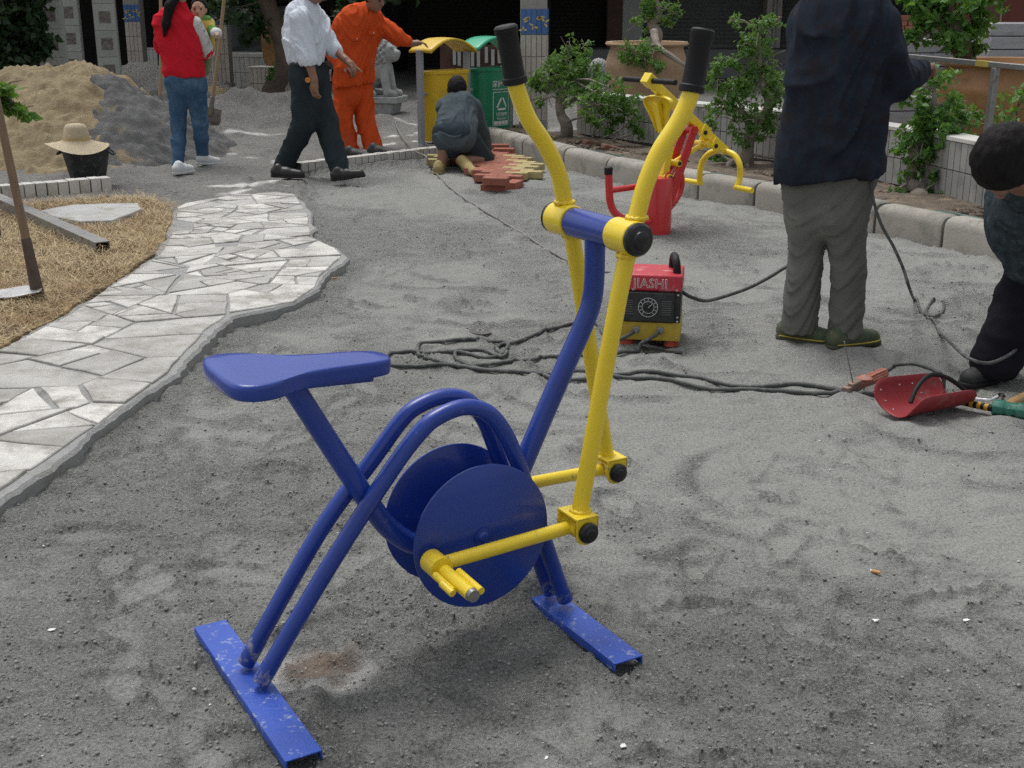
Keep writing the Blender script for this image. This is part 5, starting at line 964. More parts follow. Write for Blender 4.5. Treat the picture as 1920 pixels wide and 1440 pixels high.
plant('bonsai_tree', 'leafy bonsai with a knotted white root right of the dark jacket', 'bonsai', b0, [([b0, D(1725, 365, Yb), D(1712, 350, Yb), D(1708, 318, Yb), D(1716, 285, Yb), D(1735, 250, Yb), D(1750, 215, Yb), D(1752, 160, Yb)], [0.07, 0.062, 0.045, 0.035, 0.035, 0.03, 0.022, 0.012]), ([D(1740, 245, Yb), D(1775, 230, Yb), D(1800, 260, Yb)], [0.025, 0.018, 0.01]), ([D(1728, 372, Yb - .03), D(1722, 356, Yb - .06), D(1702, 344, Yb - .05)], [0.055, 0.06, 0.045])],
    [bl(1760, 150, Yb, 36, 24, 160), bl(1712, 178, Yb, 28, 20, 110), bl(1775, 195, Yb, 36, 26, 190), bl(1745, 225, Yb, 38, 22, 180), bl(1700, 250, Yb, 26, 18, 90), bl(1798, 245, Yb, 34, 30, 200), bl(1760, 290, Yb, 40, 26, 220), bl(1690, 272, Yb, 22, 18, 70), bl(1800, 300, Yb, 30, 26, 130), bl(1745, 315, Yb, 30, 22, 120), bl(1695, 330, Yb, 18, 14, 50), bl(1785, 345, Yb - .1, 34, 30, 170), bl(1775, 385, Yb - .2, 28, 20, 120), bl(1830, 350, Yb, 22, 28, 80), bl(1680, 360, Yb - .1, 14, 12, 35), bl(1815, 215, Yb + .2, 22, 18, 70), bl(1720, 215, Yb, 30, 22, 150), bl(1725, 290, Yb - .1, 30, 24, 150), bl(1765, 255, Yb - .1, 36, 26, 190), bl(1815, 330, Yb - .1, 30, 30, 160), bl(1760, 350, Yb - .15, 30, 26, 140), bl(1840, 400, Yb - .3, 24, 18, 90), bl(1838, 290, Yb, 20, 26, 90)], 0.052, M['leafbright'], M['bark'], 54)
Yb = 10.9; pc2 = D(1902, 112, Yb)
clay_pot('large orange brown jar planter at the right behind the wall', pc2, 0.62, 0.15, M['clayo'], 6)
b0 = pc2 + A(-0.38, 0.1, -0.05)
plant('bonsai_tree', 'dense green bush growing from the orange brown jar', 'bush', b0, [([b0, D(1802, 80, Yb), D(1790, 40, Yb), D(1770, 0, Yb)], [0.10, 0.08, 0.05, 0.02])],
    [bl(1790, 5, Yb, 50, 24, 330), bl(1745, 20, Yb, 34, 26, 240), bl(1822, 40, Yb, 34, 26, 260), bl(1775, 55, Yb, 44, 24, 280), bl(1800, 88, Yb, 40, 20, 240), bl(1720, -10, Yb, 34, 22, 150), bl(1712, 80, Yb, 24, 18, 90), bl(1735, 60, Yb, 26, 18, 110), bl(1690, 72, Yb, 14, 10, 40), bl(1850, 0, Yb, 34, 30, 160)], 0.075, M['leafbright'], M['barkdark'], 55)
for (x, y, Y, h_, n, lab) in ((1905, 218, 9.6, 0.5, 200, 'leafy shrub behind the bent man at the right edge'), (1352, 300, 10.6, 0.16, 60, 'small weed at the foot of the planter wall'), (1500, 322, 9.9, 0.14, 50, 'small weed beside the jacket man in the bed')):
    b0 = D(x, y, Y); b0[2] = 0.12; top = D(x, y, Y)
    plant('shrub', lab, 'shrub', b0, [([b0, (b0 + top) / 2 + A(.02, 0, 0), top + A(0, 0, 0.05)], [0.015, 0.01, 0.005])], [(top + A(0, 0, h_ * 0.1), h_ * 0.45, h_ * 0.35, n)], 0.055, M['leaf'], M['barkdark'], int(x))
b0 = G(-70, 400, UP); Yb = b0[1]
plant('shrub', 'leafy shrub twig at the left edge before the sand pile', 'shrub', b0, [([b0, D(-60, 300, Yb), D(-20, 220, Yb), D(20, 190, Yb)], [0.03, 0.022, 0.012, 0.006])], [bl(18, 190, Yb, 26, 22, 90), bl(-20, 205, Yb, 34, 30, 150), bl(40, 215, Yb, 18, 14, 45), bl(0, 170, Yb, 22, 14, 60)], 0.07, M['leafbright'], M['barkdark'], 77)
b0 = A(*D(-20, 120, 16)[:2], 0.04); Yb = 16
plant('tree', 'dark leafy tree at the upper left beside the white pillar', 'tree', b0, [([b0, D(-10, 60, Yb), D(0, -60, Yb), D(20, -200, Yb)], [0.14, 0.12, 0.1, 0.05])], [bl(10, 20, Yb, 60, 40, 700), bl(50, 60, Yb, 38, 40, 420), bl(20, 100, Yb, 50, 30, 420), bl(-40, 60, Yb, 60, 60, 600), bl(60, 10, Yb, 30, 36, 260), bl(30, -60, Yb, 90, 50, 600), bl(70, 100, Yb, 18, 20, 70), bl(-30, 125, Yb, 50, 20, 260), (A(-7.0, 16.5, 3.6), 1.7, 0.7, 420), (A(-9.0, 17.5, 3.4), 1.6, 0.7, 300), (A(-5.6, 17.2, 3.9), 1.4, 0.6, 300)], 0.13, M['leafdark'], M['barkdark'], 78)  # high leaf masses above the view are added to shade the background
# ------------------------------------------------------------------ background: columns, walls, shops
M['coltile'] = mat('cream column tile', (0.52, 0.47, 0.42), 0.45, 0.07, 5, 0.05, 30, rand=0.10, dirt=(0.38, 0.32, 0.26), dscale=5, damt=0.35)
M['bluetile'] = mat('blue mosaic tile', (0.06, 0.16, 0.42), 0.4, 0.15, 9, rand=0.12)
M['goldglaze'] = mat('yellow glaze', (0.62, 0.46, 0.14), 0.45, 0.15, 20)
M['conc'] = mat('bare concrete', (0.30, 0.29, 0.27), 0.9, 0.15, 4, 0.3, 60)
Zw = A(0, 0, 1)
def column(label, c, wd, base_h, band_z, top, tw=0.062, th=0.21, dark=False, yaw=0.0, faces=(0, 3)):
    t = thing('tiled_column', label, 'column', A(c[0], c[1], 0)); c = A(c[0], c[1], 0); R = rotz(yaw)
    MB().box(c + A(0, 0, top / 2), (wd - 0.02, wd - 0.02, top), R).build('core', M['conc'], t)
    if base_h: MB().box(c + A(0, 0, base_h / 2), (wd + 0.01, wd + 0.01, base_h), R).build('plinth', M['conc'], t, bevel=0.01)
    cor = [R @ A(x * (wd - 0.02) / 2, y * (wd - 0.02) / 2, 0) + c for x, y in ((-1, -1), (1, -1), (1, 1), (-1, 1))]
    for k in faces:
        a, b = cor[k], cor[(k + 1) % 4]; rows = int((band_z - base_h) / th); tile_rows(t, a, b, base_h, rows, (band_z - base_h) / rows, tw, M['coltile'])
        tile_rows(t, a, b, band_z + 0.004, 1, 0.26, tw, M['bluetile'])
    # yellow painted scroll pattern on the band
    a, b = cor[0], cor[1]; d = unit(b - a); nb = A(d[1], -d[0], 0); L_ = np.linalg.norm(b - a); r = random.Random(4)
    for k in range(5):
        o_ = a + d * L_ * (0.10 + 0.20 * k) + nb * 0.0150 + A(0, 0, band_z + 0.05 + 0.16 * ((k * 0.618) % 1))
        for q in range(5 if k % 2 else 3):
            an = q * (0.55 if k % 2 else 1.6) + k * 1.3; pd = d * math.cos(an) + Zw * math.sin(an); pq = -d * math.sin(an) + Zw * math.cos(an); l0 = 0.035 + 0.03 * r.random(); mb = MB(); mb.prism([(0.004, -0.006), (l0 * .5, -0.011), (l0, -0.002), (l0 * .8, 0.009), (l0 * .4, 0.010)], o_, pd, pq, nb, 0, 0.002); mb.build('glaze_petal', M['goldglaze'], t)
    return t
column('cream tiled column with a blue and gold band beside the green bin', D(1000, 150, 13.6), 0.30, 0.20, 1.09, 3.0, yaw=0.0, faces=(0, 1))
column('cream tiled column behind the woman, crossed by a leaning pole', D(417, 100, 19.6), 0.27, 0.22, 1.09, 3.2, faces=(0,))
column('dim tiled column at the left of the woman', D(256, 80, 20.5), 0.27, 0.22, 1.12, 3.2, faces=(0,))
M['ptile'] = mat('grey white pillar tile', (0.44, 0.46, 0.43), 0.5, 0.06, 6, 0.05, 30, rand=0.08)
M['print'] = mat('printed flower tile', (0.22, 0.20, 0.18), 0.5, 0.4, 30, dirt=(0.10, 0.07, 0.06), dscale=26, damt=0.5)
def pillar(label, x, y, Y, wd, z0):
    c = D(x, y, Y); c[2] = 0; t = thing('tiled_pillar', label, 'pillar', c); MB().box(c + A(0, 0, 1.5), (wd, wd, 3.0), rotz(0.25)).build('core', M['ptile'], t)
    R = rotz(0.25); d = R @ A(1, 0, 0); nb = R @ A(0, -1, 0)
    for k in range(8):
        z = z0 + 0.36 * k; MB().box(c + nb * (wd / 2 + 0.004) + A(0, 0, z), (wd - 0.02, 0.008, 0.352), R).build('tile_panel', M['ptile'], t, bevel=0.002); MB().box(c + nb * (wd / 2 + 0.009) + A(0, 0, z), (wd * 0.52, 0.004, 0.16), R).build('printed_tile', M['print'], t)
pillar('pale pillar with printed flower tiles right of the dark tree', 96, 60, 17.0, 0.34, 0.18); pillar('shaded pillar with printed tiles behind the sand pile', 132, 60, 18.4, 0.30, 0.2); pillar('third printed tile pillar above the grey grit pile', 200, 60, 18.0, 0.30, 0.5)
# stepped low planters at left
tiled_wall('low white tiled planter behind the woman, left of the leaning trunk', [D(345, 150, 20.6) * A(1, 1, 0), D(507, 150, 20.2) * A(1, 1, 0)], 0.10, 2, 0.24, 0.085, 0.5, 0.06)
tiled_wall('grey tiled planter box beside the leaning tree trunk', [D(468, 150, 19.0) * A(1, 1, 0), D(548, 150, 18.7) * A(1, 1, 0)], 0.02, 2, 0.23, 0.075, 0.6, 0.02, M['coltile'])
tiled_wall('short white slatted planter wall at the far left', [D(266, 110, 21.6) * A(1, 1, 0), D(296, 110, 21.5) * A(1, 1, 0)], 0.36, 1, 0.30, 0.085, 0.2, 0.02)
M['darkwall'] = mat('dark painted plinth', (0.05, 0.047, 0.043), 0.9, 0.2, 3, 0.2, 30)
tag(MB().box(D(215, 150, 18.7) * A(1, 1, 0) + A(0, 0, 0.17), (2.6, 0.3, 0.34), rotz(-0.05)).build('low_wall', M['darkwall'], None, at=D(215, 150, 18.7) * A(1, 1, 0), bevel=0.01), 'low dark wall under the printed tile pillars', 'wall')
# leaning trunk
Yb = 18.2; b0 = A(*D(510, 180, Yb)[:2], 0.05)
plant('tree', 'leaning brown tree trunk left of the man in the white shirt', 'tree', b0, [([b0, D(516, 160, Yb), D(532, 128, Yb), D(530, 85, Yb), D(515, 45, Yb), D(500, 0, Yb), D(480, -90, Yb), D(470, -200, Yb)], [0.20, 0.15, 0.13, 0.125, 0.12, 0.12, 0.10, 0.06]), ([b0, b0 + A(-.2, -.1, 0)], [0.1, 0.04])],
    [bl(470, -60, Yb, 120, 50, 500), bl(440, 15, Yb, 60, 26, 190), bl(500, 40, Yb + .5, 30, 24, 80), bl(665, 30, Yb + 1, 40, 30, 200), bl(700, -30, Yb + 1, 80, 40, 260), bl(560, -50, Yb, 80, 40, 300), bl(475, 70, Yb, 18, 20, 40), (A(-4.2, 18.2, 3.3), 1.6, 0.6, 420), (A(-2.4, 18.8, 3.4), 1.6, 0.6, 420), (A(-5.6, 19.6, 3.4), 1.6, 0.6, 420), (A(-3.6, 17.0, 3.5), 1.3, 0.5, 320), (A(-1.2, 19.8, 3.6), 1.4, 0.6, 320)], 0.15, M['leafdark'], M['barkdark'], 91)  # crown extended overhead, out of view, to keep the pillars and planters dim
b0 = A(*D(502, 180, 17.9)[:2], 0.05); plant('shrub', 'small leafy shoot at the foot of the leaning trunk', 'shrub', b0, [([b0, D(508, 150, 17.9), D(515, 135, 17.9)], [0.03, 0.02, 0.008])], [bl(515, 142, 17.9, 13, 14, 60)], 0.07, M['leaf'], M['barkdark'], 92)
clay_pot('tall brown clay jar behind the leaning trunk', D(522, 48, 19.4), 0.27, 0.3, M['clayo'], 3)
# parked dark car
M['carpaint'] = mat('dark blue green car paint', (0.016, 0.024, 0.027), 0.35, 0.1, 2, coat=0.5)
M['glass'] = mat('dark car glass', (0.010, 0.012, 0.014), 0.08, 0.1, 2)
cc = A(*D(520, 120, 25.5)[:2], 0.0); t = thing('parked_car', 'dark parked car in the shade behind the low planter', 'car', cc); prof = [(-2.1, 0.35), (-2.12, 0.62), (-2.0, 0.82), (-1.3, 0.92), (-0.75, 1.36), (0.7, 1.42), (1.35, 0.98), (2.05, 0.88), (2.15, 0.6), (2.1, 0.32)]
mb = MB()
for y, s_ in ((-0.85, 0.97), (-0.80, 1.0), (0.80, 1.0), (0.85, 0.97)): mb.v += [tuple(cc + A(x * s_, y * (1 if z < 1.0 else 0.86), 0.3 + (z - 0.3) * s_)) for x, z in prof]
n = len(prof); mb.f = [(i * n + k, i * n + (k + 1) % n, (i + 1) * n + (k + 1) % n, (i + 1) * n + k) for i in range(3) for k in range(n)] + [tuple(range(n))[::-1], tuple(range(3 * n, 4 * n))]
mb.build('body', M['carpaint'], t, bevel=0.03)
for poly in ([(-1.15, 0.95), (-0.72, 1.30), (-0.08, 1.33), (-0.08, 0.97)], [(0.0, 0.97), (0.0, 1.33), (0.62, 1.34), (1.12, 1.0)]): mb = MB(); mb.prism(poly, cc + A(0, -0.80, 0), (1, 0, 0), (0, 0.16, 0.98), (0, -1, 0), 0.0, 0.06); mb.build('side_window', M['glass'], t)
for x in (-1.35, 1.3):
    for y in (-0.80, 0.80):
        w_ = MB().lathe([(0.001, -0.1), (0.30, -0.1), (0.325, -0.07), (0.325, 0.07), (0.30, 0.1), (0.19, 0.1), (0.18, 0.085), (0.001, 0.08)], cc + A(x, y, 0.325), (0, -1 if y < 0 else 1, 0), n=28).build('wheel', M['rubber'], t); MB().lathe([(0.18, 0.0), (0.17, 0.02), (0.05, 0.03), (0.001, 0.03)], cc + A(x, y * 1.10, 0.325), (0, -1 if y < 0 else 1, 0), n=20).build('hubcap', M['steel'], w_)
# red-brown slatted fence behind the bins
t = thing('slat_fence', 'dark brown fence with white upright slats behind the bins', 'fence', D(900, 105, 20) * A(1, 1, 0)); fz = D(900, 104, 20)[2]
M['brownwood'] = mat('red brown board', (0.10, 0.05, 0.035), 0.7, 0.2, 6)
MB().box(D(905, 100, 20.1) * A(1, 1, 0) + A(0, 0, fz - 0.15), (1.35, 0.05, 0.62), None).build('board', M['brownwood'], t)
for x in (852, 861, 875, 886, 897, 912, 924, 936, 946, 958): MB().box(D(x, 104, 20) * A(1, 1, 0) + A(0, 0, fz - 0.02 + rnd.uniform(-.03, .03)), (0.05, 0.03, 0.24)).build('slat', M['ptile'], t)
# shop building: raised terrace, rolling shutters, tiled piers, unseen upper storey and side walls added to darken them
M['shutter'] = mat('grey green rolling shutter', (0.15, 0.165, 0.155), 0.55, 0.1, 1.2, dirt=(0.11, 0.12, 0.11), dscale=2, damt=0.4)
M['shutterdark'] = mat('dark brown rolling shutter', (0.030, 0.026, 0.022), 0.6, 0.15, 2)
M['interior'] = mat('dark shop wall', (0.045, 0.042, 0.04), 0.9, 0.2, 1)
M['terr'] = mat('grey cement terrace', (0.21, 0.215, 0.21), 0.9, 0.12, 2, 0.2, 20)
t = thing('shop_building', 'dark shop row with rolling shutters behind the yard', 'building', (0, 26, 0))
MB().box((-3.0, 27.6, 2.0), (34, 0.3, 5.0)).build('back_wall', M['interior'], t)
MB().box((-3.0, 24.5, 3.6), (34, 7.6, 1.4)).build('unseen_upper_floor', M['interior'], t)  # out of view, put over the shops to make the recess dark
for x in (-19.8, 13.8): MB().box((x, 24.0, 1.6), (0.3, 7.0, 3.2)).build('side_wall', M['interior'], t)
MB().box((7.2, 26.0, 0.28), (11.6, 3.6, 0.56)).build('terrace', M['terr'], t, bevel=0.02)
MB().box((7.2, 24.05, 0.14), (11.6, 0.3, 0.28)).build('terrace_step', M['terr'], t, bevel=0.01)
def shutter(x0, x1, y, z0, m_, name='rolling_shutter'):
    mb = MB(); h_ = 0.075; n = int((2.9 - z0) / h_)
    for k in range(n):
        z = z0 + k * h_; b0 = len(mb.v); mb.v += [(x0, y, z), (x1, y, z), (x1, y - 0.022, z + h_ * 0.45), (x0, y - 0.022, z + h_ * 0.45), (x0, y - 0.004, z + h_ * 0.94), (x1, y - 0.004, z + h_ * 0.94), (x1, y, z + h_), (x0, y, z + h_)]
        mb.f += [(b0, b0 + 1, b0 + 2, b0 + 3), (b0 + 3, b0 + 2, b0 + 5, b0 + 4), (b0 + 4, b0 + 5, b0 + 6, b0 + 7)]
    s_ = mb.build(name, m_, t, recalc=False, ang=20); MB().box(((x0 + x1) / 2, y - 0.015, z0 + 0.02), (x1 - x0, 0.04, 0.05)).build('bottom_rail', m_, s_)
shutter(2.55, 4.95, 25.3, 0.56, M['shutter']); shutter(5.25, 8.3, 25.3, 0.56, M['shutter']); shutter(8.6, 12, 25.3, 0.56, M['shutter']); shutter(0.75, 1.85, 25.6, 0.4, M['shutterdark']); shutter(-2.2, 0.5, 26.8, 0.05, M['shutterdark'])
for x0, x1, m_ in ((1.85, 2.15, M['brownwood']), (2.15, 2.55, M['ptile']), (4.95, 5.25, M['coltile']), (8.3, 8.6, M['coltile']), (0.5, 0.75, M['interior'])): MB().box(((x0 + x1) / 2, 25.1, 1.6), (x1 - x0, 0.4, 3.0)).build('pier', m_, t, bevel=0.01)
MB().tube([A(5.10, 24.85, 0.5), A(5.10, 24.85, 3.0)], 0.035, 10).build('drain_pipe', M['ptile'], t)
# right-hand red building with notice frame
M['redwall'] = mat('dull red painted wall', (0.16, 0.045, 0.032), 0.8, 0.12, 3)
c = D(1900, 20, 21) * A(1, 1, 0); t = thing('red_building', 'dull red building wall with a framed notice at the upper right', 'building', c)
MB().box(c + A(2.2, 0.5, 1.6), (6.0, 0.8, 3.2)).build('wall', M['redwall'], t)
MB().box(c + A(-0.42, 0.06, 1.6), (0.12, 0.14, 3.2)).build('drain_post', M['rubber'], t)
nc = D(1861, 28, 20.9); nf = MB().box(nc, (0.30, 0.04, 0.42)).build('notice_frame', M['conc'], t, bevel=0.008); MB().box(nc - A(0, 0.022, 0), (0.23, 0.01, 0.34)).build('notice_sheet', M['brownwood'], nf)
# wrapped stacks of paving slabs
M['wrap'] = mat('plastic wrapped slab stack', (0.34, 0.34, 0.35), 0.3, 0.1, 5, 0.4, 14, stretch=(1, 1, 5), dirt=(0.24, 0.23, 0.23), dscale=4, damt=0.4)
def slab_stack(label, x, ytop, Y, sx, sy, yaw, z0=0.0, lay=7):
    p = D(x, ytop, Y); zt = p[2]; c = A(p[0], p[1], 0); t = thing('slab_stack', label, 'slab stack', c); h_ = (zt - z0) / lay
    for k in range(lay): MB().box(c + A(rnd.uniform(-.01, .01), rnd.uniform(-.01, .01), z0 + (k + 0.5) * h_), (sx, sy, h_ - 0.008), rotz(yaw + rnd.uniform(-.01, .01))).build('slab', M['wrap'], t, bevel=0.008)
slab_stack('plastic wrapped slab stack just right of the dark jacket', 1690, 72, 14.5, 1.0, 0.8, 0.3); slab_stack('plastic wrapped slab stack below the bush at the right', 1775, 52, 15.6, 1.0, 0.9, 0.1)
slab_stack('tall plastic wrapped slab stack at the right edge', 1925, 42, 13.8, 0.95, 0.9, -0.1, lay=9); slab_stack('low slab stack between jacket and orange jar', 1700, 178, 12.6, 0.9, 0.6, 0.15, lay=4)
c = D(1712, 50, 15.0); t = thing('brick_stack', 'small red brick stack on top of the wrapped slabs', 'brick stack', c)
for k in range(3):
    for j in range(3): MB().box(c + A(-0.22 + 0.215 * j + 0.03 * k, 0, -0.02 + 0.06 * k), (0.20, 0.10, 0.055), rotz(0.1)).build('brick', M['pred'], t)
# ------------------------------------------------------------------ no unseen houses built to shade the sides of the square
# ------------------------------------------------------------------ smooth solid modelling (signed distance + surface nets) for bodies and stone lions
def surface_nets(Df, org, h):
    s = Df < 0; nx_, ny_, nz_ = Df.shape
    cnt = np.zeros((nx_ - 1, ny_ - 1, nz_ - 1), np.int8); P = np.zeros((nx_ - 1, ny_ - 1, nz_ - 1, 3), np.float32)
    for ax in range(3):
        o1, o2 = [k for k in range(3) if k != ax]
        for b1 in (0, 1):
            for b2 in (0, 1):
                sl0 = [None] * 3; sl1 = [None] * 3; sl0[ax] = slice(0, -1); sl1[ax] = slice(1, None)
                for o_, b_ in ((o1, b1), (o2, b2)): sl0[o_] = sl1[o_] = slice(b_, Df.shape[o_] - 1 + b_)
                a, b = Df[tuple(sl0)], Df[tuple(sl1)]; c = (a < 0) != (b < 0); tt = np.where(c, a / np.where(c, a - b, 1), 0)
                cnt += c; P[..., ax] += np.where(c, tt, 0); P[..., o1] += np.where(c, b1, 0); P[..., o2] += np.where(c, b2, 0)
    act = cnt > 0; ids = -np.ones(act.shape, np.int64); ids[act] = np.arange(act.sum())
    ii = np.argwhere(act); V = (ii + P[act] / cnt[act][:, None]) * h + org; Q = []
    for ax in range(3):
        o1, o2 = (ax + 1) % 3, (ax + 2) % 3; sl0 = [slice(1, -1)] * 3; sl1 = [slice(1, -1)] * 3; sl0[ax] = slice(0, -1); sl1[ax] = slice(1, None)
        a, b = s[tuple(sl0)], s[tuple(sl1)]; w_ = np.argwhere(a != b); inside = a[tuple(w_.T)]; w_ = w_ + 1; w_[:, ax] -= 1
        def idx_(d1, d2):
            q = w_.copy(); q[:, o1] += d1; q[:, o2] += d2; return ids[tuple(q.T)]
        q = np.stack([idx_(-1, -1), idx_(0, -1), idx_(0, 0), idx_(-1, 0)], 1); q[~inside] = q[~inside][:, ::-1]; Q.append(q)
    return V, np.concatenate(Q)
class Blob:
    "list of rounded limbs; smooth union on a grid"
    def __init__(s, k=0.03): s.p = []; s.k = k; s.cut = []
    def cap(s, a, b, ra, rb=None, flat=None, k=None): s.p.append((np.asarray(a, float), np.asarray(b, float), ra, ra if rb is None else rb, flat, s.k if k is None else k)); return s
    def ell(s, c, ax, k=None): s.p.append((np.asarray(c, float), None, ax, None, None, s.k if k is None else k)); return s
    def mesh(s, h, disp=None):
        def rad(p): return max(float(np.max(q[0] if isinstance(q, tuple) else q)) for q in (p[2], p[3]) if q is not None) * 1.3
        lo = np.min([np.minimum(p[0], p[0] if p[1] is None else p[1]) - rad(p) for p in s.p], 0) - 3 * h - 0.01
        hi = np.max([np.maximum(p[0], p[0] if p[1] is None else p[1]) + rad(p) for p in s.p], 0) + 3 * h + 0.01
        dim = np.ceil((hi - lo) / h).astype(int) + 1; Df = np.full(dim, 0.2, np.float32)
        axs = [lo[i] + h * np.arange(dim[i]) for i in range(3)]
        for a, b, ra, rb, flat, k in s.p:
            if b is None:
                ax = np.asarray(ra[0] if isinstance(ra, tuple) else ra, float); Rm = ra[1] if isinstance(ra, tuple) else np.eye(3); m_ = ax.max() + k + 2 * h; l0, h0 = a - m_, a + m_
            else: m_ = max(ra, rb) * 1.25 + k + 2 * h; l0, h0 = np.minimum(a, b) - m_, np.maximum(a, b) + m_
            i0 = np.clip(((l0 - lo) / h).astype(int), 0, dim); i1 = np.clip(((h0 - lo) / h).astype(int) + 2, 0, dim); sl = tuple(slice(*q) for q in zip(i0, i1))
            X = np.stack(np.meshgrid(*[axs[i][sl[i]] for i in range(3)], indexing='ij'), -1) - a
            if b is None:
                q = X @ Rm; kk = np.sqrt(((q / ax) ** 2).sum(-1)); k1 = np.sqrt(((q / ax ** 2) ** 2).sum(-1)); d = kk * (kk - 1) / np.maximum(k1, 1e-6)
            else:
                ab = b - a
                if flat is not None: fv, fs = flat; X = X + fv * ((X @ fv) * (1 / fs - 1))[..., None]
                tt = np.clip((X @ ab) / max(ab @ ab, 1e-9), 0, 1); d = np.sqrt(((X - tt[..., None] * ab) ** 2).sum(-1)) - (ra + (rb - ra) * tt)
            o_ = Df[sl]; hh_ = np.clip(0.5 + 0.5 * (o_ - d) / max(k, 1e-5), 0, 1); Df[sl] = o_ * (1 - hh_) + d * hh_ - k * hh_ * (1 - hh_)
        if s.cut:
            X = np.stack(np.meshgrid(*axs, indexing='ij'), -1)
            for p, n_ in s.cut: Df = np.maximum(Df, ((X - p) @ n_).astype(np.float32))
        if disp is not None:
            w_ = np.abs(Df) < 0.035; ii = np.argwhere(w_); Df[w_] += disp(lo + ii * h).astype(np.float32)
        Df[0] = Df[-1] = 0.2; Df[:, 0] = Df[:, -1] = 0.2; Df[:, :, 0] = Df[:, :, -1] = 0.2
        return surface_nets(Df, lo, h)
    def build(s, name, m_, parent, h=0.008, disp=None, relax=1, base=None):
        V, Q = s.mesh(h, disp)
        for _ in range(relax):
            acc = np.zeros_like(V); c = np.zeros(len(V))
            for k in range(4): i, j = Q[:, k], Q[:, (k + 1) % 4]; np.add.at(acc, i, V[j]); np.add.at(c, i, 1); np.add.at(acc, j, V[i]); np.add.at(c, j, 1)
            V = V * 0.5 + 0.5 * acc / np.maximum(c, 1)[:, None]
        mb = MB(); mb.v = V.tolist(); mb.f = [tuple(q) for q in Q.tolist()]
        return mb.build(name, m_, parent, recalc=False, ang=180)
def folds(amp, fz=14.0, fx=5.0, seed=0, tilt=0.5):
    def f(p):
        q = p.copy(); q[:, 2] = (p[:, 2] + tilt * 0.12 * np.sin(p[:, 0] * 9 + p[:, 1] * 7)) * fz; q[:, 0] = p[:, 0] * fx; q[:, 1] = p[:, 1] * fx
        n1 = vn3(q, seed); n2 = vn3(q * 2.1 + 5, seed + 3); r1, r2 = (1 - np.abs(2 * n1 - 1)) ** 2.5, (1 - np.abs(2 * n2 - 1)) ** 2.5; return -amp * (1.25 * r1 + 0.75 * r2 - 0.55)
    return f
def hand(B, wr, tip, palm_n, S=1.0, curl=0.3, spread=1.0, side=1, point=False):
    "palm and five fingers from wrist towards tip"
    d = unit(tip - wr); n_ = unit(palm_n - d * (palm_n @ d)); lt = np.cross(d, n_) * side
    B.cap(wr, wr + d * 0.05 * S, 0.026 * S, 0.030 * S, k=0.02); B.cap(wr + d * 0.045 * S - lt * 0.018 * S, wr + d * 0.085 * S - lt * 0.022 * S, 0.018 * S, 0.015 * S, k=0.015); B.cap(wr + d * 0.045 * S + lt * 0.018 * S, wr + d * 0.085 * S + lt * 0.022 * S, 0.018 * S, 0.014 * S, k=0.015)
    for q, (o_, ln) in enumerate(((-0.030, 0.070), (-0.010, 0.080), (0.011, 0.073), (0.031, 0.056))):
        c_ = curl if not (point and q == 0) else 0.02; b0 = wr + d * 0.088 * S + lt * o_ * S; b1 = b0 + (d * math.cos(c_) + n_ * math.sin(c_) + lt * o_ * 1.5 * spread) * ln * 0.5 * S; b2 = b1 + (d * math.cos(2.4 * c_) + n_ * math.sin(2.4 * c_)) * ln * 0.5 * S
        B.cap(b0, b1, 0.0100 * S, 0.0092 * S, k=0.004); B.cap(b1, b2, 0.0092 * S, 0.0078 * S, k=0.004)
    t0 = wr + d * 0.03 * S - lt * 0.026 * S; t1 = t0 + (d * 0.7 - lt * 0.7 + n_ * 0.3) * 0.042 * S; B.cap(t0, t1, 0.014 * S, 0.011 * S, k=0.008); B.cap(t1, t1 + (d * 0.9 - lt * 0.25 + n_ * 0.3) * 0.032 * S, 0.011 * S, 0.009 * S, k=0.005)
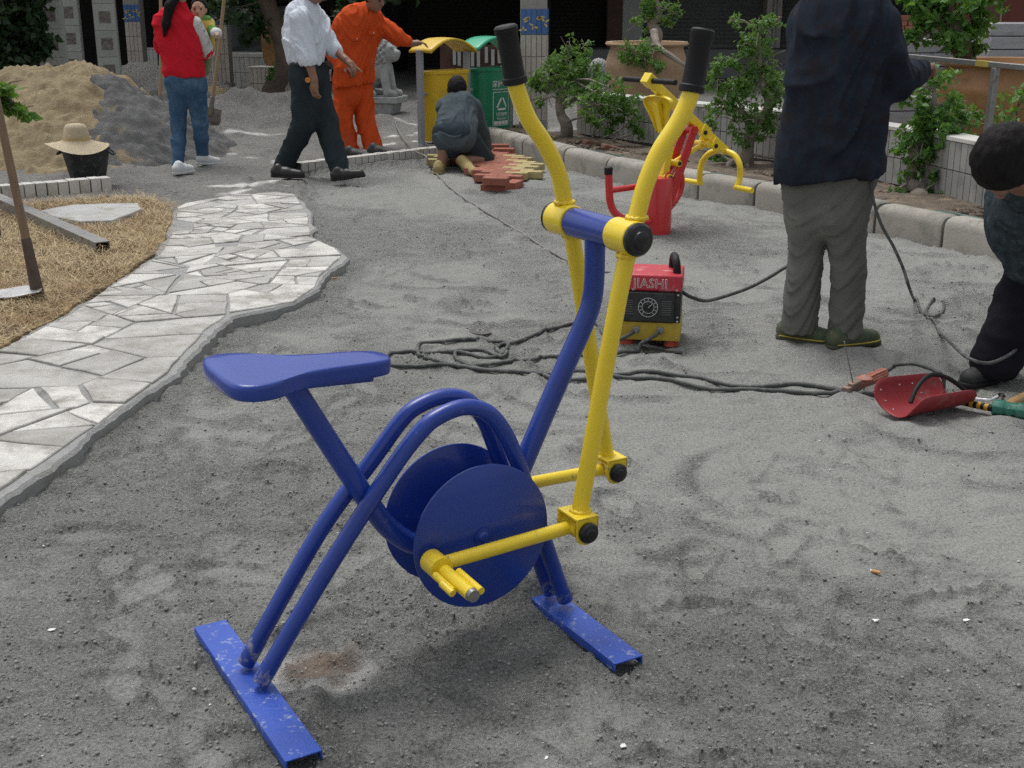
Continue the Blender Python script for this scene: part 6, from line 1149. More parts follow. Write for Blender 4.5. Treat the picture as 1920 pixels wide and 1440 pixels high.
def head_parts(t, c, fd, S, body, hair_m, upv=(0, 0, 1), long_hair=False, h=0.007, spiky=0.0, face=True, front=0.038):
    fd = unit(fd); up = unit(np.asarray(upv, float) - fd * (np.asarray(upv, float) @ fd)); rt = np.cross(fd, up); R = np.array([rt, fd, up]).T
    body.ell(c + up * 0.012 * S, (A(0.074, 0.094, 0.103) * S, R), k=0.02); body.ell(c + fd * 0.030 * S - up * 0.062 * S, (A(0.050, 0.055, 0.052) * S, R), k=0.03)
    body.cap(c + fd * 0.088 * S + up * 0.005 * S, c + fd * 0.104 * S - up * 0.028 * S, 0.009 * S, 0.013 * S, k=0.010)
    for s_ in (-1, 1): body.ell(c + rt * s_ * 0.076 * S - fd * 0.004 * S - up * 0.008 * S, (A(0.010, 0.020, 0.031) * S, R), k=0.006); body.ell(c + rt * s_ * 0.032 * S + fd * 0.080 * S + up * 0.026 * S, (A(0.022, 0.012, 0.008) * S, R), k=0.012)
    hb = Blob(0.015); hb.ell(c + up * 0.024 * S - fd * 0.010 * S, (A(0.083, 0.100, 0.108) * S, R)); hb.cut.append((c + fd * front * S + up * 0.045 * S, unit(fd * 1.0 - up * 0.62))); hb.cut.append((c - up * 0.045 * S, unit(-up * 1.0 + fd * 0.25)))
    if long_hair: hb.ell(c - fd * 0.06 * S - up * 0.03 * S, (A(0.070, 0.05, 0.08) * S, R))
    hair_noise = lambda p: spiky * (vn3(p * A(90, 90, 40), 5) - 0.5) * 2 - 0.002 * vn3(p * 60, 8)
    hb.build('hair', hair_m, t, h, hair_noise, relax=1)
    if face:
        for s_ in (-1, 1): MB().lathe([(0.013 * S, 0), (0.010 * S, 0.004 * S), (0.001, 0.006 * S)], c + rt * s_ * 0.031 * S + fd * 0.084 * S + up * 0.006 * S, fd, n=10).build('eye', M['eye'], t); MB().tube([c + rt * s_ * 0.014 * S + fd * 0.093 * S + up * 0.028 * S, c + rt * s_ * 0.045 * S + fd * 0.082 * S + up * 0.030 * S], 0.0035 * S, 6).build('eyebrow', hair_m, t)
        MB().tube([c - rt * 0.020 * S + fd * 0.082 * S - up * 0.056 * S, c + fd * 0.089 * S - up * 0.056 * S, c + rt * 0.020 * S + fd * 0.082 * S - up * 0.056 * S], [0.002, 0.006 * S, 0.002], 8).build('lips', M['lip'], t)
def shoe(t, heel, toe, m_, sole_m, S=1.0, hgt=0.075, tilt=0.0, stripe=None):
    d = unit((toe - heel) * A(1, 1, 1)); up = unit(A(0, 0, 1) - d * d[2]); sd = np.cross(d, up); L_ = np.linalg.norm(toe - heel); B = Blob(0.025)
    B.cap(heel + d * 0.035 + up * 0.042, heel + d * L_ * 0.45 + up * 0.040, 0.040 * S, 0.044 * S); B.cap(heel + d * L_ * 0.45 + up * 0.036, toe - d * 0.042 + up * 0.030, 0.046 * S, 0.036 * S); B.cap(heel + d * 0.05 + up * 0.05, heel + d * 0.06 + up * hgt, 0.042 * S, 0.040 * S)
    B.cut.append((heel + up * 0.014, -up)); s_ = B.build('shoe', m_, t, 0.007, None, 1)
    B = Blob(0.02); B.cap(heel + d * 0.036 + up * 0.012, heel + d * L_ * 0.45 + up * 0.012, 0.043 * S, 0.046 * S); B.cap(heel + d * L_ * 0.45 + up * 0.012, toe - d * 0.040 + up * 0.012, 0.049 * S, 0.040 * S); B.cut += [(heel + up * 0.022, up), (heel + up * 0.0, -up)]; B.build('sole', sole_m, s_, 0.007, None, 0)
    return s_
def cloth(name, col, var=0.12, scale=10, dirt=None, damt=0.3, dscale=8, rough=0.9, bump=0.15): return mat(name, col, rough, var, scale, bump, 260, dirt=dirt, damt=damt, dscale=dscale, spec=0.12)
Zu = A(0, 0, 1)
def stack(B, J, levels, fd, depth, dy=0.0, flat=0.85, k=None):
    "trunk built from level slices: (photo row, left column, right column)"
    e = A(fd[1], -fd[0], 0); e = e if e[0] > 0 else -e; ys_ = [l[0] for l in levels]; n_ = max(2, int((ys_[-1] - ys_[0]) / (F_PX / J(900, 200)[1] * 0.045)))
    for y in np.linspace(ys_[0], ys_[-1], n_):
        xl, xr = np.interp(y, ys_, [l[1] for l in levels]), np.interp(y, ys_, [l[2] for l in levels]); c = J((xl + xr) / 2, y, dy); hw = (xr - xl) / 2 / (F_PX / c[1] * 0.985); r_ = min(hw, depth); o_ = e * max(0, hw - r_) / max(0.6, abs(e[0])); B.cap(c - o_, c + o_ + A(0, 0, 1e-4), r_, r_, (unit(fd), flat), k)
def person(label, root): return thing('person', label, 'person', A(root[0], root[1], max(0.0, root[2])))

# --- man in the dark jacket (seen from behind)
fd = unit((0.55, 0.83, 0)); rt = A(fd[1], -fd[0], 0); Y = 5.12
t = person('man in dark checked jacket and grey trousers seen from behind', G(1545, 650)); J = lambda x, y, dy=0.0: D(x, y, Y + dy)
hipL, hipR, knL, knR, anL, anR = J(1522, 355, .04), J(1596, 360, -.06), J(1512, 488, .12), J(1592, 500, -.01), J(1496, 612, .08), J(1586, 632, -.05)
shL, shR, elL, elR, wrL, wrR = J(1520, 48, .10), J(1648, 52, -.06), J(1508, 180, .22), J(1678, 152, -.02), J(1560, 150, .45), J(1722, 132, .30); nk, hd_c = J(1592, -12, .03), J(1606, -78, .06); pel, ch = J(1558, 320, 0), J(1582, 90, .02)
B = Blob(0.03); B.cap(pel, ch, 0.085, 0.10, (fd, .6)); B.cap(ch, nk, 0.08, 0.055); B.cap(nk, hd_c, 0.058, 0.056)
for a, b, c, e in ((hipL, knL, anL, 0), (hipR, knR, anR, 0)): B.cap(a, b, 0.055, 0.045); B.cap(b, c, 0.045, 0.036)
for a, b, c, tip, sd_ in ((shL, elL, wrL, wrL + fd * 0.1 + rt * 0.05, 1), (shR, elR, wrR, J(1750, 116, .42), -1)): B.cap(a, b, 0.05, 0.042); B.cap(b, c, 0.042, 0.031); hand(B, c, tip, -Zu + fd * 0.3, 1.0, 0.9, 1, sd_)
head_parts(t, hd_c, fd, 1.0, B, M['hair'], h=0.009, face=False); B.build('body', M['skintan'], t, 0.0085, None, 1)
M['jacket'] = m = cloth('dark navy checked wool', (0.021, 0.027, 0.040), 0.25, 18, (0.026, 0.020, 0.020), 0.35, 10)
N_, L2 = m.node_tree.nodes, m.node_tree.links; bs = N_['Principled BSDF']; src = bs.inputs['Base Color'].links[0].from_socket
tcn = [n for n in N_ if n.type == 'TEX_COORD'][0]; prev = src
for direction, colr in (('X', (0.035, 0.016, 0.012, 1)), ('Z', (0.012, 0.030, 0.052, 1))):
    wv = N_.new('ShaderNodeTexWave'); wv.bands_direction = direction; wv.inputs['Scale'].default_value = 5.5; L2.new(tcn.outputs['Object'], wv.inputs['Vector']); rp = N_.new('ShaderNodeMapRange'); rp.inputs[1].default_value = 0.80; rp.inputs[2].default_value = 0.98; rp.inputs[4].default_value = 0.22; L2.new(wv.outputs['Fac'], rp.inputs[0])
    mxn = N_.new('ShaderNodeMix'); mxn.data_type = 'RGBA'; L2.new(rp.outputs[0], mxn.inputs['Factor']); ia = [i for i in mxn.inputs if i.type == 'RGBA']; L2.new(prev, ia[0]); ia[1].default_value = colr; prev = [o for o in mxn.outputs if o.type == 'RGBA'][0]
L2.new(prev, bs.inputs['Base Color'])
B = Blob(0.03); stack(B, J, [(2, 1548, 1636), (25, 1512, 1658), (60, 1496, 1662), (120, 1490, 1642), (200, 1483, 1646), (260, 1473, 1649), (305, 1467, 1650), (335, 1466, 1650)], fd, 0.15, 0.0, .85); B.cap(nk - Zu * 0.03, nk + Zu * 0.015, 0.085, 0.072); B.cap(shL + A(0, 0, .02), shR + A(0, 0, .02), 0.07, 0.07)
B.cap(shL, elL, 0.082, 0.070); B.cap(elL, wrL, 0.068, 0.052); B.cap(shR + A(0.0, 0, -.01), elR, 0.085, 0.072); B.cap(elR, elR + (wrR - elR) * 0.85, 0.070, 0.054)
B.cut.append((J(1556, 330, 0), unit(-Zu * 1.0 + A(0.12, 0, 0)))); B.build('jacket', M['jacket'], t, 0.0085, folds(0.018, 5.5, 5, 3, 2.2), 1)
M['greytr'] = cloth('grey green work trousers', (0.150, 0.152, 0.135), 0.12, 6, (0.195, 0.192, 0.172), 0.4, 4)
B = Blob(0.02); stack(B, J, [(325, 1472, 1636), (370, 1472, 1628), (400, 1477, 1622)], fd, 0.115, 0.01, .85, 0.03)
stack(B, J, [(390, 1476, 1550), (440, 1479, 1547), (480, 1480, 1543), (540, 1474, 1537), (600, 1467, 1532), (632, 1465, 1530)], fd, 0.095, 0.05, 1.0, 0.02); stack(B, J, [(390, 1550, 1624), (440, 1553, 1621), (480, 1558, 1620), (520, 1560, 1624), (560, 1558, 1619), (610, 1555, 1615), (650, 1554, 1614)], fd, 0.095, -0.03, 1.0, 0.02)
for c in (anL, anR): B.cut.append((c - Zu * 0.012, -Zu))
B.build('trousers', M['greytr'], t, 0.0072, folds(0.0075, 22, 5, 7, 1.8), 1)
M['greenshoe'] = mat('green canvas shoe', (0.060, 0.085, 0.045), 0.8, 0.3, 14, 0.2, 120, dirt=(0.16, 0.14, 0.08), dscale=18, damt=0.5); M['darksole'] = mat('dark green rubber sole', (0.055, 0.06, 0.035), 0.7, 0.2, 20)
for hp_, tp in (((1458, 634), (1552, 652)), ((1551, 655), (1634, 652))):
    h0, t0 = G(*hp_, 0.005), G(*tp, 0.005); t0 = h0 + unit(t0 - h0 + A(0, 0.05, 0)) * 0.265; s_ = shoe(t, h0, t0, M['greenshoe'], M['darksole'], 1.05)
    d = unit(t0 - h0); sd = np.cross(d, Zu); MB().tube(smooth_path([h0 + d * 0.02 + sd * 0.045 + A(0, 0, .026), h0 + d * 0.12 + sd * 0.054 + A(0, 0, .026), h0 + d * 0.22 + sd * 0.045 + A(0, 0, .026), h0 + d * 0.268 + A(0, 0, .026)], 5), 0.0035, 6).build('sole_stripe', mat('yellow stripe', (0.40, 0.32, 0.05), 0.7), s_)

# --- bent man at the right edge
fd = unit((-0.85, -0.35, 0)); rt = A(fd[1], -fd[0], 0); Y = 4.55; J = lambda x, y, dy=0.0: D(x, y, Y + dy)
t = person('man bending down in blue sweater and dark trousers at the right edge', G(1850, 715)); hd_c = D(1893, 302, 4.15); nk = D(1925, 345, 4.3); hipN, hipF = J(1960, 470, .02), J(2010, 465, .25); kn, an = J(1918, 570, .06), J(1864, 688, .02); knF, anF = J(1990, 590, .30), J(1985, 690, .35); shN, shF = J(1925, 395, -.12), J(1940, 360, .18); elN, wrN = J(2000, 470, -.3), J(2030, 560, -.35)
B = Blob(0.03); B.cap((hipN + hipF) / 2, (shN + shF) / 2, 0.13, 0.14); B.cap((shN + shF) / 2, nk, 0.08, 0.055); B.cap(nk, hd_c, 0.058, 0.055); B.cap(hipN, kn, 0.075, 0.05); B.cap(kn, an, 0.05, 0.038); B.cap(hipF, knF, 0.075, 0.05); B.cap(knF, anF, 0.05, 0.038); B.cap(shN, elN, 0.05, 0.042); B.cap(elN, wrN, 0.04, 0.03); hand(B, wrN, wrN + A(0, -.02, -.1), A(-1, 0, 0), 1, 0.8)
head_parts(t, hd_c, unit((-0.25, 0.15, -1)), 1.18, B, M['hair'], upv=(-0.75, -0.5, 0.25), h=0.007, spiky=0.005, face=False, front=0.085); B.build('body', M['skintan'], t, 0.009, None, 1)
M['sweater'] = cloth('mottled blue grey sweater', (0.040, 0.054, 0.064), 0.4, 26, (0.085, 0.11, 0.125), 0.3, 30); B = Blob(0.04); B.cap((hipN + hipF) / 2 + A(0, 0, .05), (shN + shF) / 2, 0.17, 0.165); B.cap(shN, shF, 0.09, 0.09); B.cap((shN + shF) / 2, nk + (nk - hd_c) * 0.1, 0.12, 0.085); B.cap(J(1915, 420, -.02), J(1945, 470, -.02), 0.125, 0.13); B.cap(shN, elN, 0.08, 0.07); B.cap(elN, wrN, 0.065, 0.05); B.build('sweater', M['sweater'], t, 0.009, folds(0.010, 10, 5, 21, 1.5), 2)
M['blacktr'] = cloth('black trousers', (0.014, 0.014, 0.019), 0.2, 8); B = Blob(0.04); B.cap(hipN, hipF, 0.14, 0.14); B.cap(hipN, kn, 0.125, 0.098); B.cap(kn, an + A(0, 0, .02), 0.096, 0.090); B.cap(hipF, knF, 0.12, 0.09); B.cap(knF, anF, 0.09, 0.08); B.cut.append((an - Zu * 0.03, -Zu)); B.build('trousers', M['blacktr'], t, 0.009, folds(0.010, 11, 4, 25), 2)
M['bootblack'] = mat('scuffed black leather shoe', (0.022, 0.024, 0.025), 0.6, 0.25, 14, 0.2, 90, dirt=(0.07, 0.07, 0.065), dscale=12, damt=0.4)
h0 = G(1888, 706); shoe(t, h0, h0 + unit(G(1800, 728) - h0) * 0.275, M['bootblack'], M['rubber'], 1.08); h0 = G(2030, 690); shoe(t, h0, h0 + unit(A(-0.9, -.3, 0)) * 0.27, M['bootblack'], M['rubber'], 1.05)

# --- woman in red with the baby
fd = unit((0.25, 0.97, 0)); rt = A(fd[1], -fd[0], 0); Y = 10.9; J = lambda x, y, dy=0.0: D(x, y, Y + dy)
t = person('woman in red hooded top and blue jeans carrying a baby', G(350, 322, UP)); hipL, hipR, knL, knR, anL, anR = J(333, 155), J(365, 157), J(335, 235, .05), J(376, 232, .05), J(334, 308, -.02), J(380, 298, .12)
shL, shR, nk, hd_c = J(302, 42), J(362, 46), J(336, 16), J(340, -24, .02); elL, wrL = J(303, 88, .12), J(345, 92, .22); elR, wrR = J(388, 96, .10), J(362, 108, .26); S = 0.93
B = Blob(0.03); B.cap(J(348, 150), J(333, 60), 0.10, 0.10, (fd, .7)); B.cap(J(333, 50), nk, 0.08, 0.045); B.cap(nk, hd_c, 0.045, 0.045)
for a, b, c in ((hipL, knL, anL), (hipR, knR, anR)): B.cap(a, b, 0.075, 0.05); B.cap(b, c, 0.048, 0.032)
for a, b, c, tip in ((shL, elL, wrL, wrL + rt * 0.08 + Zu * 0.02), (shR, elR, wrR, wrR - rt * 0.08)): B.cap(a, b, 0.042, 0.036); B.cap(b, c, 0.036, 0.026); hand(B, c, tip, fd, S, 0.5)
head_parts(t, hd_c, fd, S, B, M['hair'], long_hair=True, h=0.009, face=False); B.build('body', M['skin'], t, 0.009, None, 1)
B = Blob(0.02); B.cap(J(330, -6, -.09), J(318, 12, -.12), 0.038, 0.042); B.cap(J(318, 12, -.12), J(311, 45, -.13), 0.042, 0.036); B.cap(J(311, 45, -.13), J(308, 68, -.12), 0.034, 0.012); B.build('ponytail', M['hair'], t, 0.008, lambda p: 0.003 * (vn3(p * A(80, 80, 12), 4) - 0.5), 1)
M['redtop'] = cloth('bright red sweatshirt', (0.60, 0.018, 0.032), 0.10, 8); B = Blob(0.025); stack(B, J, [(28, 308, 352), (40, 293, 362), (70, 296, 371), (100, 303, 377), (125, 307, 380), (142, 307, 382)], fd, 0.125, 0.0, .85); B.cap(shL, shR, 0.062, 0.064); B.cap(shL, elL, 0.064, 0.056); B.cap(elL, wrL, 0.054, 0.045); B.cap(elR, wrR, 0.062, 0.048); B.cap(J(326, 36, -.05), J(350, 38, -.05), 0.065, 0.065); B.cap(nk + A(0, 0, -.02), nk + A(0, 0, .015), 0.065, 0.06); B.cut.append((J(345, 143), -Zu)); B.build('sweatshirt', M['redtop'], t, 0.008, folds(0.010, 11, 5, 31, 1.6), 1)
M['printsleeve'] = mat('white sleeve with dark print', (0.62, 0.62, 0.60), 0.9, 0.06, 8, dirt=(0.13, 0.10, 0.11), dscale=16, damt=0.22); B = Blob(0.02); B.cap(shR + rt * 0.015, elR, 0.068, 0.062); B.build('printed_sleeve', M['printsleeve'], t, 0.009, folds(0.006, 12, 6, 33), 1)
M['denim'] = cloth('blue denim', (0.060, 0.125, 0.215), 0.25, 5, (0.12, 0.20, 0.29), 0.45, 4); B = Blob(0.035); B.cap(J(338, 145), J(358, 146), 0.115, 0.115, (fd, .85)); B.cap(J(336, 158), J(362, 160), 0.112, 0.112, (fd, .95))
for a, b, c in ((hipL, knL, anL), (hipR, knR, anR)): B.cap(a, b, 0.098, 0.062); B.cap(b, b + (c - b) * 0.4, 0.062, 0.060); B.cap(b + (c - b) * 0.4, c, 0.060, 0.046)
B.build('jeans', M['denim'], t, 0.009, folds(0.007, 16, 6, 35, 1.2), 1)
M['whiteshoe'] = mat('white sneaker', (0.62, 0.64, 0.64), 0.6, 0.08, 14, 0.1, 90)
h0 = G(326, 328, UP); shoe(t, h0, h0 + unit((0.50, 0.86, 0)) * 0.235, M['whiteshoe'], M['whiteshoe'], 0.92); h0 = J(369, 309, .06); shoe(t, h0, h0 + unit((0.75, 0.55, -0.06)) * 0.235, M['whiteshoe'], M['whiteshoe'], 0.92)
# baby
Y = 11.12; J = lambda x, y, dy=0.0: D(x, y, Y + dy); t = thing('person', 'baby in yellow and green knitted jacket looking over her shoulder', 'person', J(378, 110)); hd_c = J(373, 18, -.02); fdb = unit((0.10, -1, 0.02))
B = Blob(0.02); B.cap(J(382, 52), J(384, 90), 0.07, 0.075); B.cap(J(376, 38), hd_c, 0.04, 0.04); shB, elB, wrB = J(390, 46, -.03), J(400, 60, -.08), J(407, 62, -.14); B.cap(shB, elB, 0.03, 0.026); B.cap(elB, wrB, 0.025, 0.02); hand(B, wrB, wrB + A(0.02, -.1, -.01), A(0, 0, -1), 0.55, 0.6); B.cap(J(375, 100), J(380, 130), 0.045, 0.035); B.cap(J(390, 100), J(385, 128), 0.045, 0.035)
head_parts(t, hd_c, fdb, 0.80, B, M['hair'], h=0.007); B.build('body', mat('pale baby skin', (0.50, 0.30, 0.21), 0.5, 0.06, 8), t, 0.007, None, 1)
M['babyyellow'] = cloth('yellow knit', (0.56, 0.42, 0.10), 0.12, 20); M['babygreen'] = cloth('green knit', (0.14, 0.30, 0.07), 0.12, 20)
B = Blob(0.025); B.cap(J(381, 50), J(384, 92), 0.088, 0.09); B.cap(J(366, 40), J(394, 44), 0.045, 0.045); B.cap(shB, shB + (elB - shB) * 0.5, 0.046, 0.044); B.build('knit_jacket', M['babyyellow'], t, 0.008, folds(0.004, 14, 8, 41), 1)
B = Blob(0.015); B.cap(shB + (elB - shB) * 0.55, elB + (wrB - elB) * 0.3, 0.044, 0.042); B.build('green_sleeve', M['babygreen'], t, 0.007, None, 1); B = Blob(0.015); B.cap(elB + (wrB - elB) * 0.35, wrB, 0.042, 0.044); B.build('white_cuff', M['whiteshoe'], t, 0.007, None, 1); B = Blob(0.015); B.cap(J(364, 34, -.03), J(388, 36, -.03), 0.042, 0.042, (A(0, 0, 1), .75)); B.build('green_collar', M['babygreen'], t, 0.007, None, 1)
B = Blob(0.02); B.cap(J(375, 98), J(378, 132), 0.055, 0.045); B.cap(J(388, 98), J(384, 132), 0.055, 0.045); B.build('green_leggings', cloth('pale green knit', (0.22, 0.27, 0.13), 0.12, 14), t, 0.008, None, 1)

# --- man in the white shirt walking right
fd = unit((0.93, -0.35, 0)); rt = A(fd[1], -fd[0], 0); Y = 10.45; J = lambda x, y, dy=0.0: D(x, y, Y + dy); t = person('man in white shirt and dark trousers walking past the yard', G(600, 330, 0.03)); hipN, hipF, knN, knF, anN, anF = J(572, 145, -.08), J(585, 145, .10), J(570, 232, -.06), J(612, 232, .05), J(532, 312, .10), J(636, 316, -.12)
shN, shF, nk, hd_c = J(562, 34, -.16), J(592, 30, .16), J(578, 13), J(588, -22, -.05); elN, wrN, tpN = J(577, 108, -.22), J(589, 150, -.24), J(590, 185, -.24); elF, wrF, tpF = J(622, 88, .12), J(648, 112, .02), J(674, 135, -.04)
B = Blob(0.03); B.cap(J(578, 140), J(575, 55), 0.11, 0.12, (fd, .7)); B.cap(J(575, 40), nk, 0.08, 0.052); B.cap(nk, hd_c + fd * 0.02, 0.054, 0.05)
for a, b, c in ((hipN, knN, anN), (hipF, knF, anF)): B.cap(a, b, 0.08, 0.05); B.cap(b, c, 0.05, 0.036)
B.cap(shN, elN, 0.045, 0.040); B.cap(elN, wrN, 0.042, 0.030); hand(B, wrN, tpN, rt * -1 + fd * .3, 1.05, 0.45, 1, 1); B.cap(shF, elF, 0.045, 0.040); B.cap(elF, wrF, 0.042, 0.029); hand(B, wrF, tpF, -Zu, 1.05, 0.55, 1, -1, True)
head_parts(t, hd_c, unit(fd + A(0, 0, -.1)), 1.0, B, M['hair'], h=0.009); B.build('body', M['skintan'], t, 0.0078, None, 1)
M['whiteshirt'] = cloth('white cotton shirt', (0.66, 0.71, 0.78), 0.04, 8); B = Blob(0.022); stack(B, J, [(16, 556, 590), (24, 541, 598), (50, 534, 604), (80, 533, 610), (103, 536, 609), (117, 548, 606)], fd, 0.15, 0.0, .95); B.cap(shN, shF, 0.075, 0.075); B.cap(shN, elN + (wrN - elN) * 0.12, 0.076, 0.072); B.cap(shF, elF, 0.076, 0.070); B.cap(elF, elF + (wrF - elF) * 0.15, 0.066, 0.064); B.cap(nk - Zu * .04, nk - Zu * 0.01, 0.078, 0.064); B.cut.append((J(578, 118), -Zu)); B.build('shirt', M['whiteshirt'], t, 0.008, folds(0.016, 7, 7, 51, 2.0), 1)
B = Blob(0.02); B.cap(nk + fd * 0.01 - Zu * .025, nk + fd * 0.02 + Zu * 0.005, 0.072, 0.062); B.build('collar', M['whiteshirt'], t, 0.008, None, 0)
M['slacks'] = cloth('dark slate trousers', (0.030, 0.040, 0.046), 0.15, 6); B = Blob(0.035); B.cap(J(572, 126, -.06), J(588, 126, .06), 0.13, 0.13, (fd, .85)); B.cap(hipN, hipF, 0.13, 0.13)
for a, b, c in ((hipN, knN, anN), (hipF, knF, anF)): B.cap(a, b, 0.122, 0.092); B.cap(b, c, 0.090, 0.082)
B.build('trousers', M['slacks'], t, 0.009, folds(0.011, 8, 6, 55, 1.5), 1); B = Blob(0.01); B.cap(J(572, 119, -.06), J(589, 119, .06), 0.140, 0.140, (fd, .85)); B.cut += [(J(578, 116), Zu), (J(578, 123), -Zu)]; B.build('belt', M['plastic'], t, 0.008, None, 0)
M['leather'] = mat('black leather shoe', (0.018, 0.016, 0.015), 0.4, 0.15, 12); h0 = G(509, 332, UP); shoe(t, h0, h0 + unit((0.98, -0.18, 0.0)) * 0.29, M['leather'], M['rubber'], 0.95); h0 = G(622, 342, 0.02) + A(0, 0, .01); shoe(t, h0, h0 + unit((0.95, -0.1, 0.14)) * 0.29, M['leather'], M['rubber'], 0.95)
MB().lathe([(0.022, 0), (0.022, 0.006), (0.001, 0.007)], J(577, 150, -.27), (0.2, -1, 0), n=14).build('orange_tag', mat('orange tag', (0.60, 0.22, 0.03), 0.5), t)

# --- worker in orange
fd = unit((0.72, -0.70, 0)); rt = A(fd[1], -fd[0], 0); Y = 12.2; J = lambda x, y, dy=0.0: D(x, y, Y + dy); t = person('worker in orange overalls leaning a hand on the yellow bin', G(675, 290, UP)); hipL, hipR, knL, knR, anL, anR = J(648, 150, -.02), J(676, 150, .08), J(643, 222, -.05), J(684, 222, .02), J(655, 284, -.05), J(701, 278, -.05)
shN, shF, nk, hd_c = J(640, 48, -.10), J(702, 42, .14), J(686, 27), J(703, -3, -.08); elN, wrN = J(622, 95, .02), J(645, 125, -.15); elF, wrF, tpF = J(745, 68, .10), J(772, 82, .10), J(802, 78, .12)
B = Blob(0.03); B.cap(J(664, 145), J(672, 60), 0.11, 0.115, (fd, .7)); B.cap(J(675, 45), nk, 0.08, 0.052); B.cap(nk, hd_c, 0.054, 0.052)
for a, b, c in ((hipL, knL, anL), (hipR, knR, anR)): B.cap(a, b, 0.08, 0.05); B.cap(b, c, 0.05, 0.036)
B.cap(shN, elN, 0.048, 0.042); B.cap(elN, wrN, 0.042, 0.03); hand(B, wrN, wrN + A(.08, -.05, -.03), -Zu, 1, 0.5); B.cap(shF, elF, 0.048, 0.042); B.cap(elF, wrF, 0.042, 0.030); hand(B, wrF, tpF, -Zu, 1.05, 0.45, 1, -1)
head_parts(t, hd_c, unit((0.80, -0.52, -0.30)), 1.02, B, M['hair'], upv=(0.2, -.1, 1), h=0.008); B.build('body', M['skintan'], t, 0.008, None, 1)
M['orange'] = cloth('orange work cloth', (0.62, 0.085, 0.020), 0.08, 7, (0.50, 0.12, 0.06), 0.2, 5); B = Blob(0.022); stack(B, J, [(27, 664, 702), (36, 640, 714), (58, 634, 712), (90, 634, 704), (130, 630, 698), (159, 628, 698)], fd, 0.14, 0.0, .95); B.cap(shN, shF, 0.078, 0.078); B.cap(shN, elN, 0.085, 0.075); B.cap(elN, wrN, 0.07, 0.055); B.cap(shF, elF, 0.083, 0.072); B.cap(elF, elF + (wrF - elF) * 0.72, 0.070, 0.056); B.cut.append((J(668, 158), unit(-Zu + A(0.12, 0, 0)))); B.build('work_jacket', M['orange'], t, 0.008, folds(0.016, 8, 7, 61, 2.0), 1)
B = Blob(0.015); B.cap(nk + Zu * -0.03, nk + Zu * -0.004, 0.085, 0.070); B.build('collar', M['orange'], t, 0.008, None, 0)
B = Blob(0.02); stack(B, J, [(145, 640, 686), (165, 638, 688), (178, 638, 690)], fd, 0.12, 0.0, .95)
for a, b, c in ((J(646, 165, -.02), knL, anL), (J(678, 165, .06), knR, anR)): B.cap(a, b, 0.102, 0.088); B.cap(b, c, 0.086, 0.092)
for c in (anL, anR): B.cut.append((c - Zu * 0.035, -Zu))
B.build('work_trousers', M['orange'], t, 0.008, folds(0.015, 8, 7, 63, 2.0), 1)
pk = Blob(0.01)
for x, y, dy, s_ in ((668, 73, -.19, 1), (699, 62, -.12, .8)): 
    p = J(x, y, dy); MB().box(p, (0.11 * s_, 0.02, 0.035), frame3(-rt + A(0, 0, 0))).build('pocket_flap', M['orange'], t, bevel=0.005); MB().lathe([(0.007, 0), (0.001, 0.004)], p + fd * 0.014, fd, n=8).build('button', M['chrome'], t)
MB().tube(smooth_path([J(620, 130, -.2), J(619, 142, -.2), J(620, 152, -.2)], 3), 0.012, 8).build('keys', M['steel'], t)
for h0 in (G(645, 296, UP), G(690, 290, UP)): shoe(t, h0, h0 + unit((0.72, -0.3, 0.0)) * 0.28, M['bootblack'], M['rubber'], 1.0)

# --- kneeling paver
fd = unit((0.35, 0.93, 0)); rt = A(fd[1], -fd[0], 0); Y = 10.9; J = lambda x, y, dy=0.0: D(x, y, Y + dy); t = person('man kneeling on the sand laying pavers, seen from behind', G(850, 320)); hipL, hipR = J(838, 258, .0), J(872, 258, .0); knL, knR = J(848, 262, .48), J(905, 300, .18); anL, anR = J(828, 302, -.02), J(862, 300, -.08); shL, shR, nk, hd_c = J(836, 202, .22), J(886, 202, .22), J(860, 188, .24), J(857, 171, .28); elR, wrR = J(904, 248, .30), J(915, 285, .42); elL, wrL = J(840, 240, .50), J(880, 285, .55)
B = Blob(0.03); B.cap((hipL + hipR) / 2, (shL + shR) / 2, 0.10, 0.10, (fd, .75)); B.cap((shL + shR) / 2, nk, 0.08, 0.055); B.cap(nk, hd_c, 0.055, 0.05)
for a, b, c in ((hipL, knL, anL), (hipR, knR, anR)): B.cap(a, b, 0.08, 0.052); B.cap(b, c, 0.050, 0.037)
ftL, ftR = J(822, 316, .0), J(884, 322, -.1); B.cap(J(834, 272, -.02), J(828, 312, -.06), 0.055, 0.042); B.cap(J(898, 300, .05), J(864, 303, -.12), 0.052, 0.042)
for a, b, c, q in ((shL, elL, wrL, -1), (shR, elR, wrR, 1)): B.cap(a, b, 0.046, 0.04); B.cap(b, c, 0.04, 0.03); hand(B, c, c + A(0.03, .08, -.05), -Zu, 1, 0.5, 1, q)
head_parts(t, hd_c, unit((0.15, 0.9, -0.35)), 1.04, B, M['hair'], h=0.008, spiky=0.005, face=False); B.build('body', M['skintan'], t, 0.009, None, 1)
M['slateshirt'] = cloth('slate grey pullover', (0.075, 0.098, 0.110), 0.12, 7); B = Blob(0.025); JJ = lambda x, y, dy=0.0: J(x, y, dy + 0.22 * (255 - y) / 60); stack(B, JJ, [(188, 848, 876), (197, 832, 890), (212, 826, 893), (230, 819, 895), (248, 813, 893), (258, 813, 892)], fd, 0.13, 0.0, 1.0); B.cap(nk - Zu * .03, nk, 0.07, 0.06); B.cap(shL, shR, 0.075, 0.075); B.cap(shL, elL, 0.075, 0.065); B.cap(elL, wrL, 0.062, 0.05); B.cap(shR, elR, 0.078, 0.066); B.cap(elR, elR + (wrR - elR) * .75, 0.064, 0.052); B.build('pullover', M['slateshirt'], t, 0.008, folds(0.012, 13, 4, 71, 1.6), 1)
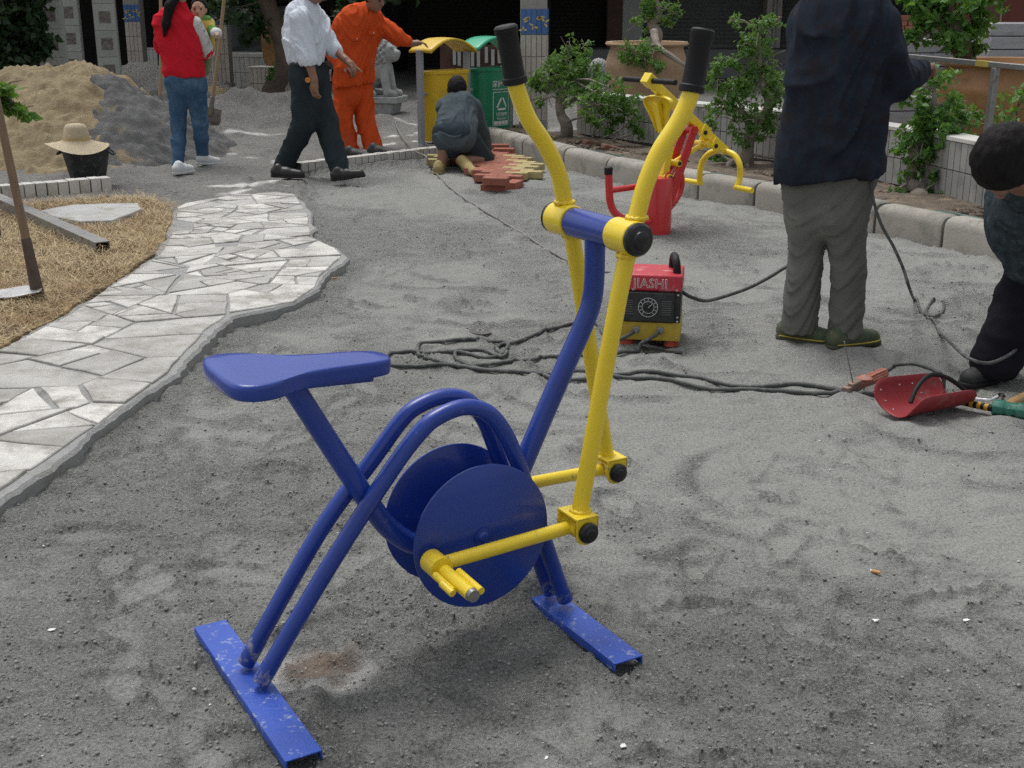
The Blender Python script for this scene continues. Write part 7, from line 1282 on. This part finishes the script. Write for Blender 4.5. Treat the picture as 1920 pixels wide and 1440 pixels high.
M['slatetr'] = cloth('dark blue grey trousers', (0.035, 0.050, 0.062), 0.15, 6); B = Blob(0.025); stack(B, J, [(252, 812, 893), (263, 809, 895), (271, 816, 890), (276, 828, 868)], fd, 0.13, 0.0, 1.0); B.cap(hipL, knL, 0.105, 0.095); B.cap(hipR, knR, 0.12, 0.095); B.cap(knR, knR + (anR - knR) * 0.45, 0.09, 0.07); B.build('trousers', M['slatetr'], t, 0.009, folds(0.009, 10, 6, 75, 1.4), 1)
M['yshoe'] = mat('mustard canvas shoe', (0.33, 0.26, 0.11), 0.85, 0.15, 12, 0.2, 90); h0 = G(820, 327); shoe(t, h0, h0 + unit((0.1, 0.98, 0)) * 0.26, M['yshoe'], M['yshoe'], 1.0)
tp = G(893, 328, 0.02); B = Blob(0.025); B.cap(J(866, 300, -.16), J(876, 312, -.2), 0.044, 0.048); B.cap(J(876, 312, -.2), tp + A(-.02, -0.02, .03), 0.046, 0.036); B.build('shoe', M['yshoe'], t, 0.007, None, 1)

# ------------------------------------------------------------------ stone lions
M['stone'] = mat('pale grey carved granite', (0.36, 0.37, 0.36), 0.85, 0.12, 14, 0.3, 120, dirt=(0.22, 0.23, 0.22), dscale=8, damt=0.4)
def lion(label, base, S, yaw):
    t = thing('stone_lion', label, 'statue', base); R = rotz(yaw); P = lambda x, y, z: base + R @ (A(x, y, z) * S); B = Blob(0.02 * S)
    B.cap(P(-.14, 0, .36), P(.06, 0, .50), .145 * S, .13 * S); B.ell(P(-.17, -.10, .30), A(.11, .06, .11) * S); B.ell(P(-.17, .10, .30), A(.11, .06, .11) * S)
    for s_ in (-1, 1): B.cap(P(.12, s_ * .09, .50), P(.17, s_ * .09, .24), .055 * S, .045 * S); B.cap(P(.17, s_ * .09, .225), P(.25, s_ * .09, .22), .045 * S, .04 * S); B.cap(P(-.14, s_ * .12, .225), P(.02, s_ * .13, .22), .045 * S, .04 * S)
    B.ell(P(.12, 0, .66), A(.13, .12, .13) * S); B.ell(P(.22, 0, .63), A(.07, .08, .07) * S); B.cap(P(.26, -.04, .655), P(.26, .04, .655), .03 * S)
    for s_ in (-1, 1): B.ell(P(.22, s_ * .06, .71), A(.025, .02, .025) * S)
    B.cap(P(-.30, 0, .28), P(-.32, 0, .48), .05 * S, .03 * S); b_ = B.build('lion', M['stone'], t, 0.012, None, 1)
    C = Blob(0.004 * S); n = 170
    for k in range(n):
        z = 1 - 2 * (k + .5) / n; a = k * 2.39996; q = A(math.sqrt(1 - z * z) * math.cos(a), math.sqrt(1 - z * z) * math.sin(a), z)
        if q[0] > 0.55: continue
        C.ell(P(.08 + q[0] * .155, q[1] * .15, .64 + q[2] * .17), A(.024, .024, .024) * S)
    C.ell(P(.07, 0, .63), A(.14, .14, .16) * S); C.build('mane', M['stone'], t, 0.009, None, 0)
    MB().box(base + R @ A(0, 0, .155 * S), (.62 * S, .38 * S, .07 * S), R).build('slab', M['stone'], t, bevel=0.01); MB().box(base + R @ A(0, 0, .06 * S), (.46 * S, .30 * S, .12 * S), R, 1.1).build('pedestal', M['stone'], t, bevel=0.01)
lion('carved stone lion seated on a pedestal behind the orange worker', A(*G(706, 218)[:2], 0.04), 1.16, -0.25)
lion('second stone lion half hidden behind the left bonsai', A(*D(1130, 150, 17.0)[:2], 0.04), 0.80, 2.6)

# repeats share a group
GROUPS = {'bonsai': 'bonsai trees in the planting bed and pots', 'pillar': 'printed tile pillars', 'column': 'tiled columns', 'slab stack': 'wrapped slab stacks', 'cable': 'cables on the sand', 'scrap': 'paper scraps on the sand', 'planter wall': 'tiled planter walls', 'statue': 'stone lions', 'shovel': 'long handled tools', 'pot': 'clay pots', 'edging': 'tiled edgings', 'shrub': 'shrubs and weeds', 'person': 'people around the yard', 'brick': 'broken bricks in the bed'}
for o in SC.objects:
    if o.parent is None and o.get('category') in GROUPS: o['group'] = GROUPS[o['category']]
